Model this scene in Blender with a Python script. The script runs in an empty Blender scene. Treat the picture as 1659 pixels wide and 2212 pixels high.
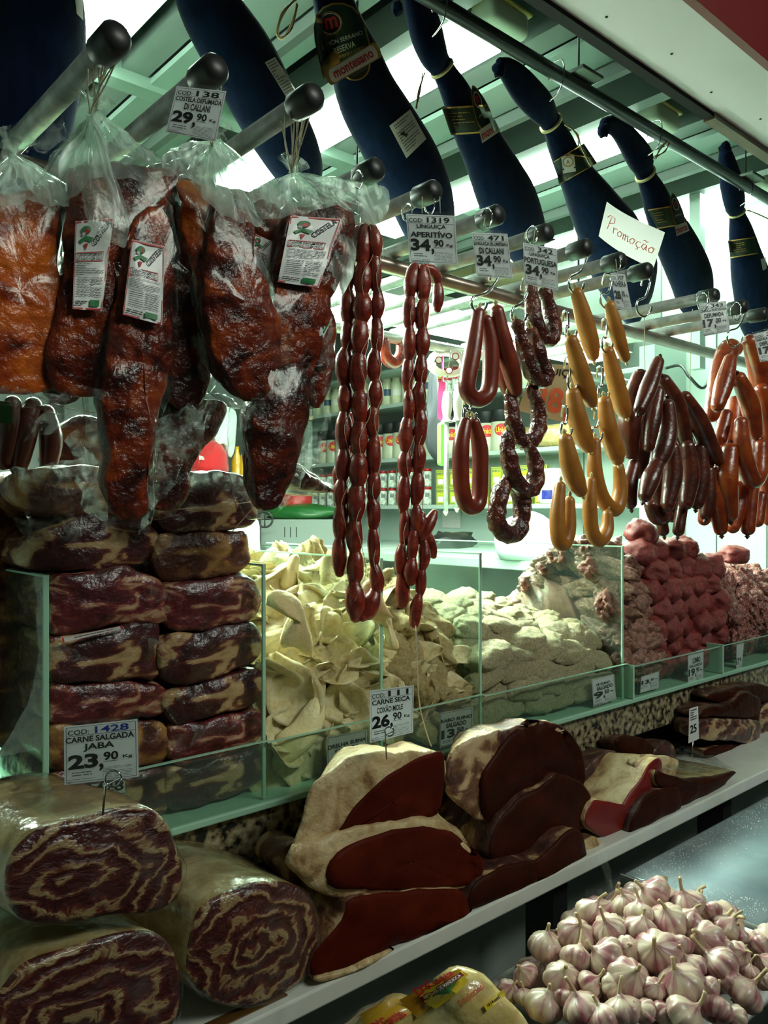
import bpy, bmesh, math, random
from mathutils import Vector, Matrix, noise, Quaternion
from mathutils.bvhtree import BVHTree

# ---------------------------------------------------------------- camera, world, exposure
SC = bpy.context.scene
COL = SC.collection
FP = 1736.0; CX = 829.5; HY = 1106.0
CAM = Vector((0, 0, 1.6))
FWD = Vector((0.6613, 0.7501, 0)); RGT = Vector((0.7501, -0.6613, 0)); UP = Vector((0, 0, 1))
cd = bpy.data.cameras.new('camera'); cam = bpy.data.objects.new('camera', cd); COL.objects.link(cam)
cam.location = CAM
cam.rotation_euler = (math.pi / 2, 0, math.atan2(FWD.y, FWD.x) - math.pi / 2)
cd.sensor_fit = 'HORIZONTAL'; cd.sensor_width = 36; cd.lens = FP / 1659 * 36; cd.clip_start = 0.02
SC.camera = cam
SC.view_settings.view_transform = 'Standard'; SC.view_settings.look = 'None'
SC.view_settings.gamma = 1; SC.view_settings.use_curve_mapping = False
SC.view_settings.exposure = 0.0
SC.cycles.transparent_max_bounces = 24
SC.cycles.max_bounces = 8
w = bpy.data.worlds.new('World'); SC.world = w; w.use_nodes = True
w.node_tree.nodes['Background'].inputs[0].default_value = (0.55, 0.8, 0.62, 1)
w.node_tree.nodes['Background'].inputs[1].default_value = 0.022
LAMP = 40.0          # strength of the fluorescent strips
def area(name, loc, target, size, energy, col):
    l = bpy.data.lights.new(name, 'AREA'); l.shape = 'RECTANGLE'; l.size, l.size_y = size
    l.energy = energy; l.color = col
    o = bpy.data.objects.new(name, l); COL.objects.link(o); o.location = loc
    o.rotation_euler = (Vector(target) - Vector(loc)).to_track_quat('-Z', 'Y').to_euler()
    return o
# unseen fill light added behind and above the visitor, standing for aisle lamps
area('aisle_fill', (1.6, -1.3, 3.3), (1.2, 0.8, 1.0), (1.6, 0.5), 40, (0.93, 1.0, 0.88))

def ray(px, py): return FWD + RGT * ((px - CX) / FP) + UP * ((HY - py) / FP)
def PT(px, py, t): return CAM + ray(px, py) * t
def PY(px, py, Y): d = ray(px, py); return CAM + d * (Y / d.y)
def PX(px, py, X): d = ray(px, py); return CAM + d * (X / d.x)
def PZ(px, py, z): d = ray(px, py); return CAM + d * ((z - 1.6) / d.z)
def sy(px, Y): return (Y / ray(px, 1106).y) / FP      # metres per pixel on the plane Y

# ---------------------------------------------------------------- materials
def nt(name):
    m = bpy.data.materials.new(name); m.use_nodes = True; t = m.node_tree; t.nodes.clear()
    return m, t
def N(t, ty, **k):
    n = t.nodes.new(ty)
    for a, b in k.items():
        if a.startswith('i_'):
            key = a[2:]
            n.inputs[int(key) if key.isdigit() else key.replace('_', ' ')].default_value = b
        else: setattr(n, a, b)
    return n
def c4(c): return (c[0], c[1], c[2], 1)
def ramp(t, stops):
    r = N(t, 'ShaderNodeValToRGB'); e = r.color_ramp.elements
    e[0].position, e[0].color = stops[0][0], c4(stops[0][1])
    e[1].position, e[1].color = stops[-1][0], c4(stops[-1][1])
    for p, c in stops[1:-1]:
        x = e.new(p); x.color = c4(c)
    return r
def M(name, stops, scale=20, stretch=(1, 1, 1), detail=5, dist=0.0, rough=0.5, bump=0.0, bscale=60, bstretch=(1, 1, 1),
      coat=0.0, metal=0.0, spec=0.5, sheen=0.0, subs=0.0, coord='Object', bdist=0.004, kind='noise', coatr=0.12):
    m, t = nt(name); L = t.links
    out = N(t, 'ShaderNodeOutputMaterial'); p = N(t, 'ShaderNodeBsdfPrincipled')
    L.new(p.outputs[0], out.inputs[0])
    tc = N(t, 'ShaderNodeTexCoord'); mp = N(t, 'ShaderNodeMapping'); mp.inputs['Scale'].default_value = stretch
    L.new(tc.outputs[coord], mp.inputs[0])
    if isinstance(stops[0], (int, float)):
        p.inputs['Base Color'].default_value = c4(stops)
    else:
        if kind == 'voronoi':
            n = N(t, 'ShaderNodeTexVoronoi'); n.inputs['Scale'].default_value = scale
        else:
            n = N(t, 'ShaderNodeTexNoise'); n.inputs['Scale'].default_value = scale; n.inputs['Detail'].default_value = detail
            n.inputs['Distortion'].default_value = dist
        L.new(mp.outputs[0], n.inputs['Vector'])
        r = ramp(t, stops); L.new(n.outputs[0], r.inputs[0]); L.new(r.outputs[0], p.inputs['Base Color'])
    if bump:
        mb = N(t, 'ShaderNodeMapping'); mb.inputs['Scale'].default_value = bstretch; L.new(tc.outputs[coord], mb.inputs[0])
        n2 = N(t, 'ShaderNodeTexNoise'); n2.inputs['Scale'].default_value = bscale; n2.inputs['Detail'].default_value = 4
        L.new(mb.outputs[0], n2.inputs['Vector'])
        b = N(t, 'ShaderNodeBump'); b.inputs['Strength'].default_value = bump; b.inputs['Distance'].default_value = bdist
        L.new(n2.outputs[0], b.inputs['Height']); L.new(b.outputs[0], p.inputs['Normal'])
        if coat: L.new(b.outputs[0], p.inputs['Coat Normal'])
    p.inputs['Roughness'].default_value = rough; p.inputs['Metallic'].default_value = metal
    p.inputs['Specular IOR Level'].default_value = spec
    p.inputs['Coat Weight'].default_value = coat; p.inputs['Coat Roughness'].default_value = coatr
    p.inputs['Sheen Weight'].default_value = sheen
    if subs:
        p.inputs['Subsurface Weight'].default_value = subs; p.inputs['Subsurface Radius'].default_value = (.02, .008, .004)
        p.inputs['Subsurface Scale'].default_value = 0.3
    return m
def FR(t, fr):
    g = N(t, 'ShaderNodeNewGeometry'); q = N(t, 'ShaderNodeMath', operation='SUBTRACT'); q.inputs[0].default_value = 1; t.links.new(g.outputs['Backfacing'], q.inputs[1])
    x = N(t, 'ShaderNodeMath', operation='MULTIPLY'); t.links.new(fr.outputs[0], x.inputs[0]); t.links.new(q.outputs[0], x.inputs[1]); return x
def EM(name, col, s):
    m, t = nt(name); o = N(t, 'ShaderNodeOutputMaterial'); e = N(t, 'ShaderNodeEmission')
    e.inputs[0].default_value = c4(col); e.inputs[1].default_value = s; t.links.new(e.outputs[0], o.inputs[0]); return m
def FILM(name, tint, lo, hi, scale, stretch=(1, 1, 1), bump=0.6, white=(.75, .85, .78), p0=.45, p1=.7):
    """clear plastic: mostly see-through, wrinkles catch the light"""
    m, t = nt(name); L = t.links
    o = N(t, 'ShaderNodeOutputMaterial'); tr = N(t, 'ShaderNodeBsdfTransparent'); tr.inputs[0].default_value = c4(tint)
    gl = N(t, 'ShaderNodeBsdfGlossy'); gl.inputs['Roughness'].default_value = 0.12; gl.inputs[0].default_value = (.9, .95, .92, 1)
    df = N(t, 'ShaderNodeBsdfTranslucent'); df.inputs[0].default_value = c4(white)
    d2 = N(t, 'ShaderNodeBsdfDiffuse'); d2.inputs[0].default_value = c4(white)
    tc = N(t, 'ShaderNodeTexCoord'); mp = N(t, 'ShaderNodeMapping'); mp.inputs['Scale'].default_value = stretch
    n = N(t, 'ShaderNodeTexNoise'); n.inputs['Scale'].default_value = scale; n.inputs['Detail'].default_value = 6; n.inputs['Distortion'].default_value = 1.2
    L.new(tc.outputs['Object'], mp.inputs[0]); L.new(mp.outputs[0], n.inputs['Vector'])
    b = N(t, 'ShaderNodeBump'); b.inputs['Strength'].default_value = bump; b.inputs['Distance'].default_value = 0.006
    L.new(n.outputs[0], b.inputs['Height']); L.new(b.outputs[0], gl.inputs['Normal'])
    mr = N(t, 'ShaderNodeMapRange'); mr.inputs[1].default_value = p0; mr.inputs[2].default_value = p1
    mr.inputs[3].default_value = lo; mr.inputs[4].default_value = hi; L.new(n.outputs[0], mr.inputs[0])
    m0 = N(t, 'ShaderNodeMixShader'); m0.inputs[0].default_value = .5; L.new(df.outputs[0], m0.inputs[1]); L.new(d2.outputs[0], m0.inputs[2])
    m1 = N(t, 'ShaderNodeMixShader'); L.new(mr.outputs[0], m1.inputs[0]); L.new(tr.outputs[0], m1.inputs[1]); L.new(m0.outputs[0], m1.inputs[2])
    fr = N(t, 'ShaderNodeFresnel'); fr.inputs[0].default_value = 1.33; L.new(b.outputs[0], fr.inputs['Normal'])
    m2 = N(t, 'ShaderNodeMixShader'); L.new(FR(t, fr).outputs[0], m2.inputs[0]); L.new(m1.outputs[0], m2.inputs[1]); L.new(gl.outputs[0], m2.inputs[2])
    L.new(m2.outputs[0], o.inputs[0]); return m
def ROLL(name, freq, seed, off):
    """rolled jerked beef seen on its cut end: layers of dark meat and pale fat"""
    m, t = nt(name); L = t.links
    o = N(t, 'ShaderNodeOutputMaterial'); p = N(t, 'ShaderNodeBsdfPrincipled'); L.new(p.outputs[0], o.inputs[0])
    tc = N(t, 'ShaderNodeTexCoord'); mp = N(t, 'ShaderNodeMapping')
    mp.inputs['Location'].default_value = (-.5, 0, -.5); mp.inputs['Scale'].default_value = (1, 0, 1)
    L.new(tc.outputs['Generated'], mp.inputs[0])
    n = N(t, 'ShaderNodeTexNoise', noise_dimensions='4D'); n.inputs['W'].default_value = seed; n.inputs['Scale'].default_value = 3.2; n.inputs['Detail'].default_value = 4
    L.new(mp.outputs[0], n.inputs['Vector'])
    sx = N(t, 'ShaderNodeVectorMath', operation='SUBTRACT'); L.new(n.outputs['Color'], sx.inputs[0]); sx.inputs[1].default_value = (.5, .5, .5)
    sc = N(t, 'ShaderNodeVectorMath', operation='MULTIPLY'); L.new(sx.outputs[0], sc.inputs[0]); sc.inputs[1].default_value = (.62, .0, .62)
    ad = N(t, 'ShaderNodeVectorMath', operation='ADD'); L.new(mp.outputs[0], ad.inputs[0]); L.new(sc.outputs[0], ad.inputs[1])
    ad2 = N(t, 'ShaderNodeVectorMath', operation='ADD'); L.new(ad.outputs[0], ad2.inputs[0]); ad2.inputs[1].default_value = off
    ln = N(t, 'ShaderNodeVectorMath', operation='LENGTH'); L.new(ad2.outputs[0], ln.inputs[0])
    mu = N(t, 'ShaderNodeMath', operation='MULTIPLY'); mu.inputs[1].default_value = freq; L.new(ln.outputs['Value'], mu.inputs[0])
    si = N(t, 'ShaderNodeMath', operation='SINE'); L.new(mu.outputs[0], si.inputs[0])
    n2 = N(t, 'ShaderNodeTexNoise'); n2.inputs['Scale'].default_value = 9; n2.inputs['Detail'].default_value = 6; n2.inputs['Distortion'].default_value = 2
    L.new(ad.outputs[0], n2.inputs['Vector'])
    m3 = N(t, 'ShaderNodeMath', operation='MULTIPLY_ADD'); L.new(n2.outputs[0], m3.inputs[0]); m3.inputs[1].default_value = 3.9; L.new(si.outputs[0], m3.inputs[2])
    r = ramp(t, [(.0, (.035, .006, .006)), (.56, (.085, .012, .011)), (.66, (.15, .035, .02)), (.76, (.32, .20, .09)), (1, (.42, .31, .16))])
    m4 = N(t, 'ShaderNodeMath', operation='MULTIPLY'); m4.inputs[1].default_value = .27; L.new(m3.outputs[0], m4.inputs[0])
    L.new(m4.outputs[0], r.inputs[0]); L.new(r.outputs[0], p.inputs['Base Color'])
    b = N(t, 'ShaderNodeBump'); b.inputs['Strength'].default_value = .35; b.inputs['Distance'].default_value = .004; L.new(m3.outputs[0], b.inputs['Height'])
    L.new(b.outputs[0], p.inputs['Normal']); L.new(b.outputs[0], p.inputs['Coat Normal'])
    p.inputs['Roughness'].default_value = .4; p.inputs['Coat Weight'].default_value = .5; p.inputs['Coat Roughness'].default_value = .1
    return m
black = (.004, .005, .005)
MT = {}
MT['jerky'] = M('marbled_jerky', [(.30, (.018, .003, .004)), (.47, (.055, .008, .008)), (.53, (.13, .03, .016)), (.58, (.36, .22, .10)), (.72, (.46, .33, .17))], 17, (1, 1, 2.2), 8, 1.0, .42, .8, 60, coat=0.3, bdist=.006)
MT['jerky_b'] = M('marbled_jerky_red', [(.30, (.03, .003, .005)), (.50, (.10, .010, .012)), (.55, (.20, .04, .03)), (.61, (.38, .22, .13)), (.74, (.45, .32, .2))], 20, (1, 1, 1.8), 8, 1.2, .4, .8, 60, coat=0.3, bdist=.006)
MT['jerky_c'] = M('marbled_jerky_golden', [(.30, (.035, .007, .004)), (.45, (.08, .018, .008)), (.55, (.24, .10, .03)), (.68, (.38, .21, .06))], 18, (1, 1, 1.7), 8, 1.1, .42, .8, 60, coat=0.3, bdist=.006)
MT['fat'] = M('pale_fat', [(.3, (.20, .09, .035)), (.40, (.42, .28, .13)), (.55, (.58, .44, .24)), (.8, (.52, .42, .26))], 16, (1, 1, 1), 6, 1.5, .5, .8, 70, coat=.2, bdist=.006, spec=0.3)
MT['carton'] = M('dimmed_carton', (.20, .23, .21), rough=.7)  # white carton; the grey is shade put into its colour against the bin lamp
MT['fat_film'] = M('fat_under_film', [(.3, (.12, .07, .02)), (.5, (.34, .25, .11)), (.6, (.44, .36, .18)), (.75, (.30, .24, .13))], 14, (1, 1, 1), 8, 1.4, .35, .9, 34, coat=.7, bdist=.006)
MT['cut'] = M('dark_cut_meat', [(.3, (.045, .004, .0015)), (.6, (.075, .008, .003)), (.8, (.10, .014, .004))], 14, (1, 1, 1.6), 6, .6, .5, .35, 60, coat=0.0, bdist=.003, spec=.05)
MT['cut_d'] = M('darker_cut_meat', [(.3, (.020, .004, .0015)), (.6, (.036, .006, .002)), (.8, (.06, .010, .003))], 14, (1, 1, 1.6), 6, .6, .5, .5, 50, coat=0.0, bdist=.004, spec=.08)
MT['cut_r'] = M('bright_cut_meat', [(.3, (.13, .006, .005)), (.7, (.20, .012, .009))], 14, (1, 1, 1.6), 6, .6, .42, .4, 60, coat=0.1, bdist=.003, spec=0.3)
MT['rind'] = M('fat_rind', [(.35, (.05, .012, .008)), (.48, (.16, .07, .03)), (.56, (.44, .30, .15)), (.75, (.55, .44, .28))], 16, (1, 1, 1), 6, 1.5, .5, .9, 50, coat=.2, bdist=.006)
MT['rind_d'] = M('dark_rind', [(.38, (.035, .010, .008)), (.55, (.10, .035, .02)), (.66, (.38, .25, .12)), (.8, (.45, .34, .2))], 16, (1, 1, 1), 6, 1.5, .5, .9, 50, coat=.2, bdist=.006)
MT['rib'] = M('smoked_rib', [(.28, (.010, .002, .002)), (.42, (.06, .005, .002)), (.54, (.19, .020, .004)), (.68, (.40, .07, .008)), (.85, (.50, .11, .015))], 20, (1, 1, 1.2), 10, .8, .38, .9, 60, coat=0.25, bdist=.008, spec=0.3)
MT['rib_o'] = M('smoked_rib_orange', [(.28, (.06, .005, .002)), (.42, (.34, .040, .004)), (.58, (.72, .14, .010)), (.8, (.80, .22, .02))], 12, (1, 1, 1.9), 10, .8, .38, .9, 50, coat=0.25, bdist=.008, spec=0.3)
MT['rib_d'] = M('smoked_rib_dark', [(.3, (.008, .002, .002)), (.48, (.05, .005, .003)), (.62, (.14, .016, .004)), (.8, (.26, .045, .008))], 22, (1, 1, 1.3), 10, .8, .38, .9, 60, coat=0.25, bdist=.008, spec=0.3)
MT['link'] = M('paprika_sausage', [(.3, (.11, .009, .005)), (.5, (.22, .020, .009)), (.66, (.32, .045, .015)), (.8, (.46, .12, .05))], 60, (1, 1, 1), 6, .6, .36, .4, 90, coat=.45, bdist=.003, coatr=.2)
MT['ring'] = M('smooth_sausage', [(.3, (.13, .014, .007)), (.6, (.22, .030, .012)), (.8, (.28, .048, .018))], 26, (1, 1, 1), 5, .3, .34, .15, 120, coat=.4, bdist=.002, coatr=.2)
MT['wrink'] = M('wrinkled_sausage', [(.3, (.025, .006, .006)), (.47, (.075, .012, .008)), (.6, (.15, .028, .010)), (.72, (.32, .10, .025))], 26, (1, 1, .8), 6, .7, .34, 1.0, 60, coat=.5, bdist=.009)
MT['ochre'] = M('ochre_sausage', [(.3, (.34, .115, .012)), (.7, (.44, .175, .025))], 30, (1, 1, 1), 4, .2, .42, .15, 80, coat=.2, bdist=.002, coatr=.25)
MT['smoke'] = M('smoked_sausage', [(.3, (.04, .006, .003)), (.55, (.09, .013, .005)), (.75, (.17, .035, .009))], 20, (1, 1, 1), 5, .6, .34, .4, 60, coat=.4, bdist=.004, coatr=.2)
MT['smoke_o'] = M('orange_sausage', [(.3, (.15, .015, .004)), (.55, (.30, .045, .006)), (.75, (.44, .11, .014))], 16, (1, 1, 1), 5, .6, .32, .4, 60, coat=.45, bdist=.004, coatr=.2)
MT['pork'] = M('salted_pork', [(.3, (.70, .54, .24)), (.5, (.84, .74, .42)), (.7, (.90, .84, .60))], 10, (1, 1, 1), 6, .6, .75, .7, 150, spec=.25, bdist=.003)
MT['pork_y'] = M('salted_pork_yellow', [(.3, (.60, .40, .12)), (.5, (.78, .62, .28)), (.7, (.86, .78, .52))], 16, (1, 1, 1), 6, 1, .75, 1, 120, spec=.25, bdist=.005)
MT['foot'] = M('salted_foot', [(.30, (.46, .33, .12)), (.46, (.76, .66, .36)), (.62, (.86, .82, .60))], 20, (1, 1, 1), 6, 1.0, .75, 1, 110, spec=.25, bdist=.007)
MT['tongue'] = M('grey_pink_offal', [(.3, (.10, .035, .02)), (.45, (.22, .09, .055)), (.55, (.34, .15, .12)), (.68, (.36, .25, .17)), (.8, (.48, .38, .28))], 8, (1, 1, 1), 5, 1.0, .45, .5, 50, coat=.25, bdist=.006)
MT['slice'] = M('pink_salted_slice', [(.3, (.15, .014, .014)), (.6, (.25, .032, .028)), (.8, (.40, .12, .09))], 18, (1, 1, 1), 5, .4, .5, .5, 80, coat=.25, bdist=.003)
MT['offcut'] = M('red_white_offcut', [(.36, (.20, .02, .02)), (.5, (.35, .07, .06)), (.58, (.55, .38, .3)), (.7, (.68, .6, .5))], 12, (1, 1, 1), 6, 1.6, .45, .8, 60, coat=.25, bdist=.006)
MT['sock'] = M('navy_netting', [(.3, (.0015, .0045, .016)), (.7, (.003, .009, .030))], 60, (1, 1, .3), 3, 0, 1.0, .5, 260, sheen=.06, spec=.05, bdist=.002)
MT['tie'] = M('cream_tie', (.55, .46, .22), rough=.7)
MT['gold'] = M('gold_print', (.42, .25, .06), rough=.5)
MT['lab_g'] = M('dark_green_label', (.008, .022, .012), rough=.45)
MT['lab_k'] = M('black_print', (.006, .006, .007), rough=.55)
MT['lab_w'] = M('white_print', (.80, .78, .72), rough=.6)
MT['lab_gr'] = M('grey_print', (.16, .17, .17), rough=.6)
MT['red'] = M('red_print', (.55, .02, .025), rough=.5)
MT['green'] = M('green_print', (.02, .22, .06), rough=.5)
MT['blue'] = M('blue_ink', (.02, .025, .35), rough=.5)
MT['orange'] = M('orange_marker', (.65, .12, .04), rough=.6)
MT['card'] = M('white_card', [(.3, (.66, .67, .68)), (.7, (.74, .75, .76))], 30, rough=.45, coat=.2)
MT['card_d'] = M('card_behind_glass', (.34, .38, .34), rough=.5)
MT['paper'] = M('white_paper', (.72, .70, .68), rough=.8)
MT['twine'] = M('white_twine', (.66, .60, .44), rough=.9, bump=.6, bscale=600)
MT['steel'] = M('worn_steel_tube', [(.3, (.30, .33, .31)), (.6, (.50, .54, .51)), (.75, (.6, .64, .6))], 40, rough=.38, metal=.45, bump=.2, bscale=120, bdist=.002)
MT['chrome'] = M('bright_hook_steel', (.70, .72, .70), rough=.16, metal=1)
MT['pipe'] = M('brownish_pipe', [(.3, (.20, .16, .13)), (.7, (.36, .30, .26))], 18, rough=.3, metal=.8)
MT['cap'] = M('black_rubber', (.012, .014, .013), rough=.42)
MT['black'] = M('black_plastic', (.012, .013, .013), rough=.4)
MT['rail'] = M('dark_rail', (.018, .020, .019), rough=.38, metal=.4)
MT['ceil'] = M('dark_ceiling', [(.3, (.015, .022, .018)), (.7, (.03, .042, .034))], 3, rough=.35, spec=.6)
MT['slat'] = M('green_grey_panel', [(.3, (.20, .28, .235)), (.7, (.25, .34, .29))], 4, rough=.35, spec=.6)
MT['slat_d'] = M('grey_channel', [(.3, (.10, .13, .11)), (.7, (.14, .17, .15))], 4, rough=.4)
MT['soffit'] = M('white_soffit', [(.3, (.62, .53, .58)), (.7, (.67, .58, .63))], 2, rough=.6)
MT['fred'] = M('red_fascia', (.13, .002, .004), rough=.45)
MT['wood'] = M('brown_wood', [(.3, (.05, .025, .012)), (.7, (.10, .05, .02))], 8, (1, 6, 6), rough=.5)
MT['wood_k'] = M('dark_stained_board', (.010, .008, .007), rough=.8, spec=.15)
MT['wallw'] = M('white_wall_panel', [(.3, (.40, .50, .45)), (.7, (.44, .54, .49))], 1.5, rough=.5)
MT['wallg'] = M('grey_wall', [(.3, (.34, .38, .36)), (.7, (.40, .44, .42))], 2, rough=.7)
MT['floor'] = M('floor_tile', (.05, .055, .05), rough=.5)
MT['granite'] = M('speckled_granite', [(.40, (.015, .016, .013)), (.47, (.16, .13, .07)), (.60, (.34, .29, .17)), (.72, (.46, .40, .27))], 75, detail=3, rough=.28, spec=.6)
MT['marble'] = M('white_marble', [(.3, (.60, .62, .56)), (.7, (.72, .74, .68))], 8, dist=1.5, rough=.3)
MT['tile'] = M('tile_wall', [(.3, (.26, .30, .27)), (.7, (.34, .38, .35))], 4, rough=.35)
MT['white_pl'] = M('white_plastic', (.68, .70, .70), rough=.4)
MT['shelfw'] = M('white_shelf', (.42, .50, .45), rough=.45)
MT['bluesteel'] = M('brushed_tray_steel', [(.3, (.20, .25, .30)), (.6, (.34, .40, .45)), (.8, (.45, .5, .53))], 6, rough=.34, metal=.75, bump=.15, bscale=200, bdist=.001)
MT['salt'] = M('salt_grains', (.85, .87, .86), rough=.8)
MT['cardboard'] = M('beige_cardboard', [(.3, (.38, .30, .16)), (.7, (.45, .36, .2))], 5, rough=.8)
MT['redcap'] = M('red_cotton', (.50, .008, .012), rough=.85, sheen=.3)
MT['redpl'] = M('red_plastic', (.35, .008, .008), rough=.4)
MT['skin'] = M('skin', (.32, .14, .08), rough=.55)
MT['hair'] = M('dark_hair', (.015, .01, .008), rough=.7)
MT['cloth'] = M('white_cloth', (.66, .76, .72), rough=.85)
MT['kcloth'] = M('black_cloth', (.006, .008, .012), rough=.95)
MT['gbag'] = M('green_bag', (.012, .09, .018), rough=.35)  # green darkened in the colour, as the bin lamp overlights the bag
MT['gneon'] = M('neon_green_plastic', (.12, .75, .05), rough=.4)
MT['pink'] = M('pink_plastic', (.65, .03, .22), rough=.4)
MT['cream_j'] = M('cream_preserve', [(.3, (.62, .62, .42)), (.7, (.75, .75, .55))], 20, rough=.3, coat=.7)
MT['jarglass'] = M('cloudy_jar', [(.35, (.20, .24, .20)), (.5, (.62, .66, .58)), (.7, (.75, .78, .7))], 60, rough=.25, coat=.6)
MT['yel'] = M('yellow_print', (.75, .55, .03), rough=.4)
MT['oily'] = M('yellow_green_tin', (.52, .56, .04), rough=.3, metal=.2, coat=.5)
MT['tin'] = M('cream_tin', (.50, .50, .38), rough=.3, coat=.5)
MT['navy'] = M('navy_print', (.03, .07, .14), rough=.4)
MT['flour'] = M('corn_flour', [(.3, (.50, .36, .10)), (.6, (.64, .50, .20)), (.8, (.76, .66, .42))], 30, dist=1, rough=.35, bump=.8, bscale=26, coat=.8, bdist=.008)
MT['flour_y'] = M('yellow_striped_pack', [(.45, (.55, .30, .01)), (.55, (.75, .52, .04))], 1, rough=.3, bump=.5, bscale=26, coat=.8, bdist=.006)
MT['dred'] = M('dark_red_ribbon', (.20, .008, .01), rough=.4)
MT['glass_e'] = M('polished_glass_edge', (.34, .60, .44), rough=.25, spec=.6)
MT['bulbst'] = M('garlic_stem', [(.3, (.42, .28, .13)), (.7, (.60, .48, .30))], 80, (1, 1, .3), rough=.8)
MT['root'] = M('garlic_root', (.22, .13, .05), rough=.9)
MT['lamp'] = EM('fluorescent_strip', (.72, 1.0, .80), LAMP)
MT['lamp2'] = EM('bin_fluorescent_strip', (.78, 1.0, .80), LAMP * 2.9)
MT['lampend'] = M('frosted_lamp_end', (.75, .82, .62), rough=.4)
MT['yedge'] = M('yellowed_edge', (.50, .42, .08), rough=.4)
MT['led'] = EM('red_led', (1, .02, .02), 3)
MT['bag'] = FILM('clear_bag', (.96, .97, .96), .0, .10, 22, (1, 1, .45), .45, p0=.55, p1=.8)
MT['bagm'] = FILM('gathered_bag', (.9, .95, .92), .22, .85, 26, (1.6, 1.6, .35), 1.0)
MT['bagm2'] = FILM('crumpled_flap', (.95, .97, .95), .01, .24, 40, (1, 1, 1), 1.0)
MT['sleeve'] = FILM('card_sleeve', (.97, .98, .97), .01, .06, 60, (1, 1, 1), .4)
def CARD(name, c):
    m, t = nt(name); o = N(t, 'ShaderNodeOutputMaterial'); a = N(t, 'ShaderNodeBsdfDiffuse'); b = N(t, 'ShaderNodeBsdfTranslucent'); x = N(t, 'ShaderNodeMixShader')
    a.inputs[0].default_value = b.inputs[0].default_value = c4(c); x.inputs[0].default_value = .3
    t.links.new(a.outputs[0], x.inputs[1]); t.links.new(b.outputs[0], x.inputs[2]); t.links.new(x.outputs[0], o.inputs[0]); return m
MT['card'] = CARD('translucent_card', (.86, .86, .88)); MT['labp'] = M('label_paper', (.86, .88, .86), rough=.5, coat=.2)
MT['paper'] = CARD('thin_paper', (.84, .82, .80))
def glass():
    m, t = nt('shop_glass'); L = t.links; o = N(t, 'ShaderNodeOutputMaterial')
    tr = N(t, 'ShaderNodeBsdfTransparent'); tr.inputs[0].default_value = (.90, .96, .92, 1)
    gl = N(t, 'ShaderNodeBsdfGlossy'); gl.inputs['Roughness'].default_value = .03
    df = N(t, 'ShaderNodeBsdfDiffuse'); df.inputs[0].default_value = (.45, .62, .53, 1)
    fr = N(t, 'ShaderNodeFresnel'); fr.inputs[0].default_value = 1.45
    n = N(t, 'ShaderNodeTexNoise'); n.inputs['Scale'].default_value = 5; n.inputs['Detail'].default_value = 6
    tc = N(t, 'ShaderNodeTexCoord'); L.new(tc.outputs['Object'], n.inputs['Vector'])
    mr = N(t, 'ShaderNodeMapRange'); mr.inputs[1].default_value = .35; mr.inputs[2].default_value = .75; mr.inputs[3].default_value = .015; mr.inputs[4].default_value = .06
    L.new(n.outputs[0], mr.inputs[0])
    a = N(t, 'ShaderNodeMixShader'); L.new(mr.outputs[0], a.inputs[0]); L.new(tr.outputs[0], a.inputs[1]); L.new(df.outputs[0], a.inputs[2])
    b = N(t, 'ShaderNodeMixShader'); L.new(FR(t, fr).outputs[0], b.inputs[0]); L.new(a.outputs[0], b.inputs[1]); L.new(gl.outputs[0], b.inputs[2])
    L.new(b.outputs[0], o.inputs[0]); return m
MT['glass'] = glass()
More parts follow.
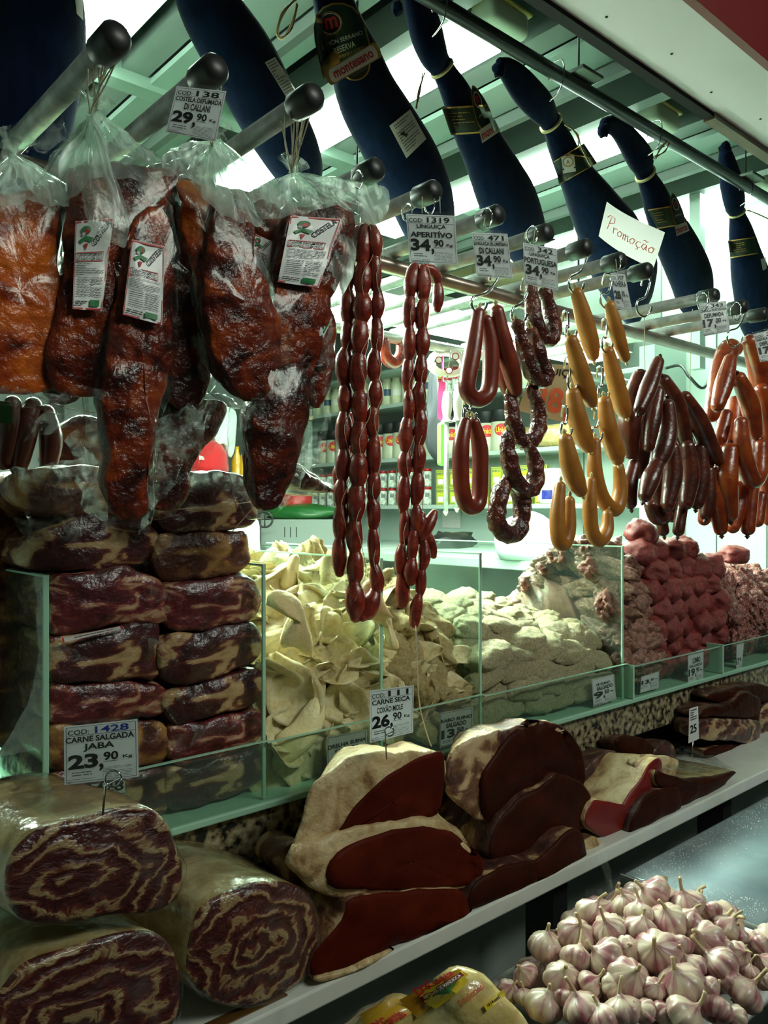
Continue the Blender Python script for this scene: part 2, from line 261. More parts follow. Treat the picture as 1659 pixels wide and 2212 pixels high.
def garlic_mat():
    m, t = nt('garlic_skin'); L = t.links; o = N(t, 'ShaderNodeOutputMaterial'); p = N(t, 'ShaderNodeBsdfPrincipled'); L.new(p.outputs[0], o.inputs[0])
    tc = N(t, 'ShaderNodeTexCoord'); sp = N(t, 'ShaderNodeSeparateXYZ'); L.new(tc.outputs['Object'], sp.inputs[0])
    at = N(t, 'ShaderNodeMath', operation='ARCTAN2'); L.new(sp.outputs[1], at.inputs[0]); L.new(sp.outputs[0], at.inputs[1])
    cb = N(t, 'ShaderNodeCombineXYZ'); mu = N(t, 'ShaderNodeMath', operation='MULTIPLY'); mu.inputs[1].default_value = 3.2
    L.new(at.outputs[0], mu.inputs[0]); L.new(mu.outputs[0], cb.inputs[0])
    z = N(t, 'ShaderNodeMath', operation='MULTIPLY'); z.inputs[1].default_value = .5; L.new(sp.outputs[2], z.inputs[0]); L.new(z.outputs[0], cb.inputs[2])
    oi = N(t, 'ShaderNodeObjectInfo'); w_ = N(t, 'ShaderNodeMath', operation='MULTIPLY'); w_.inputs[1].default_value = 40; L.new(oi.outputs['Random'], w_.inputs[0]); L.new(w_.outputs[0], cb.inputs[1])
    n = N(t, 'ShaderNodeTexNoise'); n.inputs['Scale'].default_value = 1.0; n.inputs['Detail'].default_value = 3; L.new(cb.outputs[0], n.inputs['Vector'])
    n2 = N(t, 'ShaderNodeTexNoise', noise_dimensions='4D'); n2.inputs['Scale'].default_value = .9; L.new(tc.outputs['Object'], n2.inputs['Vector']); L.new(w_.outputs[0], n2.inputs['W'])
    ad = N(t, 'ShaderNodeMath', operation='MULTIPLY_ADD'); ad.inputs[1].default_value = .8; L.new(n2.outputs[0], ad.inputs[0])
    hf = N(t, 'ShaderNodeMath', operation='MULTIPLY'); hf.inputs[1].default_value = .75; L.new(n.outputs[0], hf.inputs[0]); L.new(hf.outputs[0], ad.inputs[2])
    r = ramp(t, [(.54, (.62, .52, .36)), (.74, (.56, .41, .33)), (.86, (.42, .21, .21)), (.98, (.30, .08, .10))]); L.new(ad.outputs[0], r.inputs[0]); L.new(r.outputs[0], p.inputs['Base Color'])
    p.inputs['Roughness'].default_value = .38; p.inputs['Coat Weight'].default_value = .15
    b = N(t, 'ShaderNodeBump'); b.inputs['Strength'].default_value = .3; b.inputs['Distance'].default_value = .002; L.new(n.outputs[0], b.inputs['Height']); L.new(b.outputs[0], p.inputs['Normal'])
    return m
MT['garlic'] = garlic_mat()

# ---------------------------------------------------------------- mesh helpers
class MB:
    def __init__(s): s.v = []; s.f = []; s.m = []; s.mats = None
    def add(s, vs, fs, mi=0):
        k = len(s.v); s.v += [Vector(v) for v in vs]; s.f += [tuple(i + k for i in f) for f in fs]; s.m += [mi] * len(fs); return s
    def box(s, a, b, mi=0, M4=None):
        x0, y0, z0 = a; x1, y1, z1 = b
        vs = [Vector(p) for p in ((x0, y0, z0), (x1, y0, z0), (x1, y1, z0), (x0, y1, z0), (x0, y0, z1), (x1, y0, z1), (x1, y1, z1), (x0, y1, z1))]
        if M4: vs = [M4 @ v for v in vs]
        return s.add(vs, [(0, 3, 2, 1), (4, 5, 6, 7), (0, 1, 5, 4), (1, 2, 6, 5), (2, 3, 7, 6), (3, 0, 4, 7)], mi)
    def bbox(s, a, b, r=.004, mi=0, seg=2):           # bevelled box
        bm = bmesh.new(); bmesh.ops.create_cube(bm, size=1)
        for v in bm.verts:
            v.co = Vector([(a[i] + b[i]) / 2 + v.co[i] * (b[i] - a[i]) for i in range(3)])
        bmesh.ops.bevel(bm, geom=bm.edges[:], offset=r, segments=seg, affect='EDGES', profile=.5)
        bm.verts.ensure_lookup_table()
        s.add([v.co.copy() for v in bm.verts], [[v.index for v in f.verts] for f in bm.faces], mi); bm.free(); return s
    def tube(s, pts, rad, n=10, mi=0, cap=True, smooth_k=0, flat=1.0, round_end=False):
        pts = [Vector(p) for p in pts]
        if isinstance(rad, (int, float)): rad = [rad] * len(pts)
        rad = list(rad)
        if smooth_k: pts, rad = resample(pts, rad, smooth_k)
        if round_end:
            d0 = (pts[0] - pts[1]).normalized(); d1 = (pts[-1] - pts[-2]).normalized(); r0, r1 = rad[0], rad[-1]
            a = [(math.cos(q), math.sin(q)) for q in (.35, .8, 1.2, 1.5)]
            pre = [(pts[0] + d0 * r0 * (1 - 0) * sn * .9, r0 * max(c, .06)) for c, sn in a][::-1]
            post = [(pts[-1] + d1 * r1 * sn * .9, r1 * max(c, .06)) for c, sn in a]
            pts = [p for p, _ in pre] + pts + [p for p, _ in post]; rad = [r for _, r in pre] + rad + [r for _, r in post]
        up = None; rings = []
        for i, p in enumerate(pts):
            d = (pts[min(i + 1, len(pts) - 1)] - pts[max(i - 1, 0)])
            d = d.normalized() if d.length > 1e-9 else Vector((0, 0, 1))
            if up is None:
                up = d.orthogonal().normalized()
                if abs(d.y) < .9: up = (Vector((0, 1, 0)) - d * d.y).normalized()
            else:
                up = up - d * up.dot(d); up = up.normalized() if up.length > 1e-6 else d.orthogonal().normalized()
            sd = d.cross(up)
            rings.append([p + (up * math.cos(q) * flat + sd * math.sin(q)) * rad[i] for q in [2 * math.pi * j / n for j in range(n)]])
        return s.rings(rings, cap, mi)
    def rings(s, rings, cap=True, mi=0):
        n = len(rings[0]); vs = [v for r in rings for v in r]; fs = []
        for i in range(len(rings) - 1):
            for j in range(n):
                a, b = i * n + j, i * n + (j + 1) % n; fs.append((a, b, b + n, a + n))
        if cap:
            fs.append(tuple(range(n))[::-1]); fs.append(tuple(range((len(rings) - 1) * n, len(rings) * n)))
        return s.add(vs, fs, mi)
    def lathe(s, prof, c=(0, 0, 0), n=16, mi=0, cap=True):
        c = Vector(c)
        return s.rings([[c + Vector((r * math.cos(2 * math.pi * j / n), r * math.sin(2 * math.pi * j / n), z)) for j in range(n)] for r, z in prof], cap, mi)
    def grid(s, fn, nu, nv, mi=0):
        vs = [fn(i / nu, j / nv) for j in range(nv + 1) for i in range(nu + 1)]
        return s.add(vs, [(j * (nu + 1) + i, j * (nu + 1) + i + 1, (j + 1) * (nu + 1) + i + 1, (j + 1) * (nu + 1) + i) for j in range(nv) for i in range(nu)], mi)
    def noise(s, amp, f, seed=0, an=(1, 1, 1)):
        o = Vector((seed * 3.17, seed * 1.31, seed * 7.7))
        for i, v in enumerate(s.v):
            q = noise.noise_vector(v * f + o); s.v[i] = v + Vector((q.x * an[0], q.y * an[1], q.z * an[2])) * amp
        return s
    def bvh(s): return BVHTree.FromPolygons([tuple(v) for v in s.v], s.f)
def resample(pts, rad, k):
    P, R_ = [], []; n = len(pts)
    for i in range(n - 1):
        p0, p1, p2, p3 = pts[max(i - 1, 0)], pts[i], pts[i + 1], pts[min(i + 2, n - 1)]
        q0, q1, q2, q3 = rad[max(i - 1, 0)], rad[i], rad[i + 1], rad[min(i + 2, n - 1)]
        for j in range(k):
            t = j / k; f = lambda a, b, c, d: (b * 2 + (c - a) * t + (a * 2 - b * 5 + c * 4 - d) * t * t + (b * 3 - a - c * 3 + d) * t ** 3) * .5
            P.append(f(p0, p1, p2, p3)); R_.append(f(q0, q1, q2, q3))
    P.append(pts[-1]); R_.append(rad[-1]); return P, R_
def closed(pts, n):
    """smooth closed outline with n evenly spaced points"""
    m = len(pts); P = []
    for i in range(m):
        p0, p1, p2, p3 = pts[i - 1], pts[i], pts[(i + 1) % m], pts[(i + 2) % m]
        for j in range(8):
            t = j / 8; P.append((p1 * 2 + (p2 - p0) * t + (p0 * 2 - p1 * 5 + p2 * 4 - p3) * t * t + (p1 * 3 - p0 - p2 * 3 + p3) * t ** 3) * .5)
    L = [0]
    for i in range(len(P)): L.append(L[-1] + (P[(i + 1) % len(P)] - P[i]).length)
    out = []; k = 0
    for i in range(n):
        d = L[-1] * i / n
        while L[k + 1] < d: k += 1
        u = (d - L[k]) / max(L[k + 1] - L[k], 1e-9); out.append(P[k].lerp(P[(k + 1) % len(P)], u))
    return out
ROOTLOC = {}
def mesh(name, mb, mats, off):
    me = bpy.data.meshes.new(name); me.from_pydata([tuple(v - off) for v in mb.v], [], mb.f)
    for m in (mats if isinstance(mats, (list, tuple)) else [mats]): me.materials.append(MT[m] if isinstance(m, str) else m)
    if max(mb.m, default=0): me.polygons.foreach_set('material_index', mb.m)
    me.validate(); return me
def part(name, mb, mat, parent, smooth=True, kind=None, label=None):
    off = ROOTLOC.get(parent.name, Vector((0, 0, 0)))
    me = mesh(name, mb, mat, off)
    if smooth: me.polygons.foreach_set('use_smooth', [True] * len(me.polygons))
    o = bpy.data.objects.new(name, me); COL.objects.link(o); o.parent = parent; ROOTLOC[o.name] = off
    if kind: o['kind'] = kind
    if label: o['label'] = label
    return o
def thing(name, label, cat, loc, group=None):
    o = bpy.data.objects.new(name, None); o.empty_display_size = .03; COL.objects.link(o); o.location = loc
    o['label'] = label; o['category'] = cat
    if group: o['group'] = group
    ROOTLOC[o.name] = Vector(loc); return o
def solo(name, mb, mat, label, cat, group=None, smooth=True, base=None, kind=None):
    if base is None:
        xs = [v.x for v in mb.v]; ys = [v.y for v in mb.v]; zs = [v.z for v in mb.v]
        base = Vector(((min(xs) + max(xs)) / 2, (min(ys) + max(ys)) / 2, min(zs)))
    me = mesh(name, mb, mat, Vector(base))
    if smooth: me.polygons.foreach_set('use_smooth', [True] * len(me.polygons))
    o = bpy.data.objects.new(name, me); COL.objects.link(o); o.location = base; ROOTLOC[o.name] = Vector(base)
    if kind: o['kind'] = kind
    if label: o['label'] = label
    if cat: o['category'] = cat
    if group: o['group'] = group
    return o
def struct(name, mb, mat, smooth=False): return solo(name, mb, mat, None, None, None, smooth, None, 'structure')
def copy_tree(o, parent=None):
    c = o.copy(); COL.objects.link(c); c.parent = parent
    for ch in list(o.children): copy_tree(ch, c)
    return c
ORD = ['first', 'second', 'third', 'fourth', 'fifth', 'sixth', 'seventh', 'eighth', 'ninth', 'tenth', 'eleventh', 'twelfth', 'thirteenth', 'fourteenth', 'fifteenth', 'sixteenth', 'seventeenth', 'eighteenth', 'nineteenth', 'twentieth']
def ordn(i, n, a='leftmost', b='rightmost'):
    return a if i == 0 else (b if i == n - 1 else ORD[i])
# ---- text
TXT = {}
def text_mesh(s, bold=0.0):
    k = (s, bold)
    if k in TXT: return TXT[k]
    cu = bpy.data.curves.new('t', 'FONT'); cu.body = s; cu.size = 1; cu.offset = bold; cu.resolution_u = 3
    ob = bpy.data.objects.new('t', cu); COL.objects.link(ob)
    dg = bpy.context.evaluated_depsgraph_get(); me = bpy.data.meshes.new_from_object(ob.evaluated_get(dg))
    vs = [v.co.copy() for v in me.vertices]; fs = [tuple(p.vertices) for p in me.polygons]
    bpy.data.objects.remove(ob); bpy.data.curves.remove(cu); bpy.data.meshes.remove(me)
    x0 = min(v.x for v in vs); x1 = max(v.x for v in vs); y0 = min(v.y for v in vs); y1 = max(v.y for v in vs)
    vs = [((v.x - x0) / (x1 - x0), (v.y - y0) / max(y1 - y0, 1e-6)) for v in vs]
    TXT[k] = (vs, fs); return TXT[k]
class Sheet:
    """maps (u right, v down) in 0..1 of a px quad TL,TR,BR,BL onto a surface in the place"""
    def __init__(s, q, surf): s.q = [Vector((a, b)) for a, b in q]; s.surf = surf
    def px(s, u, v):
        a, b, c, d = s.q; return (a * (1 - u) + b * u) * (1 - v) + (d * (1 - u) + c * u) * v
    def at(s, u, v, off):
        p = s.px(u, v); w_ = s.surf(p.x, p.y); return w_ + (CAM - w_).normalized() * off
    def rect(s, mb, u0, v0, u1, v1, off, n=1, m=1, mi=0):
        return mb.grid(lambda a, b: s.at(u0 + (u1 - u0) * a, v1 + (v0 - v1) * b, off), n, m, mi)
    def text(s, mb, t, u0, v0, u1, v1, off, bold=.0, mi=0, rot=0):
        vs, fs = text_mesh(t, bold)
        if rot:    # vector along baseline given as (du,dv) from (u0,v0) with height vector (u1,v1)
            (ax, ay), (bx, by) = rot
            return mb.add([s.at(u0 + ax * x + bx * y, v0 + ay * x + by * y, off) for x, y in vs], fs, mi)
        return mb.add([s.at(u0 + (u1 - u0) * x, v1 + (v0 - v1) * y, off) for x, y in vs], fs, mi)
    def disc(s, mb, u, v, ru, rv, off, mi=0, n=24):
        return mb.add([s.at(u + ru * math.cos(2 * math.pi * i / n), v - rv * math.sin(2 * math.pi * i / n), off) for i in range(n)], [tuple(range(n))], mi)
    def poly(s, mb, pts, off, mi=0):
        return mb.add([s.at(u, v, off) for u, v in pts], [tuple(range(len(pts)))], mi)
    def line(s, mb, pts, wd, off, mi=0, close=False):
        pts = list(pts) + ([pts[0]] if close else [])
        for (a, b), (c, d) in zip(pts, pts[1:]):
            l = math.hypot(c - a, d - b) or 1; nx, ny = -(d - b) / l * wd / 2, (c - a) / l * wd / 2
            mb.add([s.at(a + nx, b + ny, off), s.at(a - nx, b - ny, off), s.at(c - nx, d - ny, off), s.at(c + nx, d + ny, off)], [(0, 1, 2, 3)], mi)
def plane_t(t): return lambda x, y: PT(x, y, t)
def plane_y(Y): return lambda x, y: PY(x, y, Y)
def on(bvh, fb):
    def f(x, y):
        h = bvh.ray_cast(CAM, ray(x, y).normalized())
        return h[0] if h[0] is not None else fb(x, y)
    return f
# ---- organic solids
def slab(out, Y, depth, back=.85, bulge=.01, n=44, amp=.004, f=18, seed=0, rnd=.012, mi_side=1, surf=None, lean=0, tilt=0):
    """solid whose face outline stands at the plane Y and which runs `depth` further away; face mi 0, sides mi 1"""
    P = closed([(surf or (lambda a, b: PY(a, b, Y)))(x, y) for x, y in out], n)
    c = sum(P, Vector()) / n
    if tilt: P = [p + Vector((0, (p.z - c.z) * tilt, 0)) for p in P]
    mb = MB(); R_ = []
    for k in (.0, .22, .45, .68, .86, .96): R_.append([c + (p - c) * max(k, .02) + Vector((0, -bulge * (1 - k * k), 0)) for p in P])
    nf = len(R_)
    R_.append([c + (p - c) * 1.0 + Vector((0, rnd * .3, 0)) for p in P])
    for k in (.12, .35, .6, .85, .97):
        sc = 1.0 + (back - 1) * k + .03 * math.sin(k * 3.1)
        R_.append([c + (p - c) * sc + Vector((lean * k, depth * k, 0)) for p in P])
    R_.append([c + (p - c) * back * .8 + Vector((lean, depth, 0)) for p in P])
    R_.append([c + (p - c) * back * .3 + Vector((lean, depth * 1.03, 0)) for p in P])
    mb.rings(R_, True)
    mb.m = [0 if i < n * (nf) else mi_side for i in range(len(mb.f))]
    mb.m[-2] = 0; mb.m[-1] = mi_side
    return mb.noise(amp, f, seed)
def blob(rx, ry, rz, seed=0, amp=.25, f=1.4, sub=3, power=2.0):
    bm = bmesh.new(); bmesh.ops.create_icosphere(bm, subdivisions=sub, radius=1)
    mb = MB(); vs = []
    for v in bm.verts:
        d = v.co.normalized(); k = (abs(d.x) ** power + abs(d.y) ** power + abs(d.z) ** power) ** (-1 / power)
        q = noise.noise(d * f + Vector((seed * 5.1, seed, seed * 2.3))) + .5 * noise.noise(d * f * 2.6 + Vector((seed, seed * 3.3, 0))) + (.3 * noise.noise(d * f * 6 + Vector((seed, 0, seed * 1.7))) if sub > 3 else 0)
        vs.append(Vector((d.x * rx, d.y * ry, d.z * rz)) * k * (1 + amp * q))
    bm.verts.ensure_lookup_table()
    mb.add(vs, [[v.index for v in fc.verts] for fc in bm.faces]); bm.free(); return mb
# ================================================================ the setting
struct('floor', MB().box((-2, -2.5, -.02), (4.0, 5.8, 0)), 'floor')
struct('ceiling', MB().box((-2, .9, 3.2), (4.0, 5.8, 3.25)), 'ceil')
struct('wall_right', MB().box((3.8, .6, 0), (3.9, 5.8, 3.2)), 'wallw')
struct('wall_back', MB().box((-2, 5.6, 0), (3.8, 5.7, 3.2)), 'wallg')
struct('wall_left', MB().box((-2.1, -.5, 0), (-2, 5.8, 3.2)), 'wallg')
# joints of the white wall panels
mb = MB()
for y in (1.62, 1.86, 2.62): mb.box((3.792, y, 0), (3.8, y + .004, 2.6))
for z in (1.28, 1.62): mb.box((3.792, .6, z), (3.8, 2.2, z + .004))
struct('trim_1', mb, 'slat_d')
mb = MB(); mb.box((3.5, 2.02, 1.0), (3.8, 2.10, 2.4)); struct('trim_2', mb, 'wallw')
# soffit and fascia over the counter
struct('trim_3', MB().box((-2, .785, 2.6), (4.0, .963, 2.64)), 'soffit')
struct('trim_4', MB().box((-2, .772, 2.597), (4.0, .79, 3.3)), 'fred')
struct('trim_5', MB().box((-2, .963, 2.59), (4.0, .988, 3.2)), 'wood_k')
struct('trim_6', MB().box((1.95, .96, 2.585), (4.0, .99, 2.63)), 'wood')
mb = MB()
for i in range(14):
    x = .75 + i * .22
    mb.lathe([(.003, 2.5985), (.003, 2.6)], (x, .90 + .02 * (i % 2), 0), 6)
struct('trim_7', mb, 'wood_k')
struct('trim_43', MB().box((3.785, 2.15, 1.98), (3.8, 4.95, 2.49)), 'slat_d')
struct('trim_44', MB().box((3.785, 2.15, 2.53), (3.8, 5.55, 3.19)), 'slat_d')
# channels and panels under the ceiling, running away from the visitor
k = 0
for i in range(-1, 4):
    xr = 1.0 + .883 * i
    for (a, b, z, h, m) in ((.10, .19, 3.06, .14, 'slat_d'), (.20, .36, 3.04, .02, 'slat'), (.37, .40, 3.00, .06, 'slat_d'), (.41, .55, 3.10, .02, 'slat'), (.62, .68, 3.02, .12, 'slat_d')):
        if xr + b > 3.79: continue
        k += 1; struct('trim_%d' % (7 + k), MB().box((xr + a, 1.15, z), (xr + b, 5.5, z + h)), m)
# cross beams with the two hangers
mb = MB(); mb.box((-1.9, 2.55, 3.02), (3.79, 2.62, 3.1)); mb.box((-1.9, 3.9, 3.02), (3.79, 3.97, 3.1)); struct('ceiling_beam', mb, 'slat')
bpy.data.objects['ceiling_beam'].name = 'trim_40'
for nm, px, Y, z0, w_ in (('trim_41', 1262, 1.9, 2.55, .02), ('trim_42', 1512, 1.75, 2.24, .05)):
    p = PY(px, 600, Y); mb = MB().box((p.x, p.y, z0), (p.x + w_, p.y + .05, 3.2)); struct(nm, mb, 'wallw')
# ---- ceiling lamps
def ceiling_lamp(i, x1, lab):
    x0 = x1 - .15; o = thing('ceiling_light', lab, 'light', (x0 + .075, 1.6, 3.0), 'fluorescent ceiling lights')
    part('diffuser', MB().box((x0, 1.60, 3.0), (x1, 3.05, 3.03)), 'lamp', o, False)
    part('housing', MB().box((x0 - .05, 1.585, 3.03), (x1 + .03, 3.07, 3.09)), 'slat', o, False)
    e = MB().bbox((x0 + .0, 1.50, 3.0), (x1 + .02, 1.597, 3.075), .02, seg=3); part('end_cover', e, 'lampend', o)
    part('cover_rim', MB().bbox((x0 - .006, 1.494, 3.066), (x1 + .026, 1.60, 3.08), .006), 'yedge', o)
L4 = ['bright ceiling light strip over the leftmost dark hams', 'bright ceiling light strip passing behind the ham with the white maker label', 'bright ceiling light strip behind the ham with the small white square label', 'bright ceiling light strip at the right edge, behind the hanging ham there']
for i in range(4): ceiling_lamp(i, 1.0 + .883 * i, L4[i])
# ---- long lamp over the bins
o = thing('bin_light', 'long white fluorescent lamp hanging behind the strings of small sausages', 'light', (1.9, 1.82, 2.19))
part('tube_panel', MB().box((.25, 1.70, 2.20), (2.76, 1.93, 2.215)), 'lamp2', o, False)
part('reflector', MB().box((.24, 1.69, 2.216), (2.77, 1.95, 2.25)), 'slat', o, False)
mb = MB()
for x in (.5, 1.5, 2.6): mb.tube([(x, 1.82, 2.25), (x, 1.82, 3.19)], .004, 6)
part('cable', mb, 'black', o)
# ---- dark rail, pipes
HR = MB().tube([(-1.2, 1.35, 2.811), (3.79, 1.35, 2.811)], .019, 16)
o = thing('ham_rail', 'dark round rail under the ceiling that the netted hams hang from', 'rail', (1.3, 1.35, 2.79))
part('bar', HR, 'rail', o); mb = MB()
for x in (1.93, 2.98):
    mb.tube([(x, 1.35, 2.83), (x, 1.35, 3.2)], .003, 6)
part('hanger_rod', mb, 'black', o); mb = MB()
for x in (1.93, 2.98): part('hanger_plate', MB().bbox((x - .05, 1.30, 2.828), (x + .05, 1.40, 2.84), .003), 'slat_d', o)
pass
solo('rack_pipe', MB().tube([(.2, 1.15, 2.072), (2.88, 1.15, 2.072)], .0155, 14), 'pipe', 'brownish metal pipe across the front, under the capped rods', 'pipe')
solo('rack_pipe', MB().tube([(.2, 1.62, 2.072), (2.88, 1.62, 2.072)], .0145, 14), 'steel', 'metal pipe further back, under the rear ends of the rods', 'pipe')
RODS = [(250, 80, .81), (465, 148, .81), (676, 208, .80), (812, 372, .888), (938, 425, .888), (1076, 457, .888), (1182, 496, .888), (1268, 535, .888), (1342, 565, .888), (1400, 597, .888), (1545, 642, .888), (1608, 662, .888), (1652, 694, .888)]
RL = ['above the leftmost wrapped ribs', 'behind the costela price card', 'holding the looped white strings', 'just left of the LINGUIÇA APERITIVO card', 'holding the LINGUIÇA APERITIVO card', 'holding the LINGUIÇA BLUMENAU card', 'holding the LINGUIÇA PORTUGUESA card', 'above the upper ochre sausage', 'behind the ALHEIRA card', 'over the empty curved hook', 'holding the LINGUIÇA PORTUGUESA DEFUMADA card', 'above the orange-brown bunch of sausages', 'at the right edge of the picture']
ROD = []
for i, (x, y, Y) in enumerate(RODS):
    c = PY(x, y, Y); c.z = 2.101 if i > 2 else c.z; z = c.z
    if i <= 2: z = c.z
    o = thing('hanging_rod', 'round steel rod with a black end cap, ' + RL[i], 'rod', (c.x, c.y, z), 'capped steel rods of the sausage rack')
    part('rod_tube', MB().tube([(c.x, c.y + .02, z), (c.x, 1.68, 2.101)], .0135, 14), 'steel', o)
    part('end_cap', MB().tube([(c.x, c.y - .006, z), (c.x, c.y + .0, z), (c.x, c.y + .036, z), (c.x, c.y + .04, z)], [.013, .0175, .0175, .015], 16, round_end=False), 'cap', o)
    ROD.append(Vector((c.x, c.y, z)))

# ================================================================ hams in netting
def ham(pts, Y, label, ty=None):
    P = [PY(x, y, Y + (k * .01)) for k, (x, y, r) in enumerate(pts)]
    R_ = [r * sy(x, Y) * .88 for x, y, r in pts]
    base = Vector(min(P, key=lambda v: v.z)); base.z -= R_[-1]
    o = thing('netted_ham', label, 'ham', base, 'hams hanging in navy netting')
    mb = MB().tube(P, R_, 28, smooth_k=5, round_end=True, flat=.8); mb.noise(.004, 9, len(pts))
    part('netting', mb, 'sock', o)
    if ty is not None:
        for k in ty:
            a, b = P[k], P[k + 1]; d = (b - a).normalized()
            part('tie', MB().tube([a - d * .004, a + d * .004], R_[k] * 1.12, 24, flat=.86), 'tie', o)
    return o, mb
H1, b1 = ham([(70, -90, 105), (85, 40, 112), (70, 160, 118), (45, 270, 118), (20, 350, 100), (5, 400, 60)], 1.4, 'huge dark netted ham at the top left corner')
H2, b2 = ham([(420, -60, 70), (455, 20, 84), (510, 110, 92), (565, 210, 92), (615, 300, 84), (650, 370, 66), (665, 410, 40)], 1.4, 'netted ham with a narrow printed slip, second from the left')
H3, b3 = ham([(700, -60, 40), (716, -10, 52), (738, 60, 64), (765, 130, 76), (800, 220, 86), (852, 310, 94), (900, 400, 94), (925, 480, 80), (940, 540, 50)], 1.4, 'netted ham with a big dark maker label and a white square note')
H4, b4 = ham([(890, -30, 28), (915, 50, 44), (935, 112, 42), (955, 148, 32), (985, 205, 42), (1012, 262, 54), (1052, 340, 68), (1095, 430, 82), (1125, 500, 76), (1145, 555, 45)], 1.42, 'netted ham with a cream tie and a green band label, above the Blumenau card', [3])
H5, b5 = ham([(1080, 138, 15), (1100, 155, 32), (1132, 190, 42), (1165, 228, 42), (1190, 266, 30), (1212, 310, 40), (1238, 370, 50), (1278, 440, 70), (1318, 510, 92), (1350, 580, 98), (1362, 640, 72), (1366, 675, 35)], 1.42, 'netted ham behind the handwritten paper sign', [4])
H6, b6 = ham([(1306, 268, 16), (1332, 275, 26), (1362, 310, 34), (1384, 345, 37), (1394, 376, 27), (1412, 420, 37), (1437, 480, 50), (1468, 540, 62), (1492, 600, 64), (1503, 650, 52), (1508, 685, 25)], 1.42, 'slim netted ham just right of the handwritten paper sign', [4])
H7, b7 = ham([(1566, 322, 14), (1570, 348, 24), (1580, 400, 32), (1588, 440, 29), (1592, 460, 21), (1600, 500, 34), (1612, 560, 48), (1628, 630, 58), (1636, 690, 54), (1640, 735, 32)], 1.42, 'netted ham hanging at the right edge with a cream tie', [4])
# knotted netting ends
for H, (x, y, r), Y in ((H4, (858, 18, 12), 1.42), (H5, (1078, 150, 13), 1.42), (H6, (1304, 280, 13), 1.42), (H7, (1566, 322, 12), 1.42)):
    c = PY(x, y, Y); q = r * sy(x, Y); mb = blob(q, q, q * 1.25, x, .35, 2.2, 3)
    for v in mb.v: v += c
    part('knot', mb, 'sock', H)
# decorations on the netting
def deco(H, bvh, q, name, mat, fn, off=.003, n=8, m=8, lmat=None):
    sh = Sheet(q, on(bvh, plane_y(1.28)))
    mb = MB(); sh.rect(mb, 0, 0, 1, 1, off, n, m); o = part(name, mb, mat, H)
    if fn:
        l = MB(); fn(sh, l); part('lettering', l, lmat or ['lab_k', 'lab_w', 'red', 'gold', 'lab_gr'], o, False)
    return o
def rows(sh, l, u0, v0, u1, v1, n, mi, seed=0, off=.006, th=.45):
    rd = random.Random(seed); hh = (v1 - v0) / n
    for i in range(n):
        u = u0
        while u < u1 - .01:
            w_ = min(rd.uniform(.04, .16), u1 - u); sh.rect(l, u, v0 + hh * i, u + w_ * .85, v0 + hh * (i + th), off, 1, 1, mi); u += w_
            if rd.random() < .06: break
bv3 = b3.bvh()
def lab3():
    Q = [(668, 20), (772, 0), (802, 118), (700, 165)]
    sh = Sheet(Q, on(bv3, plane_y(1.36))); base = MB()
    # arch-shaped label with a gilded edge
    def arch(k, off, mb, mi):
        pts = [(.5 + (u - .5) * k, .5 + (v - .5) * k) for u, v in ((0, 1), (0, .45), (.04, .28), (.14, .12), (.30, .03), (.5, 0), (.70, .03), (.86, .12), (.96, .28), (1, .45), (1, 1))]
        c = sh.at(.5, .55, off); P = []
        for i in range(len(pts)):
            a, b = pts[i], pts[(i + 1) % len(pts)]
            for j in range(3): P.append((a[0] + (b[0] - a[0]) * j / 3, a[1] + (b[1] - a[1]) * j / 3))
        rg = []
        for s_ in (.02, .35, .7, 1.0): rg.append([sh.at(.5 + (u - .5) * s_, .5 + (v - .5) * s_, off) for u, v in P])
        mb.rings(rg, False, mi)
    arch(1.06, .003, base, 1); arch(1.0, .0045, base, 0); o = part('maker_label', base, ['lab_g', 'gold'], H3)
    l = MB(); sh.disc(l, .36, .28, .24, .19, .006, 3); sh.disc(l, .36, .28, .21, .165, .0065, 1); sh.disc(l, .36, .28, .195, .15, .007, 0)
    sh.text(l, 'm', .24, .18, .50, .36, .008, .03, 2)
    sh.text(l, 'JAMÓN SERRANO', .08, .52, .94, .63, .007, 0, 1); sh.text(l, 'RESERVA', .30, .66, .74, .76, .007, 0, 1)
    sh.text(l, 'GRAN SUPERIOR A 12 MESES', .12, .80, .92, .85, .007, 0, 3)
    part('lettering', l, ['lab_k', 'lab_w', 'red', 'gold'], o, False)
    s2 = Sheet([(712, 150), (800, 98), (815, 126), (724, 178)], plane_y(min(on(bv3, plane_y(1.45))(x, y).y for x in range(715, 812, 8) for y in range(104, 176, 8)) - .004)); mb = MB()
    s3 = Sheet([(740, 140), (798, 115), (800, 165), (748, 178)], on(bv3, plane_y(1.36))); m3 = MB()
    s3.disc(m3, .5, .5, .52, .55, .0055, 0); s3.disc(m3, .5, .5, .46, .48, .0065, 1); part('seal', m3, ['gold', 'lab_k'], o, False)
    def pill(a, off, mi):
        pts = [(.5 + a * (.5 + .06 * math.cos(q)) * (1 if abs(q) < 1.6 else -1) - 0, .5 + .5 * a * math.sin(q)) for q in [i * math.pi / 8 for i in range(-4, 5)]]
        L_ = [(1 - u, v) for u, v in pts][::-1]
        allp = pts + [(u, 1 - (1 - v)) for u, v in L_]
        c = [(.5, v) for u, v in allp]
        mb.rings([[s2.at(u, v, off) for u, v in c], [s2.at((u + .5) / 2, v, off) for u, v in allp], [s2.at(u, v, off) for u, v in allp]], False, mi)
    pill(1.14, .007, 1); pill(1.0, .008, 0)
    s2.text(mb, 'montesano', .04, .20, .97, .80, .0095, .02, 2); part('name_plate', mb, ['lab_w', 'gold', 'red'], o, False)
lab3()
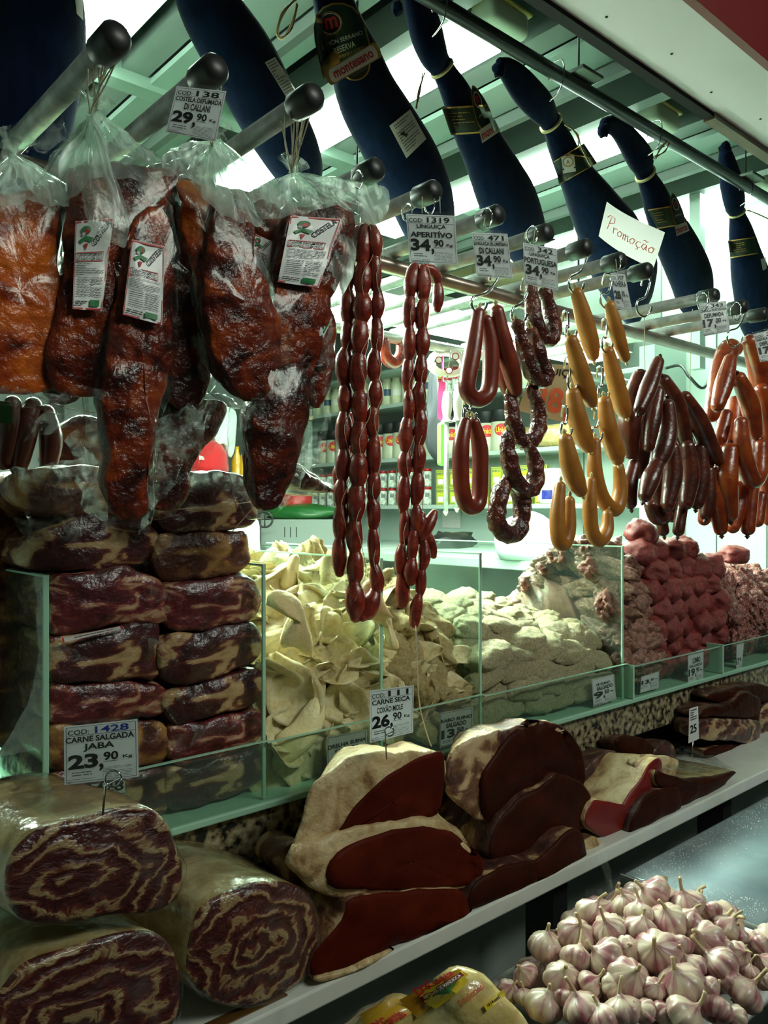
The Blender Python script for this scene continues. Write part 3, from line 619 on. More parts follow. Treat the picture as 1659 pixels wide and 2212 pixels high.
deco(H3, bv3, [(841, 272), (886, 236), (921, 300), (878, 342)], 'paper_note', 'paper', lambda s, l: (rows(s, l, .15, .08, .85, .22, 2, 4, 3), rows(s, l, .12, .30, .9, .92, 8, 4, 4), s.poly(l, [(.25, .34), (.36, .38), (.42, .33), (.40, .46), (.50, .52), (.36, .56), (.32, .46), (.22, .42)], .007, 0)))
deco(H2, b2.bvh(), [(572, 135), (594, 123), (648, 208), (626, 222)], 'printed_slip', 'paper', lambda s, l: rows(s, l, .12, .04, .9, .96, 14, 4, 5))
deco(H1, b1.bvh(), [(160, -20), (178, -20), (180, 44), (166, 30)], 'printed_slip', 'paper', None)
def band(H, bvh, q, seed):
    sh = Sheet(q, on(bvh, plane_y(1.3))); mb = MB(); sh.rect(mb, 0, 0, 1, 1, .003, 10, 4, 0)
    o = part('band_label', mb, ['lab_g'], H); l = MB()
    for v in (.03, .97):
        for i in range(10): sh.line(l, [(i / 10, v), ((i + 1) / 10, v)], .06, .006, 3)
    rows(sh, l, .12, .22, .60, .8, 5, 3, seed, .005, .25); part('lettering', l, ['lab_k', 'lab_w', 'red', 'gold'], o, False)
bv4, bv5, bv6, bv7 = b4.bvh(), b5.bvh(), b6.bvh(), b7.bvh()
band(H4, bv4, [(954, 232), (1052, 226), (1078, 285), (974, 292)], 1)
band(H6, bv6, [(1399, 453), (1448, 445), (1462, 488), (1420, 495)], 2)
band(H7, bv7, [(1572, 520), (1630, 512), (1638, 548), (1578, 558)], 3)
def seal(H, bvh, q):
    f_ = on(bvh, plane_y(1.5)); X0 = min(a for a, b in q); X1 = max(a for a, b in q); Y0 = min(b for a, b in q); Y1 = max(b for a, b in q)
    sh = Sheet(q, plane_y(min(f_(X0 + (X1 - X0) * i / 8, Y0 + (Y1 - Y0) * j / 8).y for i in range(9) for j in range(9)) - .004)); mb = MB()
    sh.disc(mb, .5, .42, .54, .46, .004, 1); sh.disc(mb, .5, .42, .48, .42, .005, 0); o = part('maker_label', mb, ['lab_g', 'gold'], H, False)
    l = MB(); sh.disc(l, .5, .24, .30, .16, .006, 1); sh.disc(l, .5, .24, .25, .135, .0065, 0); sh.text(l, 'm', .36, .16, .64, .30, .0075, .03, 2)
    sh.text(l, 'JAMÓN', .2, .48, .85, .56, .0065, 0, 1); sh.rect(l, .0, .74, 1.0, .98, .007, 4, 2, 1); sh.text(l, 'monte', .08, .80, .92, .94, .009, .02, 2)
    part('lettering', l, ['lab_k', 'lab_w', 'red', 'gold'], o, False)
seal(H4, bv4, [(1014, 196), (1030, 182), (1082, 285), (1042, 312)])
seal(H6, bv6, [(1445, 420), (1462, 420), (1490, 500), (1462, 512)])
# band with the small white square
sh = Sheet([(1196, 350), (1262, 310), (1290, 352), (1208, 398)], on(bv5, plane_y(1.3))); mb = MB(); sh.rect(mb, 0, 0, 1, 1, .003, 10, 6); bo = part('band_label', mb, 'lab_g', H5); l = MB()
for a, b in (((0, 0), (1, 0)), ((0, 1), (1, 1)), ((.45, 0), (1, .75))):
    for i in range(6): sh.line(l, [(a[0] + (b[0] - a[0]) * i / 6, a[1] + (b[1] - a[1]) * i / 6), (a[0] + (b[0] - a[0]) * (i + 1) / 6, a[1] + (b[1] - a[1]) * (i + 1) / 6)], .04, .006, 0)
part('gilt_line', l, 'gold', bo, False)
deco(H5, bv5, [(1212, 338), (1240, 335), (1244, 370), (1216, 375)], 'square_sticker', 'paper', lambda s, l: (s.disc(l, .5, .36, .40, .30, .0045, 3), s.disc(l, .5, .36, .32, .24, .005, 1), s.text(l, 'A', .34, .24, .62, .48, .006, 0, 0), s.rect(l, 0, .72, 1, .80, .005, 1, 1, 0)))
deco(H7, bv7, [(1643, 560), (1654, 555), (1656, 580), (1648, 585)], 'paper_note', 'paper', None)
# raffia tied round the hams
def raffia(H, pts, Y, w_=.0016):
    for k in range(3):
        rd = random.Random(k); P = [PY(x + rd.uniform(-3, 3), y + rd.uniform(-3, 3), Y) for x, y in pts]
        part('raffia', MB().tube(P, w_, 5, smooth_k=4), 'tie', H)
raffia(H5, [(1222, 268), (1245, 290), (1256, 320), (1268, 345), (1276, 358)], 1.28)
raffia(H6, [(1414, 342), (1430, 318), (1444, 306), (1436, 326), (1416, 340)], 1.34)
raffia(H7, [(1614, 452), (1632, 462), (1658, 472)], 1.32)
raffia(H4, [(915, 155), (906, 200), (898, 235)], 1.36)
raffia(H3, [(640, -5), (612, 30), (598, 70), (608, 82), (630, 60), (640, 10)], 1.2, .002)
# hooks that carry the hams
for i, (x, y, lb) in enumerate(((947, 20, 'the ham with the green band label'), (1200, 160, 'the ham behind the handwritten sign'), (1412, 280, 'the slim ham right of the handwritten sign'), (1610, 395, 'the ham at the right edge'))):
    a = PY(x, y, 1.35); X = a.x
    P = [(X, 1.372, 2.80), (X, 1.368, 2.835), (X, 1.35, 2.842), (X, 1.326, 2.835), (X, 1.322, 2.80), (X, 1.335, 2.76), (X, 1.37, 2.74)]
    solo('ham_hook', MB().tube(P, .0018, 8, smooth_k=4), 'chrome', 'thin steel hook over the dark rail carrying ' + lb, 'hook', 'hooks on the ham rail')
# handwritten paper
sh = Sheet([(1316, 434), (1433, 503), (1412, 580), (1294, 510)], lambda x, y: PY(x, y, 1.22) + Vector((0, .012 * math.sin((x - 1290) / 40), 0)))
mb = MB(); sh.rect(mb, 0, 0, 1, 1, 0, 12, 6); back = MB(); o = thing('paper_sign', 'tilted white paper with Promoção handwritten in orange, stuck to a ham', 'sign', sh.at(.5, 1, 0))
part('sheet', mb, 'paper', o)
HW = {'P': [[(0, 0), (.15, 1)], [(-.25, .8), (.0, 1.1), (.5, 1.1), (.55, .75), (.1, .5)]], 'r': [[(0, .45), (.08, 0)], [(.06, .3), (.25, .48), (.4, .4)]],
      'o': [[(.2, .45), (.0, .25), (.1, .02), (.3, .05), (.4, .3), (.2, .45), (.5, .4)]], 'm': [[(0, .42), (.05, 0)], [(.03, .3), (.18, .45), (.24, .0)], [(.22, .3), (.4, .45), (.48, 0), (.56, .1)]],
      'c': [[(.38, .42), (.12, .42), (.0, .2), (.12, .0), (.4, .06)], [(.2, 0), (.25, -.12), (.1, -.2)]], 'a': [[(.36, .42), (.1, .42), (0, .15), (.2, 0), (.36, .35)], [(.36, .42), (.38, .05), (.5, .05)], [(.02, .62), (.15, .72), (.25, .6), (.4, .7)]]}
l = MB(); u = .13
for ch, adv in zip('Promocao', (.55, .42, .5, .58, .5, .45, .52, .4)):
    if ch == 'o' and False: pass
    for st in HW[ch]:
        sh.line(l, [(u + a * .19, .66 - b * .36) for a, b in st], .014, .0012)
    u += adv * .205
part('handwriting', l, 'orange', o, False)

# ================================================================ S hooks
def shook(pts, Y, lab, r=.0024, grp='steel hooks of the sausage rack'):
    P = [PY(x, y, Y + dy) for x, y, dy in pts]
    return solo('s_hook', MB().tube(P, r, 8, smooth_k=5, round_end=True), 'chrome', lab, 'hook', grp)
YS = .92
def big_hook(x0, y0, x1, y1, lab, s=1, Y=YS):
    dx = x1 - x0; dy = y1 - y0
    return shook([(x0 - 10 * s, y0 + 4, .02), (x0 - 6 * s, y0 - 16, .01), (x0 + 6 * s, y0 - 16, 0), (x0 + 8 * s, y0, 0), (x0 + dx * .45, y0 + dy * .45, 0), (x1 - 14 * s, y1 - 26, 0), (x1 - 16 * s, y1 - 4, 0), (x1 - 2 * s, y1 + 8, 0), (x1 + 12 * s, y1 - 2, -.005), (x1 + 16 * s, y1 - 14, -.01)], Y, lab)
big_hook(1068, 600, 1036, 668, 'curved hook holding the left smooth ring sausages')
big_hook(1136, 620, 1122, 692, 'curved hook holding the wrinkled dark sausages')
big_hook(1262, 552, 1246, 626, 'curved hook holding the upper ochre sausage')
big_hook(1312, 610, 1314, 660, 'curved hook holding the right chain of ochre sausages')
big_hook(1396, 612, 1392, 676, 'empty curved hook hanging under the handwritten paper sign')
big_hook(1600, 678, 1588, 742, 'curved hook holding the orange-brown bunch of sausages')
big_hook(1222, 690, 1234, 730, 'short hook joining the two upper left ochre sausages', .7)
big_hook(1306, 708, 1312, 756, 'short hook joining the two upper right ochre sausages', .7)
big_hook(1226, 790, 1238, 838, 'short hook above the third left ochre sausage', .7)
big_hook(1296, 810, 1304, 862, 'short hook above the third right ochre sausage', .7)
big_hook(1220, 895, 1224, 940, 'short hook above the fourth left ochre sausage', .7)
big_hook(1290, 900, 1290, 950, 'short hook above the fourth right ochre sausage', .7)
big_hook(1012, 868, 1016, 908, 'short hook between the two smooth ring sausages', .8)
for i, (x, y, lb) in enumerate(((772, 380, 'the rod left of the LINGUIÇA APERITIVO card'), (880, 452, 'the LINGUIÇA APERITIVO rod'), (928, 435, 'the LINGUIÇA APERITIVO card'), (1052, 462, 'the LINGUIÇA BLUMENAU card'), (1150, 500, 'the LINGUIÇA PORTUGUESA card'), (1330, 560, 'the ALHEIRA card'), (1518, 645, 'the LINGUIÇA PORTUGUESA DEFUMADA card'), (1590, 665, 'the orange-brown bunch'))):
    shook([(x - 8, y + 22, .02), (x - 12, y + 4, .01), (x, y - 12, 0), (x + 10, y - 4, -.02), (x + 10, y + 14, -.02), (x + 3, y + 28, -.02), (x - 4, y + 24, -.02)], .90, 'thin wire hook over a rod at ' + lb, .0013, 'thin wire hooks')

# ================================================================ sausages
def c4x(a): return [(640 + x * .36166, 440 + y * .36166) for x, y in a]
def c5x(a): return [(1000 + x * .3972, 440 + y * .3972) for x, y in a]
def saus(name, pts, rpx, Y, mat, lab, grp, cat='sausage', tips=True, dy=0.0, amp=.0, f=60, tipm='tie'):
    n = len(pts); P = [PY(x, y, Y + dy * math.sin(math.pi * i / (n - 1))) for i, (x, y) in enumerate(pts)]
    r = rpx * 1.12 * sy(pts[n // 2][0], Y); R_ = [r] * n
    R_[0] *= .72; R_[-1] *= .72
    mb = MB().tube(P, R_, 16, smooth_k=6, round_end=True)
    if amp: mb.noise(amp, f, rpx + n)
    lo = min(P, key=lambda v: v.z)
    if not tips: return solo(name, mb, mat, lab, cat, grp)
    o = thing(name, lab, cat, (lo.x, lo.y, lo.z - r), grp)
    part('casing', mb, mat, o)
    for a, b in ((P[0], P[1]), (P[-1], P[-2])):
        d = (a - b).normalized(); q = a + d * R_[0] * .8
        part('tied_end', MB().tube([q - d * .002, q + d * .003, q + d * .0045, q + d * .009], [r * .36, r * .16, r * .30, r * .12], 8, round_end=True), tipm, o)
    return o
G = 'smooth ring sausages'
saus('ring_sausage', [(1034, 676), (1021, 762), (1009, 830), (1016, 855), (1034, 863), (1053, 850), (1059, 815), (1060, 747), (1051, 692)], 16.5, YS, 'ring', 'smooth brown-red ring sausage, uppermost on the left, under the BLUMENAU card', G)
saus('ring_sausage', [(1068, 690), (1079, 765), (1096, 838), (1110, 856)], 14, YS + .03, 'ring', 'smooth sausage arm behind, between the ring sausages and the wrinkled ones', G)
saus('ring_sausage', [(1074, 672), (1086, 735), (1106, 805), (1114, 846)], 18, YS - .01, 'ring', 'smooth fat sausage hanging from its tied end, right of the upper ring', G)
saus('ring_sausage', [(1006, 912), (996, 964), (996, 1037), (1003, 1080), (1018, 1096), (1034, 1082), (1038, 1020), (1036, 964), (1024, 912)], 16, YS, 'ring', 'smooth brown-red ring sausage, lower one, hanging on a short hook', G)
G = 'wrinkled dark sausages'
for k, (p, r, lb) in enumerate((([(1146, 622), (1154, 690), (1172, 728), (1192, 728), (1194, 695), (1178, 630)], 16, 'right below the PORTUGUESA card'),
    ([(1118, 702), (1135, 758), (1147, 802), (1170, 824), (1181, 812), (1164, 765), (1148, 715)], 15, 'second from the top'),
    ([(1100, 862), (1108, 903), (1121, 946), (1140, 955), (1160, 935), (1164, 892), (1150, 842)], 16, 'in the middle of the chain'),
    ([(1097, 942), (1099, 990), (1114, 1037), (1136, 1060), (1156, 1046), (1157, 1004), (1143, 962)], 16, 'second from the bottom'),
    ([(1096, 1036), (1079, 1073), (1072, 1120), (1089, 1151), (1114, 1151), (1127, 1120), (1127, 1077), (1114, 1042)], 18, 'at the bottom of the chain'))):
    saus('wrinkled_sausage', p, r, YS - .012 * (k % 2), 'wrink', 'wrinkled dark red sausage loop, ' + lb, G, amp=.004, f=70)
G = 'ochre alheira sausages'
for k, (p, r, lb) in enumerate((([(1246, 633), (1261, 686), (1276, 742), (1281, 768)], 17, 'topmost of the left chain'), ([(1234, 736), (1250, 790), (1268, 845), (1277, 868)], 18, 'second of the left chain'),
    ([(1238, 850), (1246, 897), (1260, 944), (1270, 965)], 19, 'third of the left chain'), ([(1222, 950), (1230, 996), (1244, 1040), (1254, 1060)], 19, 'fourth of the left chain'),
    ([(1210, 1050), (1204, 1115), (1207, 1165), (1219, 1172), (1228, 1140), (1230, 1082)], 15, 'a loop at the bottom of the left chain'),
    ([(1318, 660), (1332, 718), (1350, 772)], 15, 'topmost of the right chain, under the ALHEIRA card'), ([(1314, 760), (1329, 821), (1344, 877), (1350, 892)], 17, 'second of the right chain'),
    ([(1306, 868), (1314, 925), (1330, 978), (1334, 992)], 18, 'third of the right chain'), ([(1285, 955), (1285, 1020), (1301, 1076), (1328, 1100), (1340, 1062), (1336, 1008)], 15, 'a loop, fourth of the right chain'),
    ([(1277, 1040), (1274, 1091), (1279, 1147), (1294, 1167), (1310, 1147), (1313, 1110)], 14, 'a loop at the bottom of the right chain'))):
    saus('ochre_sausage', p, r, YS - .01 * (k % 2), 'ochre', 'plump ochre sausage, ' + lb, G)
DK = [([(1060, 860), (1010, 1000), (962, 1120)], 33, -.05, 'leaning across the front at the top of the bunch'), ([(1062, 1020), (1030, 1180), (1010, 1320)], 32, -.04, 'just under the front sausage'), ([(1112, 1095), (1112, 1230), (1085, 1350), (1065, 1400)], 38, -.05, 'fat one in the middle of the bunch'),
      ([(1090, 965), (1160, 1100), (1210, 1300)], 38, -.02, 'slanting down right from the knot'), ([(965, 940), (925, 1080), (905, 1200), (912, 1350)], 44, 0, 'thick one at the left shoulder'), ([(1205, 1055), (1280, 1180), (1340, 1320), (1390, 1390)], 36, -.02, 'reaching furthest to the right'),
      ([(1240, 1170), (1300, 1300), (1330, 1420)], 34, .0, 'just inside the right edge of the bunch'), ([(930, 1420), (902, 1540), (912, 1630)], 33, 0, 'short one at the lower left edge'), ([(1060, 1410), (1020, 1500), (990, 1590)], 36, -.05, 'lying low in front, left of centre'),
      ([(1140, 1330), (1142, 1480), (1112, 1640)], 36, -.03, 'in the lower centre'), ([(1222, 1320), (1232, 1480), (1212, 1630)], 38, -.03, 'in the lower right centre'), ([(1292, 1330), (1292, 1500), (1272, 1630)], 35, -.01, 'low on the right side'), ([(1335, 1450), (1332, 1600), (1320, 1690)], 32, 0, 'lowest at the right edge'),
      ([(1020, 1640), (1060, 1700), (1112, 1700)], 34, 0, 'bent across the bottom'), ([(1075, 1690), (1090, 1780)], 30, .01, 'left one of the two lowest tips'), ([(1192, 1640), (1172, 1780)], 31, -.01, 'right one of the two lowest tips'),
      ([(985, 1180), (965, 1330), (962, 1460)], 38, .01, 'behind, in the left half'), ([(1180, 1180), (1190, 1330), (1180, 1500)], 38, .02, 'behind, in the middle of the right half'), ([(1040, 1180), (1060, 1340), (1050, 1500), (1060, 1640)], 42, .04, 'deep inside the bunch'), ([(1130, 1480), (1150, 1600), (1140, 1700)], 36, .03, 'deep at the bottom of the bunch'), ([(1260, 1200), (1262, 1340), (1250, 1480)], 36, .03, 'deep at the right of the bunch')]
for k, (p, r, d, lb) in enumerate(DK):
    saus('smoked_sausage', c5x(p), r * .3972 * 1.3, .95 + d, 'smoke', 'dark smoked sausage, big bunch, ' + lb, 'dark smoked sausage bunch', tips=k in (0, 2, 3, 7, 8, 11, 12, 14, 15), tipm='rib_d')
OR_ = [([(1560, 748), (1600, 860), (1618, 960), (1622, 1050)], 40, 0, 'hooked over at the top right'), ([(1480, 790), (1440, 800), (1395, 960), (1352, 1150)], 42, .01, 'hooked over at the top left'), ([(1452, 850), (1420, 980), (1385, 1100)], 36, -.03, 'in front of the top left one'), ([(1500, 950), (1560, 1090), (1592, 1250)], 38, -.04, 'slanting in front at the upper right'),
       ([(1432, 1150), (1398, 1280)], 38, .0, 'short one at the middle left'), ([(1512, 1190), (1520, 1350), (1570, 1498), (1610, 1450), (1622, 1310)], 36, -.05, 'bent into a hook in the middle'), ([(1452, 1340), (1432, 1500), (1452, 1690)], 44, -.03, 'thick one at the lower centre'), ([(1382, 1460), (1380, 1600), (1402, 1770)], 38, -.01, 'lower left, reaching the bottom'),
       ([(1325, 1600), (1312, 1720)], 34, .01, 'lowest at the left edge'), ([(1502, 1540), (1492, 1650), (1468, 1760)], 36, .0, 'behind the thick lower one'), ([(1572, 1540), (1550, 1770)], 38, -.02, 'lower right of the centre'), ([(1622, 1590), (1602, 1730)], 33, .0, 'lower right near the picture edge'), ([(1625, 1010), (1655, 1160), (1660, 1280)], 38, -.01, 'upper one cut by the picture edge'), ([(1655, 1500), (1668, 1720)], 36, .0, 'lower one cut by the picture edge'), ([(1420, 1280), (1400, 1400), (1390, 1500)], 38, .02, 'behind, at the middle left'), ([(1560, 1250), (1540, 1400), (1520, 1560)], 40, .03, 'deep inside the bunch'), ([(1640, 1300), (1650, 1420), (1640, 1560)], 38, .02, 'behind, at the middle right'), ([(1480, 1080), (1470, 1200), (1460, 1340)], 40, .03, 'deep inside under the top ones')]
for k, (p, r, d, lb) in enumerate(OR_):
    saus('smoked_sausage', c5x(p), r * .3972 * 1.25, .95 + d, 'smoke_o', 'orange-brown sausage, right bunch, ' + lb, 'orange-brown sausage bunch', tips=k in (3, 6, 7, 10), tipm='rib_d')
# ---- strings of small sausages
def strand(pts, rpx, Y, lab, lk=62, twine=True, seed=0, rr=None, nm='sausage_string'):
    rd = random.Random(seed); P = [PY(x, y, Y) for x, y in pts]; n = len(pts)
    Rr = [(rr[i] if rr else rpx) * sy(pts[i][0], Y) for i in range(n)]
    P, Rr = resample(P, Rr, 12)
    L = [0]
    for a, b in zip(P, P[1:]): L.append(L[-1] + (b - a).length)
    def at(s_):
        s_ = min(max(s_, 0), L[-1] - 1e-6); k = 0
        while L[k + 1] < s_: k += 1
        u_ = (s_ - L[k]) / (L[k + 1] - L[k]); return P[k].lerp(P[k + 1], u_), Rr[k]
    ll = lk * sy(pts[n // 2][0], Y); m = max(1, round(L[-1] / ll)); cut = [0] + [L[-1] * (i + rd.uniform(-.12, .12)) / m for i in range(1, m)] + [L[-1]]
    lo = min(P, key=lambda v: v.z); o = thing(nm, lab, 'sausage', lo, 'strings of small tied sausages')
    tw = MB()
    for a, b in zip(cut, cut[1:]):
        K = 12; pp = []; rr_ = []; k_ = rd.uniform(.88, 1.08); dx = rd.uniform(-.003, .003)
        for j in range(K + 1):
            q = j / K; c, r = at(a + (b - a) * q); e = math.sin(math.pi * min(max(q, .03), .97)) ** .42
            pp.append(c + RGT * dx * e); rr_.append(r * 1.12 * k_ * (.42 + .62 * e))
        mb = MB().tube(pp, rr_, 12, round_end=True); mb.noise(.0012, 60, a * 50); part('link', mb, 'link', o)
        c, r = at(b)
        if b < L[-1] - .001: tw.tube([c + UP * .0014, c - UP * .0014], r * .42, 10)
    if twine:
        T = []; s_ = 0; i = 0
        while s_ < L[-1]:
            c, r = at(s_); T.append(c + Vector((math.sin(i * 2.1) * r * .9, -r * (1.02 + .1 * math.cos(i)), 0))); s_ += ll * .8; i += 1
        tw.tube(T, .0005, 5, smooth_k=4)
    part('twine', tw, 'twine', o); return o
strand([(772, 500), (758, 545), (752, 620), (750, 690), (748, 765), (746, 838), (744, 910), (743, 982), (739, 1055), (736, 1130), (735, 1180), (734, 1238)], 16, .94, 'string of small tied sausages, left column of the long loop', 68, seed=1)
strand([(786, 492), (783, 560), (781, 620), (778, 700), (777, 780), (777, 850), (777, 920), (774, 1000), (772, 1080), (768, 1150), (768, 1220), (765, 1275), (768, 1332)], 18, .92, 'string of small tied sausages, thick middle column of the long loop', 72, seed=2)
strand([(804, 492), (810, 530), (813, 620), (812, 700), (812, 770), (810, 840), (808, 920), (806, 1000), (803, 1080), (804, 1150), (807, 1220), (811, 1275), (800, 1318), (785, 1335)], 13, .91, 'string of small tied sausages, slim right column of the long loop', 64, seed=3, rr=[13, 15, 13, 13, 14, 14, 14, 14, 14, 13, 13, 16, 15, 12])
strand([(760, 900), (752, 960), (726 + 8, 1010), (735, 1060)], 14, .96, 'short dark string of small sausages behind the left column', 60, False, seed=4)
strand([(896, 575), (888, 640), (885, 700), (884, 760), (882, 830), (880, 900), (878, 970), (876, 1040), (873, 1100), (870, 1170), (867, 1240), (868, 1306)], 13, .92, 'second string of small tied sausages, left column under the APERITIVO card', 66, seed=5)
strand([(914, 580), (916, 640), (912, 700), (910, 760), (908, 830), (906, 900), (903, 970), (900, 1040), (896, 1085)], 14, .91, 'second string of small tied sausages, right column under the APERITIVO card', 60, seed=6)
strand([(918, 578), (938, 592), (946, 625), (945, 668)], 12.5, .91, 'short end of small sausages sticking out right under the APERITIVO card', 48, False, seed=7)
strand([(900, 1095), (894, 1160), (890, 1225), (888, 1258)], 13, .905, 'lower cluster of small sausages, left end', 60, False, seed=8)
strand([(912, 1112), (914, 1180), (910, 1240), (906, 1290), (897, 1350)], 12, .90, 'lower cluster of small sausages, long middle end reaching lowest', 58, False, seed=9)
strand([(938, 1108), (926, 1135), (914, 1160)], 12, .895, 'lower cluster of small sausages, stub pointing up to the right', 50, False, seed=10)
strand([(922, 1150), (930, 1176), (936, 1200)], 11, .905, 'lower cluster of small sausages, stub pointing down to the right', 46, False, seed=11)
solo('twine_strand', MB().tube([PY(x, y, .885) for x, y in ((898, 1352), (902, 1450), (904, 1500), (910, 1540), (922, 1585), (932, 1612))], .0009, 5, smooth_k=5), 'twine', 'thin loose white twine hanging down to the front beef piece', 'twine')
solo('twine_strand', MB().tube([PY(x, y, .93) for x, y in ((915, 895), (914, 1000), (913, 1100))], .0007, 5, smooth_k=3), 'twine', 'thin straight twine holding the lower cluster of small sausages', 'twine')
solo('twine_strand', MB().tube([PY(x, y, .92) for x, y in ((1392, 678), (1392, 740), (1393, 800))], .0008, 5, smooth_k=3), 'twine', 'thin twine from the empty hook to the dark smoked bunch', 'twine')
# ================================================================ price cards
def fine(sh, l, v0, seed=0):
    rows(sh, l, .10, v0, .38, v0 + .09, 2, 2, seed, .0012, .4); rows(sh, l, .04, v0 + .12, .42, v0 + .2, 3, 2, seed + 1, .0012, .35)
    rows(sh, l, .52, v0 - .04, .92, .96, 8, 2, seed + 2, .0012, .3)
def pcard(q, t, cod, l1, l2, pr, ct, lab, mat='card', code_mat=0, clip=None, v=(.30, .47), surf=None, big=.62, group='price cards', hang=None):
    surf = surf or plane_t(t); sh = Sheet(q, surf); base = sh.at(.5, 1, 0)
    o = thing('price_card', lab, 'price card', base, group)
    mb = MB(); a = [sh.at(u, w_, 0) for u, w_ in ((0, 0), (1, 0), (1, 1), (0, 1))]; bk = [p + (p - CAM).normalized() * .0012 for p in a]
    mb.add(a + bk, [(0, 3, 2, 1), (4, 5, 6, 7), (0, 1, 5, 4), (1, 2, 6, 5), (2, 3, 7, 6), (3, 0, 4, 7)]); part('card', mb, mat, o, False)
    l = MB(); sh.line(l, [(.03, .03), (.97, .03), (.97, .97), (.03, .97)], .007, .0008, 0, True)
    if cod is not None:
        sh.line(l, [(.03, .18), (.97, .18)], .007, .0008)
        sh.text(l, 'COD:', .05, .08, .34, .165, .001, .015)
        sh.text(l, cod, .42, .05, .88, .165, .001, .02, 1 if code_mat else 0)
    if l1: sh.text(l, l1[0], l1[1], .20, l1[2], v[0], .001, .03)
    if l2: sh.text(l, l2[0], l2[1], v[0] + .03, l2[2], v[1], .001, .03)
    b = v[1] + .035
    sh.text(l, pr, .05, b, .46, b + .25, .001, .045); sh.text(l, ',', .47, b + .19, .53, b + .32, .001, .03)
    sh.text(l, ct, .53, b, .73, b + .15, .001, .03); sh.line(l, [(.53, b + .165), (.73, b + .165)], .008, .0008)
    sh.text(l, 'Kg', .79, b + .08, .92, b + .15, .001, .03)
    fine(sh, l, b + .30, hash(cod or pr) % 97 if False else len(lab)); part('lettering', l, ['lab_k', 'blue', 'lab_gr'], o, False)
    sv = MB(); sh.rect(sv, -.02, -.07, 1.02, 1.03, .003, 2, 2); part('clear_sleeve', sv, 'sleeve', o)
    if hang:
        for (u0, x1, y1) in hang: part('thread', MB().tube([sh.at(u0, -.03, .002), surf(x1, y1)], .0006, 5), 'twine', o)
    return o
pcard([(382, 186), (489, 197), (466, 306), (358, 285)], .90, '138', ('COSTELA DEFUMADA', .04, .96), ('DI CALLANI', .24, .76), '29', '90', 'white price card reading COSTELA DEFUMADA DI CALLANI 29,90')
pcard([(877, 462), (983, 466), (989, 572), (885, 566)], 1.20, '1319', ('LINGUIÇA', .20, .80), ('APERITÍVO', .06, .92), '34', '90', 'white price card reading LINGUIÇA APERITÍVO 34,90', hang=[(.33, 912, 425), (.70, 950, 425)])
pcard([(1019, 502), (1096, 505), (1108, 602), (1030, 597)], 1.27, '471', ('LINGUIÇA BLUMENAU', .03, .97), ('DI CALLANI', .16, .84), '34', '90', 'white price card reading LINGUIÇA BLUMENAU DI CALLANI 34,90', hang=[(.3, 1048, 470)])
pcard([(1130, 524), (1203, 537), (1206, 627), (1133, 612)], 1.36, '342', ('LINGUIÇA', .18, .78), ('PORTUGUESA', .02, .98), '34', '90', 'white price card reading LINGUIÇA PORTUGUESA 34,90', hang=[(.3, 1156, 495)])
pcard([(1318, 590), (1350, 593), (1366, 672), (1331, 666)], 1.55, '307', ('ALHEIRA', .04, .94), None, '28', '90', 'small narrow price card reading ALHEIRA 28,90', v=(.36, .44), hang=[(.5, 1330, 560)])
pcard([(1510, 656), (1568, 650), (1577, 716), (1519, 727)], 1.83, '343', ('LINGUIÇA PORTUGUESA', .02, .98), ('DEFUMADA', .14, .86), '17', '00', 'white price card reading LINGUIÇA PORTUGUESA DEFUMADA 17,00', hang=[(.4, 1530, 630)])
pcard([(1627, 722), (1690, 706), (1700, 772), (1642, 782)], 1.95, '344', ('LINGUIÇA CALABRESA', .02, .98), ('DEFUMADA', .14, .86), '17', '00', 'price card cut by the right picture edge, DEFUMADA 17,00')
J = pcard([(138, 1570), (297, 1553), (300, 1678), (139, 1696)], .80, '1428', ('CARNE SALGADA', .02, .95), ('JABA', .26, .68), '23', '90', 'white price card reading CARNE SALGADA JABA 23,90 on a wire holder', code_mat=1)
J2 = pcard([(799, 1492), (894, 1480), (892, 1582), (799, 1605)], 1.07, '111', ('CARNE SECA', .05, .92), ('COXÃO MOLE', .16, .76), '26', '90', 'white price card reading CARNE SECA COXÃO MOLE 26,90 on a wire pin')
def ring_pin(x, y, r, x2, y2, t, lab):
    P = [PT(x + r * math.cos(a), y + r * math.sin(a), t) for a in [i * .5 for i in range(0, 26)]] + [PT(x - r * .9, y + r * .8, t), PT(x2, y2, t + .01)]
    solo('card_pin', MB().tube(P, .0012 if r > 12 else .0009, 7), 'chrome', lab, 'card holder', 'wire pins holding price cards')
ring_pin(244, 1682, 18, 222, 1760, .785, 'coiled wire holder of the CARNE SALGADA card, stuck in the rolled beef')
ring_pin(841, 1580, 10, 835, 1640, 1.055, 'coiled wire pin of the CARNE SECA card, stuck in the beef piece')
gl = lambda Y: plane_y(Y)
YG = .996
def gcard(q, l1, l2, pr, ct, lab, cod=None, mat='card_d', v=(.30, .47), Y=YG): return pcard(q, 1, cod, l1, l2, pr, ct, lab, mat, surf=gl(Y), v=v)
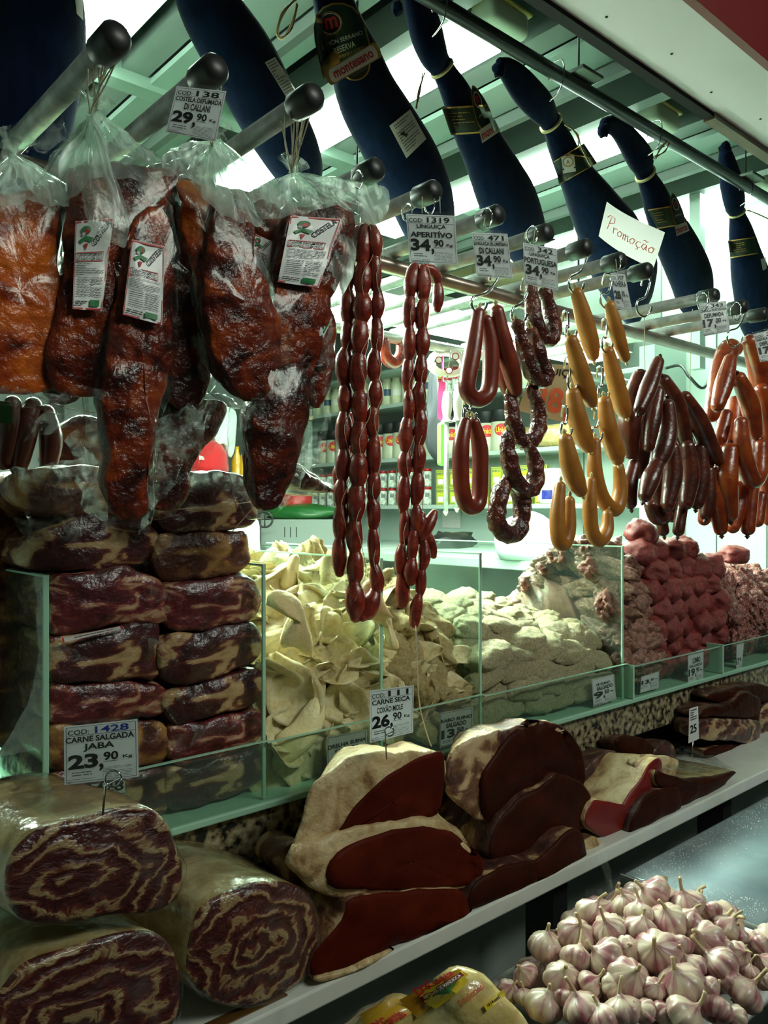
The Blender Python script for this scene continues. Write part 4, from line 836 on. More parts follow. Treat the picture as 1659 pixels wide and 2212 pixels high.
# behind the low glass front
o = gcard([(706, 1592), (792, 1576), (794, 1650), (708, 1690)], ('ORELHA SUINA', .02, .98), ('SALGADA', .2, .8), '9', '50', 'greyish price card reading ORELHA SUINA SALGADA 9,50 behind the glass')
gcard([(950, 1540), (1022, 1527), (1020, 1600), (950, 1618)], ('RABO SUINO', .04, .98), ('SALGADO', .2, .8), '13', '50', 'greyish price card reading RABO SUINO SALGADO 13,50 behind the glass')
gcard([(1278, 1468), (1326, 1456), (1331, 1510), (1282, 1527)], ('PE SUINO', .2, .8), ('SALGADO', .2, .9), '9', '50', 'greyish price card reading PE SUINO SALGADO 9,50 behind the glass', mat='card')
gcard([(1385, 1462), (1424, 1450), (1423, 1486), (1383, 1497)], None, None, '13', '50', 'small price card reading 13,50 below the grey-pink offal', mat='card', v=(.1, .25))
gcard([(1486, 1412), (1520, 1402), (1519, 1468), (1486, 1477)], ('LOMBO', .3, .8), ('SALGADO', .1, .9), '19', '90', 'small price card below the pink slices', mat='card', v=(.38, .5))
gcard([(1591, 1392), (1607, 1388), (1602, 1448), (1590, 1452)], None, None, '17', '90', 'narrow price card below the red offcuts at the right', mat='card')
# CHARQUE card
sh = Sheet([(134, 1702), (270, 1686), (270, 1775), (134, 1790)], gl(YG)); o = thing('price_card', 'grey card reading CHARQUE stuck behind the jabá card', 'price card', sh.at(.5, 1, 0), 'price cards')
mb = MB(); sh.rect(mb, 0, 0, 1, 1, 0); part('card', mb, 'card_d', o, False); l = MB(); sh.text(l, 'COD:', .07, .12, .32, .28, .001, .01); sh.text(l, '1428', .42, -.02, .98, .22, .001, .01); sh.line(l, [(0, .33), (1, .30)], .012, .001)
sh.text(l, 'CHARQUE', .03, .40, .97, .70, .001, .005); rows(sh, l, .04, .76, .66, .98, 3, 0, 4, .001, .5); part('lettering', l, 'lab_k', o, False)
for q, t, lb in (([(1489, 1531), (1508, 1525), (1510, 1596), (1487, 1606)], 1.78, 'narrow turned price card on a pin above the film-wrapped wedge'),):
    sh = Sheet(q, plane_t(t)); o = thing('price_card', lb, 'price card', sh.at(.5, 1, 0), 'price cards'); mb = MB(); sh.rect(mb, 0, 0, 1, 1, 0, 4, 4); part('card', mb, 'card', o)
    l = MB(); rows(sh, l, .15, .06, .85, .4, 5, 0, 2, .001); sh.text(l, '25', .2, .45, .7, .85, .001, .03, rot=((.0, -.38), (.6, 0))) if False else sh.text(l, '25', .15, .5, .8, .75, .001, .02); part('lettering', l, 'lab_k', o, False)
    part('pin', MB().tube([PT(1497, 1598, t), PT(1493, 1665, t)], .0009, 6), 'chrome', o)
solo('card_pin', MB().tube([PY(1604, 1448, 1.0), PY(1612, 1510, .97)], .0011, 6), 'chrome', 'straight wire pin stuck in the dark meat stack at the right', 'card holder')
# big hand-lettered board
sh = Sheet([(1170, 785), (1250, 790), (1238, 918), (1138, 892)], plane_y(1.45)); o = thing('price_board', 'beige price board with black LINGUIÇA and big orange-red 38, behind the sausages', 'sign', sh.at(.5, 1, 0))
mb = MB(); sh.rect(mb, -.2, 0, 1, 1, 0); part('board', mb, 'cardboard', o, False); l = MB(); sh.text(l, 'LINGUIÇA', -.35, .08, .98, .24, .003, .015, 0); sh.text(l, '38', .05, .42, .72, .88, .003, .03, 1); sh.text(l, ',', .78, .82, .86, .98, .003, .03, 1); part('lettering', l, ['lab_k', 'orange'], o, False)
# ================================================================ the counter
ZL = 1.18; ZS = 1.010
DX = [(100, .0), (571, 0), (825, 0), (1039, 0), (1346, 0)]
XD = [PY(x, 1300, 1.0).x for x, _ in DX]
o = thing('display_counter', 'granite display counter with a pale glass ledge under the bins', 'counter', (1.3, 1.3, 0))
part('granite_slab', MB().bbox((.27, 1.004, 1.085), (3.3, 2.0, ZL - .012), .003), 'granite', o, False)
part('counter_body', MB().box((.33, 1.06, 0), (3.3, 1.95, 1.085)), 'wood_k', o, False)
mb = MB().bbox((.262, .988, ZL - .012), (3.3, 2.0, ZL - .002), .002); part('glass_ledge', mb, 'glass_e', o, False)
solo('lower_shelf', MB().bbox((-.35, .80, ZS - .026), (3.3, 1.055, ZS), .003), 'marble', 'long white marble shelf holding the cured beef', 'shelf', smooth=False)
mb = MB()
for px in (1190, 1552): 
    x = PY(px, 1900, .86).x; mb.box((x - .02, .84, .0), (x + .02, .90, ZS - .026))
solo('shelf_bracket', MB().box((PY(1190, 1900, .86).x - .02, .84, 0), (PY(1190, 1900, .86).x + .02, .9, ZS - .027)), 'black', 'black shelf leg behind the garlic crate', 'bracket', smooth=False)
solo('shelf_bracket', MB().box((PY(1552, 1760, .86).x - .02, .84, 0), (PY(1552, 1760, .86).x + .02, .9, ZS - .027)), 'black', 'black shelf leg behind the steel tray', 'bracket', smooth=False)
struct('wall_front', MB().box((.45, 1.02, 0), (3.79, 1.055, ZS - .03)), 'tile')
# glass bins: low front panes and upright dividers
DL = ['at the left end, left of the packed jerky', 'between the packed jerky and the salted ears', 'in the middle of the salted ears, behind the CARNE SECA card', 'between the salted tails and the salted feet', 'between the salted feet and the grey-pink offal']
for i, x in enumerate(XD):
    o = thing('glass_divider', 'upright greenish glass divider, ' + DL[i], 'glass divider', (x, 1.3, ZL), 'glass dividers of the bins')
    y1 = 1.72; zt = 1.521
    th = .005 if i else .0065
    part('pane', MB().box((x - th / 2, 1.004, ZL), (x + th / 2, y1, zt)), 'glass', o, False)
    part('polished_edge', MB().bbox((x - th / 2 - .0004, 1.0, ZL), (x + th / 2 + .0004, 1.004, zt + .001), .0012), 'glass_e', o, False)
    part('top_edge', MB().box((x - th / 2 - .0003, 1.0, zt), (x + th / 2 + .0003, y1, zt + .0025)), 'glass_e', o, False)
def front_pane(x0, x1, h, lab):
    o = thing('front_glass', lab, 'glass', (x0, 1.0, ZL), 'low front panes of the bins')
    part('pane', MB().box((x0, .992, ZL), (x1, .997, ZL + h)), 'glass', o, False)
    part('top_edge', MB().box((x0, .9918, ZL + h), (x1, .9972, ZL + h + .0016)), 'glass_e', o, False)
front_pane(XD[0] - .012, XD[1], .085, 'low front glass before the packed jerky')
front_pane(XD[1] + .001, XD[3], .082, 'low front glass before the salted ears and tails')
front_pane(XD[3] + .001, XD[4] + .01, .078, 'low front glass before the salted feet')
front_pane(XD[4] + .03, 3.0, .068, 'low front glass before the grey-pink offal and pink slices')
for px, lab in ((57 + 18, 'short upright glass strip at the left end of the low front pane'), (1358, 'short upright glass strip right of the salted feet'), (1552, 'short upright glass strip right of the pink slices')):
    p = PY(px, 1500, .998); solo('glass_strip', MB().bbox((p.x - .003, .985, ZL), (p.x + .004, 1.03, ZL + .075), .001), 'glass_e', lab, 'glass', smooth=False)

# ================================================================ heaps in the bins
def orient(mb, R3, c):
    for i, v in enumerate(mb.v): mb.v[i] = R3 @ v + c
    return mb
def ear_mesh(seed):
    rd = random.Random(seed); a = rd.uniform(.8, 1.7); b = rd.uniform(-1.4, 1.4); tw = rd.uniform(-.8, .8); asym = rd.uniform(-.35, .35); L_ = 1.0
    mb = MB(); nu, nv = 12, 14; top = []; bot = []
    def f(u, v, s):
        U = u * 2 - 1; wv = (math.sin(math.pi * min(.06 + v * .72, 1)) ** .7) * (1 - v ** 3 * .85) + .04
        x = (U * .42 * wv + asym * v * v * .6) * (1 + .08 * math.sin(v * 9 + seed)); y = v - .5
        z = a * .55 * x * x + b * .28 * y * y + tw * x * y + .04 * math.sin(7 * x + seed) + .05 * math.sin(9 * y + seed * 2) * (.3 + abs(U))
        if abs(U) > .6: z += (abs(U) - .6) * .22 * a * math.sin(v * 5 + seed)
        return Vector((x, y, z + s))
    th = .022
    for s in (th, -th):
        for j in range(nv + 1):
            for i in range(nu + 1):
                e = 1 - max(abs(i / nu * 2 - 1) ** 6, abs(j / nv * 2 - 1) ** 8); mb.v.append(f(i / nu, j / nv, s * (.25 + .75 * e)))
    K = (nu + 1) * (nv + 1)
    for j in range(nv):
        for i in range(nu):
            q = (j * (nu + 1) + i, j * (nu + 1) + i + 1, (j + 1) * (nu + 1) + i + 1, (j + 1) * (nu + 1) + i); mb.f.append(q); mb.f.append(tuple(k + K for k in q[::-1]))
    rim = [i for i in range(nu + 1)] + [(j) * (nu + 1) + nu for j in range(1, nv + 1)] + [nv * (nu + 1) + i for i in range(nu - 1, -1, -1)] + [j * (nu + 1) for j in range(nv - 1, 0, -1)]
    for k in range(len(rim)):
        p, q = rim[k], rim[(k + 1) % len(rim)]; mb.f.append((p, p + K, q + K, q))
    mb.m = [0] * len(mb.f); mb.noise(.035, 2.6, seed); return mb
def variants(fn, n, mat, name):
    out = []
    for i in range(n):
        me = mesh(name, fn(i), mat, Vector()); me.polygons.foreach_set('use_smooth', [True] * len(me.polygons)); out.append(me)
    return out
def place(name, me, loc, rot, sc, lab, cat, grp):
    o = bpy.data.objects.new(name, me); COL.objects.link(o); o.location = loc; o.rotation_mode = 'QUATERNION'; o.rotation_quaternion = rot
    o.scale = sc if isinstance(sc, (tuple, list)) else (sc,) * 3; o['label'] = lab; o['category'] = cat; o['group'] = grp; return o
def face_rot(rd, tiltback, spin, jit):
    """piece lying flat against the heap front, its own z pointing to the visitor"""
    b = Matrix.Rotation(math.pi / 2 - tiltback, 3, 'X')
    j = Matrix.Rotation(rd.uniform(-jit, jit), 3, 'X') @ Matrix.Rotation(rd.uniform(-jit, jit), 3, 'Y')
    return (b @ j @ Matrix.Rotation(spin, 3, 'Z')).to_quaternion()
PILE = {}
def topz(bin_, x):   # silhouette of the heap given as px points: interpolate
    return None
def heap(name, mes, cat, grp, phrase, x0, x1, prof, step, size, seed, jit=.35, spin=None, crest=None, yoff=0.0, flat=(1, 1, 1), yb=1.42):
    """prof: list of (Y, z) from the front foot up and back; crest(x) scales the height"""
    rd = random.Random(seed); L = [0]
    for a, b in zip(prof, prof[1:]): L.append(L[-1] + math.hypot(b[0] - a[0], b[1] - a[1]))
    n = int(L[-1] / step[1]) + 1; rowsN = n; cnt = 0
    for r in range(n):
        s_ = L[-1] * (r + .35) / n; k = 0
        while k < len(L) - 2 and L[k + 1] < s_: k += 1
        u = (s_ - L[k]) / (L[k + 1] - L[k]); Y = prof[k][0] + (prof[k + 1][0] - prof[k][0]) * u; z = prof[k][1] + (prof[k + 1][1] - prof[k][1]) * u
        tb = math.atan2(prof[k + 1][0] - prof[k][0], prof[k + 1][1] - prof[k][1])
        m = max(1, int((x1 - x0) / step[0])); off = .5 if r % 2 else 0
        for c in range(m + (0 if r % 2 else 1)):
            x = x0 + size * .30 + (x1 - x0 - size * .6) * min(1, (c + off) / m) + rd.uniform(-.2, .2) * step[0]
            x = min(max(x, x0 + size * .3), x1 - size * .3)
            h = crest(x) if crest else 1; zz = ZL + .02 + (z - ZL - .02) * h + rd.uniform(-.15, .15) * step[1]; yy = Y + rd.uniform(-.01, .012) + yoff
            k_ = size * rd.uniform(.82, 1.18); me = mes[rd.randrange(len(mes))]
            sp = spin(rd) if spin else rd.uniform(0, 6.28)
            tb_ = min(tb, 1.35) if jit < .6 else tb * .7
            o = place(name, me, (x, max(yy, 1.03 + .0), zz), face_rot(rd, tb_, sp, jit), (k_ * flat[0], k_ * flat[1], k_ * flat[2]),
                      '%s, %s, %s layer up' % (phrase, 'leftmost' if c == 0 else ORD[c] + ' from the left', ORD[r]), cat, grp)
            cnt += 1
def core(nm, x0, x1, prof, mat, lab, cat, crest=None, inset=.03, seed=0, y1=1.62):
    mb = MB(); nu = 26
    P = [(a + inset, ZL + (z - ZL) * 1) for a, z in prof]; P = [(P[0][0], ZL)] + P + [(P[-1][0] + .04, P[-1][1] - .10), (P[-1][0] + .05, ZL)]
    R_ = []
    for i in range(nu + 1):
        x = x0 + (x1 - x0) * i / nu; h = crest(x) if crest else 1
        R_.append([Vector((x, y, ZL + max(0, (z - ZL) * h - inset * (z > ZL + .01)))) for y, z in P])
    mb.rings(R_, True); mb.noise(.006, 30, seed)
    solo(nm, mb, mat, lab, cat, smooth=True, kind='stuff')
EARS = variants(ear_mesh, 7, 'pork', 'salted_ear')
def lump(rx, ry, rz, amp, f, p=2.6): return lambda s: blob(rx, ry, rz, s, amp, f, 4, p)
TAILS = variants(lump(.30, .55, .24, .35, 1.6), 5, 'pork_y', 'salted_tail')
FEET = variants(lump(.72, .36, .30, .20, 1.5, 3.0), 7, 'foot', 'salted_trotter')
OFF = variants(lump(.70, .26, .24, .34, 1.6, 2.5), 7, 'tongue', 'salted_offal')
CUTS = variants(lump(.55, .30, .26, .42, 2.2, 2.8), 5, 'offcut', 'salted_offcut')
# the ears (two glass bays), tails, feet
pe = [(1.035, 1.20), (1.05, 1.34), (1.12, 1.425), (1.25, 1.475), (1.40, 1.51)]
x12 = lambda a, b, ha, hb: (lambda x: ha + (hb - ha) * min(1, max(0, (x - a) / (b - a))))
core('salted_ear_pile', XD[1] + .012, XD[2] + .03, pe, 'pork_y', 'packed salted pork filling the ears bay behind the visible ears', 'salted pork', x12(XD[1], XD[2], .86, .98))
heap('salted_ear', EARS, 'pork ear', 'salted pork ears', 'pale salted pork ear', XD[1] + .012, XD[2] + .05, pe, (.052, .034), .105, 11, .38, crest=x12(XD[1], XD[2], .86, .98))
core('salted_tail_pile', XD[2] + .03, XD[3] - .012, pe, 'pork_y', 'packed salted pork filling the bay behind the tail pieces', 'salted pork', x12(XD[2], XD[3], 1.03, .92))
heap('salted_tail', TAILS, 'pork tail', 'salted pork tail pieces', 'lumpy yellowish salted pork tail piece', XD[2] + .03, XD[3] - .012, pe, (.055, .050), .085, 12, .9, crest=x12(XD[2], XD[3], 1.03, .92))
heap('salted_ear_on_tails', EARS, 'pork ear', 'salted pork ears among the tails', 'pale folded pork ear on the tail pieces', XD[2] + .02, XD[3] - .015, pe, (.070, .075), .09, 13, .5, crest=x12(XD[2], XD[3], 1.03, .92), yoff=-.012)
for o in [o for o in bpy.data.objects if o.name.startswith('salted_ear_on_tails')]: o.name = 'salted_ear'
# a few big signature ears
def hero(q, Y, ins, lab, mat='pork'):
    P = closed([PY(x, y, Y) for x, y in q], 36); c = sum(P, Vector()) / 36; mb = MB(); R_ = []
    for s, k, dy in ((.02, 0, -.016), (.4, 0, -.015), (.75, 0, -.009), (.95, 0, -.001), (1.0, 0, .004), (.96, 0, .009), (.6, 0, .002), (.02, 0, -.004)): R_.append([c + (p - c) * s + Vector((0, dy + ins * (p.x - c.x) , 0)) for p in P])
    mb.rings(R_, True).noise(.004, 24, q[0][0]); return solo('salted_ear', mb, mat, lab, 'pork ear', 'salted pork ears')
hero([(770, 1262), (800, 1250), (822, 1290), (850, 1340), (878, 1390), (873, 1408), (855, 1400), (836, 1362), (790, 1330), (765, 1300)], 1.0, .3, 'large pointed pale pork ear with a yellow tip, hanging forward behind the long sausage loop')
hero([(596, 1275), (640, 1290), (664, 1335), (680, 1380), (684, 1414), (672, 1420), (640, 1398), (610, 1400), (618, 1350), (640, 1310), (600, 1300), (576, 1310), (576, 1284)], 1.02, .1, 'pork ear folded over like a hood at the left glass divider')
hero([(604, 1590), (640, 1560), (690, 1500), (705, 1530), (690, 1590), (640, 1640), (612, 1655), (600, 1630)], 1.012, .0, 'broad smooth pork ear low on the left, above the ORELHA SUINA card')
if False: hero([(700, 1510), (740, 1480), (800, 1500), (795, 1545), (735, 1565)], 1.012, .0, 'pork ear lying against the glass left of the CARNE SECA card')
solo('salted_tail', MB().tube([PY(624, 1262, 1.22), PY(630, 1232, 1.22), PY(637, 1206, 1.22)], [.016, .014, .009], 14, smooth_k=4, round_end=True).noise(.002, 40), 'pork', 'single pale finger-like tail tip standing up at the back left of the ears', 'pork tail')
pf = [(1.035, 1.20), (1.045, 1.31), (1.11, 1.36), (1.22, 1.39), (1.32, 1.40)]
cf = x12(XD[3], XD[4], 1.12, .74)
core('salted_trotter_pile', XD[3] + .012, XD[4] - .012, pf, 'foot', 'packed salted pork filling the bay behind the visible feet', 'salted pork', cf, .05)
heap('salted_trotter', FEET, 'pork foot', 'salted pork feet', 'chunky salt-crusted pork foot piece', XD[3] + .02, XD[4] - .012, pf, (.080, .036), .070, 14, .25, spin=lambda r: r.uniform(-.25, .25), crest=cf)
# grey pink offal and pink slices
XS = PY(1437, 1350, 1.0).x; XE = PY(1608, 1300, 1.0).x
po = [(1.035, 1.22), (1.05, 1.40), (1.10, 1.485), (1.17, 1.515), (1.28, 1.43), (1.34, 1.33)]
core('salted_offal_pile', XD[4] + .012, XS - .02, po, 'tongue', 'packed offal filling the bay behind the visible grey-pink pieces', 'salted offal', None, .07)
rd = random.Random(77)
for j in range(6):
    for i in range(5):
        zz = ZL + .04 + j * .050; yy = 1.07 + i * .065 + rd.uniform(-.01, .01)
        if zz > 1.50 - max(0, yy - 1.15) * .8: continue
        place('salted_offal', OFF[rd.randrange(7)], (XD[4] + .045, yy, zz), (Matrix.Rotation(-1.3 + rd.uniform(-.3, .3), 3, 'Z') @ Matrix.Rotation(rd.uniform(-.35, .35), 3, 'Y') @ Matrix.Rotation(1.5, 3, 'X')).to_quaternion(), (.10, .085, .075), 'grey-pink offal against the left glass, %s layer up, %s backwards' % (ORD[j], ORD[i]), 'salted offal', 'grey-pink salted offal')
heap('salted_offal', OFF, 'salted offal', 'grey-pink salted offal', 'grey-pink salted offal piece', XD[4] + .02, XS, po, (.070, .032), .10, 15, .35, spin=lambda r: r.uniform(-.4, .4))
rd = random.Random(5)
for k, (x, y, Y) in enumerate([(1190, 1255, 1.42), (1225, 1228, 1.42), (1255, 1262, 1.38), (1222, 1285, 1.38), (1268, 1300, 1.33), (1290, 1240, 1.36), (1300, 1200, 1.36), (1295, 1275, 1.30), (1320, 1235, 1.28), (1310, 1320, 1.24), (1328, 1290, 1.2), (1325, 1188, 1.3), (1330, 1345, 1.15)]):
    p = PY(x, y, Y); place('salted_offal', OFF[k % 7], p, face_rot(rd, .4, rd.uniform(-.5, .5), .5), .095, 'grey-pink offal piece seen through glass above the salted feet, %s from the left' % ORD[k] if k else 'grey-pink offal piece seen through glass above the salted feet, leftmost', 'salted offal', 'grey-pink salted offal')
SL = variants(lambda s: blob(.5, .30, .52, s, .20, 1.5, 4, 2.6), 5, 'slice', 'salted_slice')
rd = random.Random(8); rws = 8
for r in range(rws):
    z = ZL + .035 + r * .047; nn = 5
    for c in range(nn):
        fx = (c + (.55 if r % 2 else .12)) / nn; x = XS + .015 + (XE - XS - .03) * fx
        if z > 1.55 - .12 * max(0, fx - .25): continue
        y = 1.065 + .05 * max(0, r - 4) / 4 + rd.uniform(-.012, .012)
        place('salted_slice', SL[rd.randrange(5)], (x, y, z), (Matrix.Rotation(-.75 + rd.uniform(-.2, .2), 3, 'Z') @ Matrix.Rotation(rd.uniform(-.25, .25), 3, 'Y') @ Matrix.Rotation(rd.uniform(-.15, .1), 3, 'X')).to_quaternion(), (.082, .13, .066 + rd.uniform(-.005, .005)),
              'pink-red salted pork slice end, %s, %s row up' % ('leftmost' if c == 0 else ORD[c] + ' from the left', ORD[r]), 'pork slice', 'stacked pink pork slices')
mb = MB().bbox((XS + .02, 1.08, ZL), (XE - .02, 1.26, 1.44), .02); mb.noise(.008, 20); solo('salted_slice_pile', mb, 'slice', 'packed pink pork behind the visible slice ends', 'salted pork', kind='stuff')
for q, lb, s in (((1585, 1198), 'short pink-red pork piece lying on top at the right back of the slices', (.12, .12, .05)), ((1482, 1205), 'pointed pink-red piece standing up at the top left of the slices', (.06, .1, .07))):
    p = PY(q[0], q[1], 1.12); place('salted_slice', SL[1], p, Quaternion((1, 0, 0), .2), s, lb, 'pork slice', 'stacked pink pork slices')
pr = [(1.035, 1.22), (1.05, 1.33), (1.12, 1.40), (1.3, 1.43)]
core('salted_offcut_pile', XE + .0, XE + .55, pr, 'offcut', 'packed red and white offcuts at the right end of the bins', 'salted pork')
heap('salted_offcut', CUTS, 'pork offcut', 'red and white offcuts', 'red and white marbled salted pork offcut', XE - .01, XE + .42, pr, (.07, .036), .075, 16, .6)

# ================================================================ packed jerky (left bin)
PK = [([(38, 1030), (120, 1008), (240, 1015), (330, 1050), (338, 1095), (250, 1118), (120, 1115), (45, 1090)], 'jerky_c', 'top left of the stack, partly under a hanging bag', 1.05),
      ([(120, 1135), (190, 1112), (300, 1120), (345, 1160), (335, 1205), (240, 1228), (140, 1232), (60, 1225), (70, 1160)], 'jerky', 'left column, second from the top', 1.05),
      ([(105, 1262), (180, 1235), (270, 1226), (340, 1250), (362, 1300), (345, 1345), (240, 1352), (125, 1372), (104, 1330)], 'jerky_b', 'left column, third from the top', 1.035),
      ([(106, 1378), (200, 1362), (300, 1345), (350, 1355), (345, 1420), (335, 1462), (220, 1474), (115, 1474), (104, 1420)], 'jerky', 'left column, with the slanting white slip', 1.035),
      ([(108, 1484), (200, 1478), (310, 1474), (362, 1492), (355, 1540), (250, 1556), (120, 1566), (106, 1530)], 'jerky_b', 'left column, just above the JABA card', 1.035),
      ([(108, 1574), (200, 1560), (330, 1556), (372, 1590), (350, 1650), (240, 1662), (120, 1668)], 'jerky_c', 'left column, behind the JABA card', 1.035),
      ([(108, 1676), (220, 1668), (340, 1662), (372, 1690), (350, 1765), (240, 1790), (108, 1800)], 'jerky', 'lowest of the left column', 1.035),
      ([(345, 1085), (372, 1040), (430, 1018), (510, 1022), (556, 1068), (560, 1110), (530, 1140), (440, 1152), (360, 1146)], 'jerky', 'top right of the stack, tied with thread', 1.04),
      ([(335, 1175), (380, 1150), (480, 1146), (530, 1152), (541, 1195), (520, 1235), (430, 1252), (350, 1252)], 'jerky_c', 'right column, second from the top, yellowish', 1.04),
      ([(362, 1262), (440, 1256), (520, 1240), (560, 1262), (566, 1320), (520, 1345), (430, 1362), (372, 1362), (352, 1310)], 'jerky_b', 'right column, third from the top, reddish with fat spots', 1.03),
      ([(350, 1376), (430, 1366), (530, 1342), (564, 1372), (560, 1420), (500, 1450), (400, 1480), (356, 1470), (342, 1420)], 'jerky', 'right column, below the reddish one', 1.03),
      ([(352, 1500), (420, 1482), (520, 1450), (566, 1450), (568, 1500), (520, 1532), (430, 1556), (375, 1560)], 'jerky', 'right column, next to the crumpled film knot', 1.03),
      ([(372, 1572), (450, 1556), (530, 1536), (568, 1545), (568, 1600), (520, 1622), (420, 1650), (368, 1640)], 'jerky_b', 'right column, second from the bottom', 1.03),
      ([(368, 1662), (440, 1650), (530, 1626), (566, 1625), (560, 1690), (480, 1725), (370, 1752)], 'jerky', 'lowest of the right column', 1.03)]
PKO = []
for k, (q, m, lb, Y) in enumerate(PK):
    mb = slab(q, Y, .20, .95, .008, 56, .006, 34, k, .008, 0)
    zs = min(v.z for v in mb.v)
    if zs < ZL:
        for v in mb.v: v.z = max(v.z, ZL + .001)
    o = thing('jerky_pack', 'vacuum-packed marbled jerked beef, ' + lb, 'packed meat', (sum(v.x for v in mb.v) / len(mb.v), Y + .1, min(v.z for v in mb.v)), 'stack of packed jerked beef')
    part('meat', mb, [m, m], o); PKO.append((o, mb))
def flap(o, q, Y, name='film_flap', mat='bagm2', seed=0, amp=.006):
    sh = Sheet(q, plane_y(Y)); mb = MB(); sh.rect(mb, 0, 0, 1, 1, 0, 12, 12); mb.noise(amp, 55, seed); return part(name, mb, mat, o)
for i, q, Y in ((0, [(25, 1010), (200, 985), (330, 1075), (60, 1115)], 1.03), (1, [(30, 1120), (165, 1105), (180, 1165), (60, 1170)], 1.03), (7, [(375, 1012), (475, 1018), (556, 1070), (380, 1050)], 1.02), (7, [(480, 1030), (510, 1020), (560, 1075), (558, 1112)], 1.02),
    (8, [(330, 1150), (375, 1150), (372, 1195), (340, 1210)], 1.02), (2, [(325, 1265), (362, 1280), (358, 1302), (325, 1290)], 1.015), (3, [(320, 1375), (360, 1388), (340, 1412), (322, 1420)], 1.015), (3, [(106, 1385), (165, 1400), (178, 1422), (108, 1428)], 1.015),
    (10, [(348, 1428), (385, 1415), (382, 1445), (350, 1458)], 1.012), (11, [(330, 1490), (375, 1535), (385, 1560), (362, 1540)], 1.01), (11, [(375, 1495), (432, 1500), (400, 1528), (380, 1520)], 1.01), (9, [(528, 1240), (556, 1250), (566, 1290), (540, 1275)], 1.015), (10, [(545, 1345), (580, 1370), (555, 1400), (540, 1390)], 1.015), (12, [(370, 1590), (445, 1570), (430, 1600), (378, 1640)], 1.012), (12, [(560, 1550), (588, 1570), (580, 1600), (560, 1590)], 1.02)):
    flap(PKO[i][0], q, Y, seed=i)
for i, q, lb in ((3, [(135, 1378), (262, 1352), (264, 1358), (138, 1388)], 'slip'),):
    sh = Sheet(q, plane_y(1.0195)); mb = MB(); sh.rect(mb, 0, 0, 1, 1, 0, 6, 1); p_ = part('label_slip', mb, 'paper', PKO[i][0], False); l = MB(); sh.line(l, [(0, 0), (1, 0), (1, 1), (0, 1)], .03, .0008, 0, True); rows(sh, l, .2, .3, .9, .8, 1, 1, 3, .001); part('slip_print', l, ['red', 'lab_gr'], p_, False)
part('thread', MB().tube([PY(384, 1100, 1.015), PY(450, 1096, 1.01), PY(560, 1082, 1.025), PY(500, 1150, 1.01)], .0007, 5), 'twine', PKO[7][0])
# bags with brown sausages and jerky left of and behind the stack
for k, (pts, r) in enumerate((([(28, 870), (20, 930), (8, 1000)], 22), ([(72, 875), (52, 940), (40, 1010)], 24), ([(100, 890), (110, 950), (104, 1010)], 22))):
    saus('smoked_sausage', pts, r, 1.12, 'smoke', 'dark glossy smoked sausage at the left edge below the wrapped ribs, %s from the left' % ORD[k], 'smoked sausages at the left edge', tips=False)
mb = slab([(170, 900), (230, 905), (262, 960), (255, 1020), (180, 1030), (120, 1000), (130, 930)], 1.2, .1, .8, .012, 32, .006, 26, 3); solo('smoked_meat', mb, ['jerky_c', 'jerky_c'], 'yellowish smoked meat piece in film behind the hanging rib, above the stack', 'smoked meat')
mb = slab([(-60, 1080), (10, 1060), (60, 1120), (90, 1200), (90, 1320), (90, 1500), (92, 1640), (40, 1640), (-60, 1500)], 1.16, .2, .8, .012, 40, .01, 18, 4); solo('jerky_pack', mb, ['jerky_c', 'jerky_c'], 'blurred packed meat seen through the left glass divider', 'packed meat')
sh = Sheet([(-5, 865), (26, 870), (26, 915), (-5, 912)], plane_y(1.05)); mb = MB(); sh.rect(mb, 0, 0, 1, 1, 0, 3, 3); solo('green_card', mb, 'gbag', 'small bright green card at the left edge under the wrapped ribs', 'card')
mb = MB().bbox((-.05, 1.0, 1.06), (.255, 1.4, 1.12), .01); solo('dark_tray', mb, 'black', 'dark tray edge at the left side of the counter', 'tray', smooth=False)

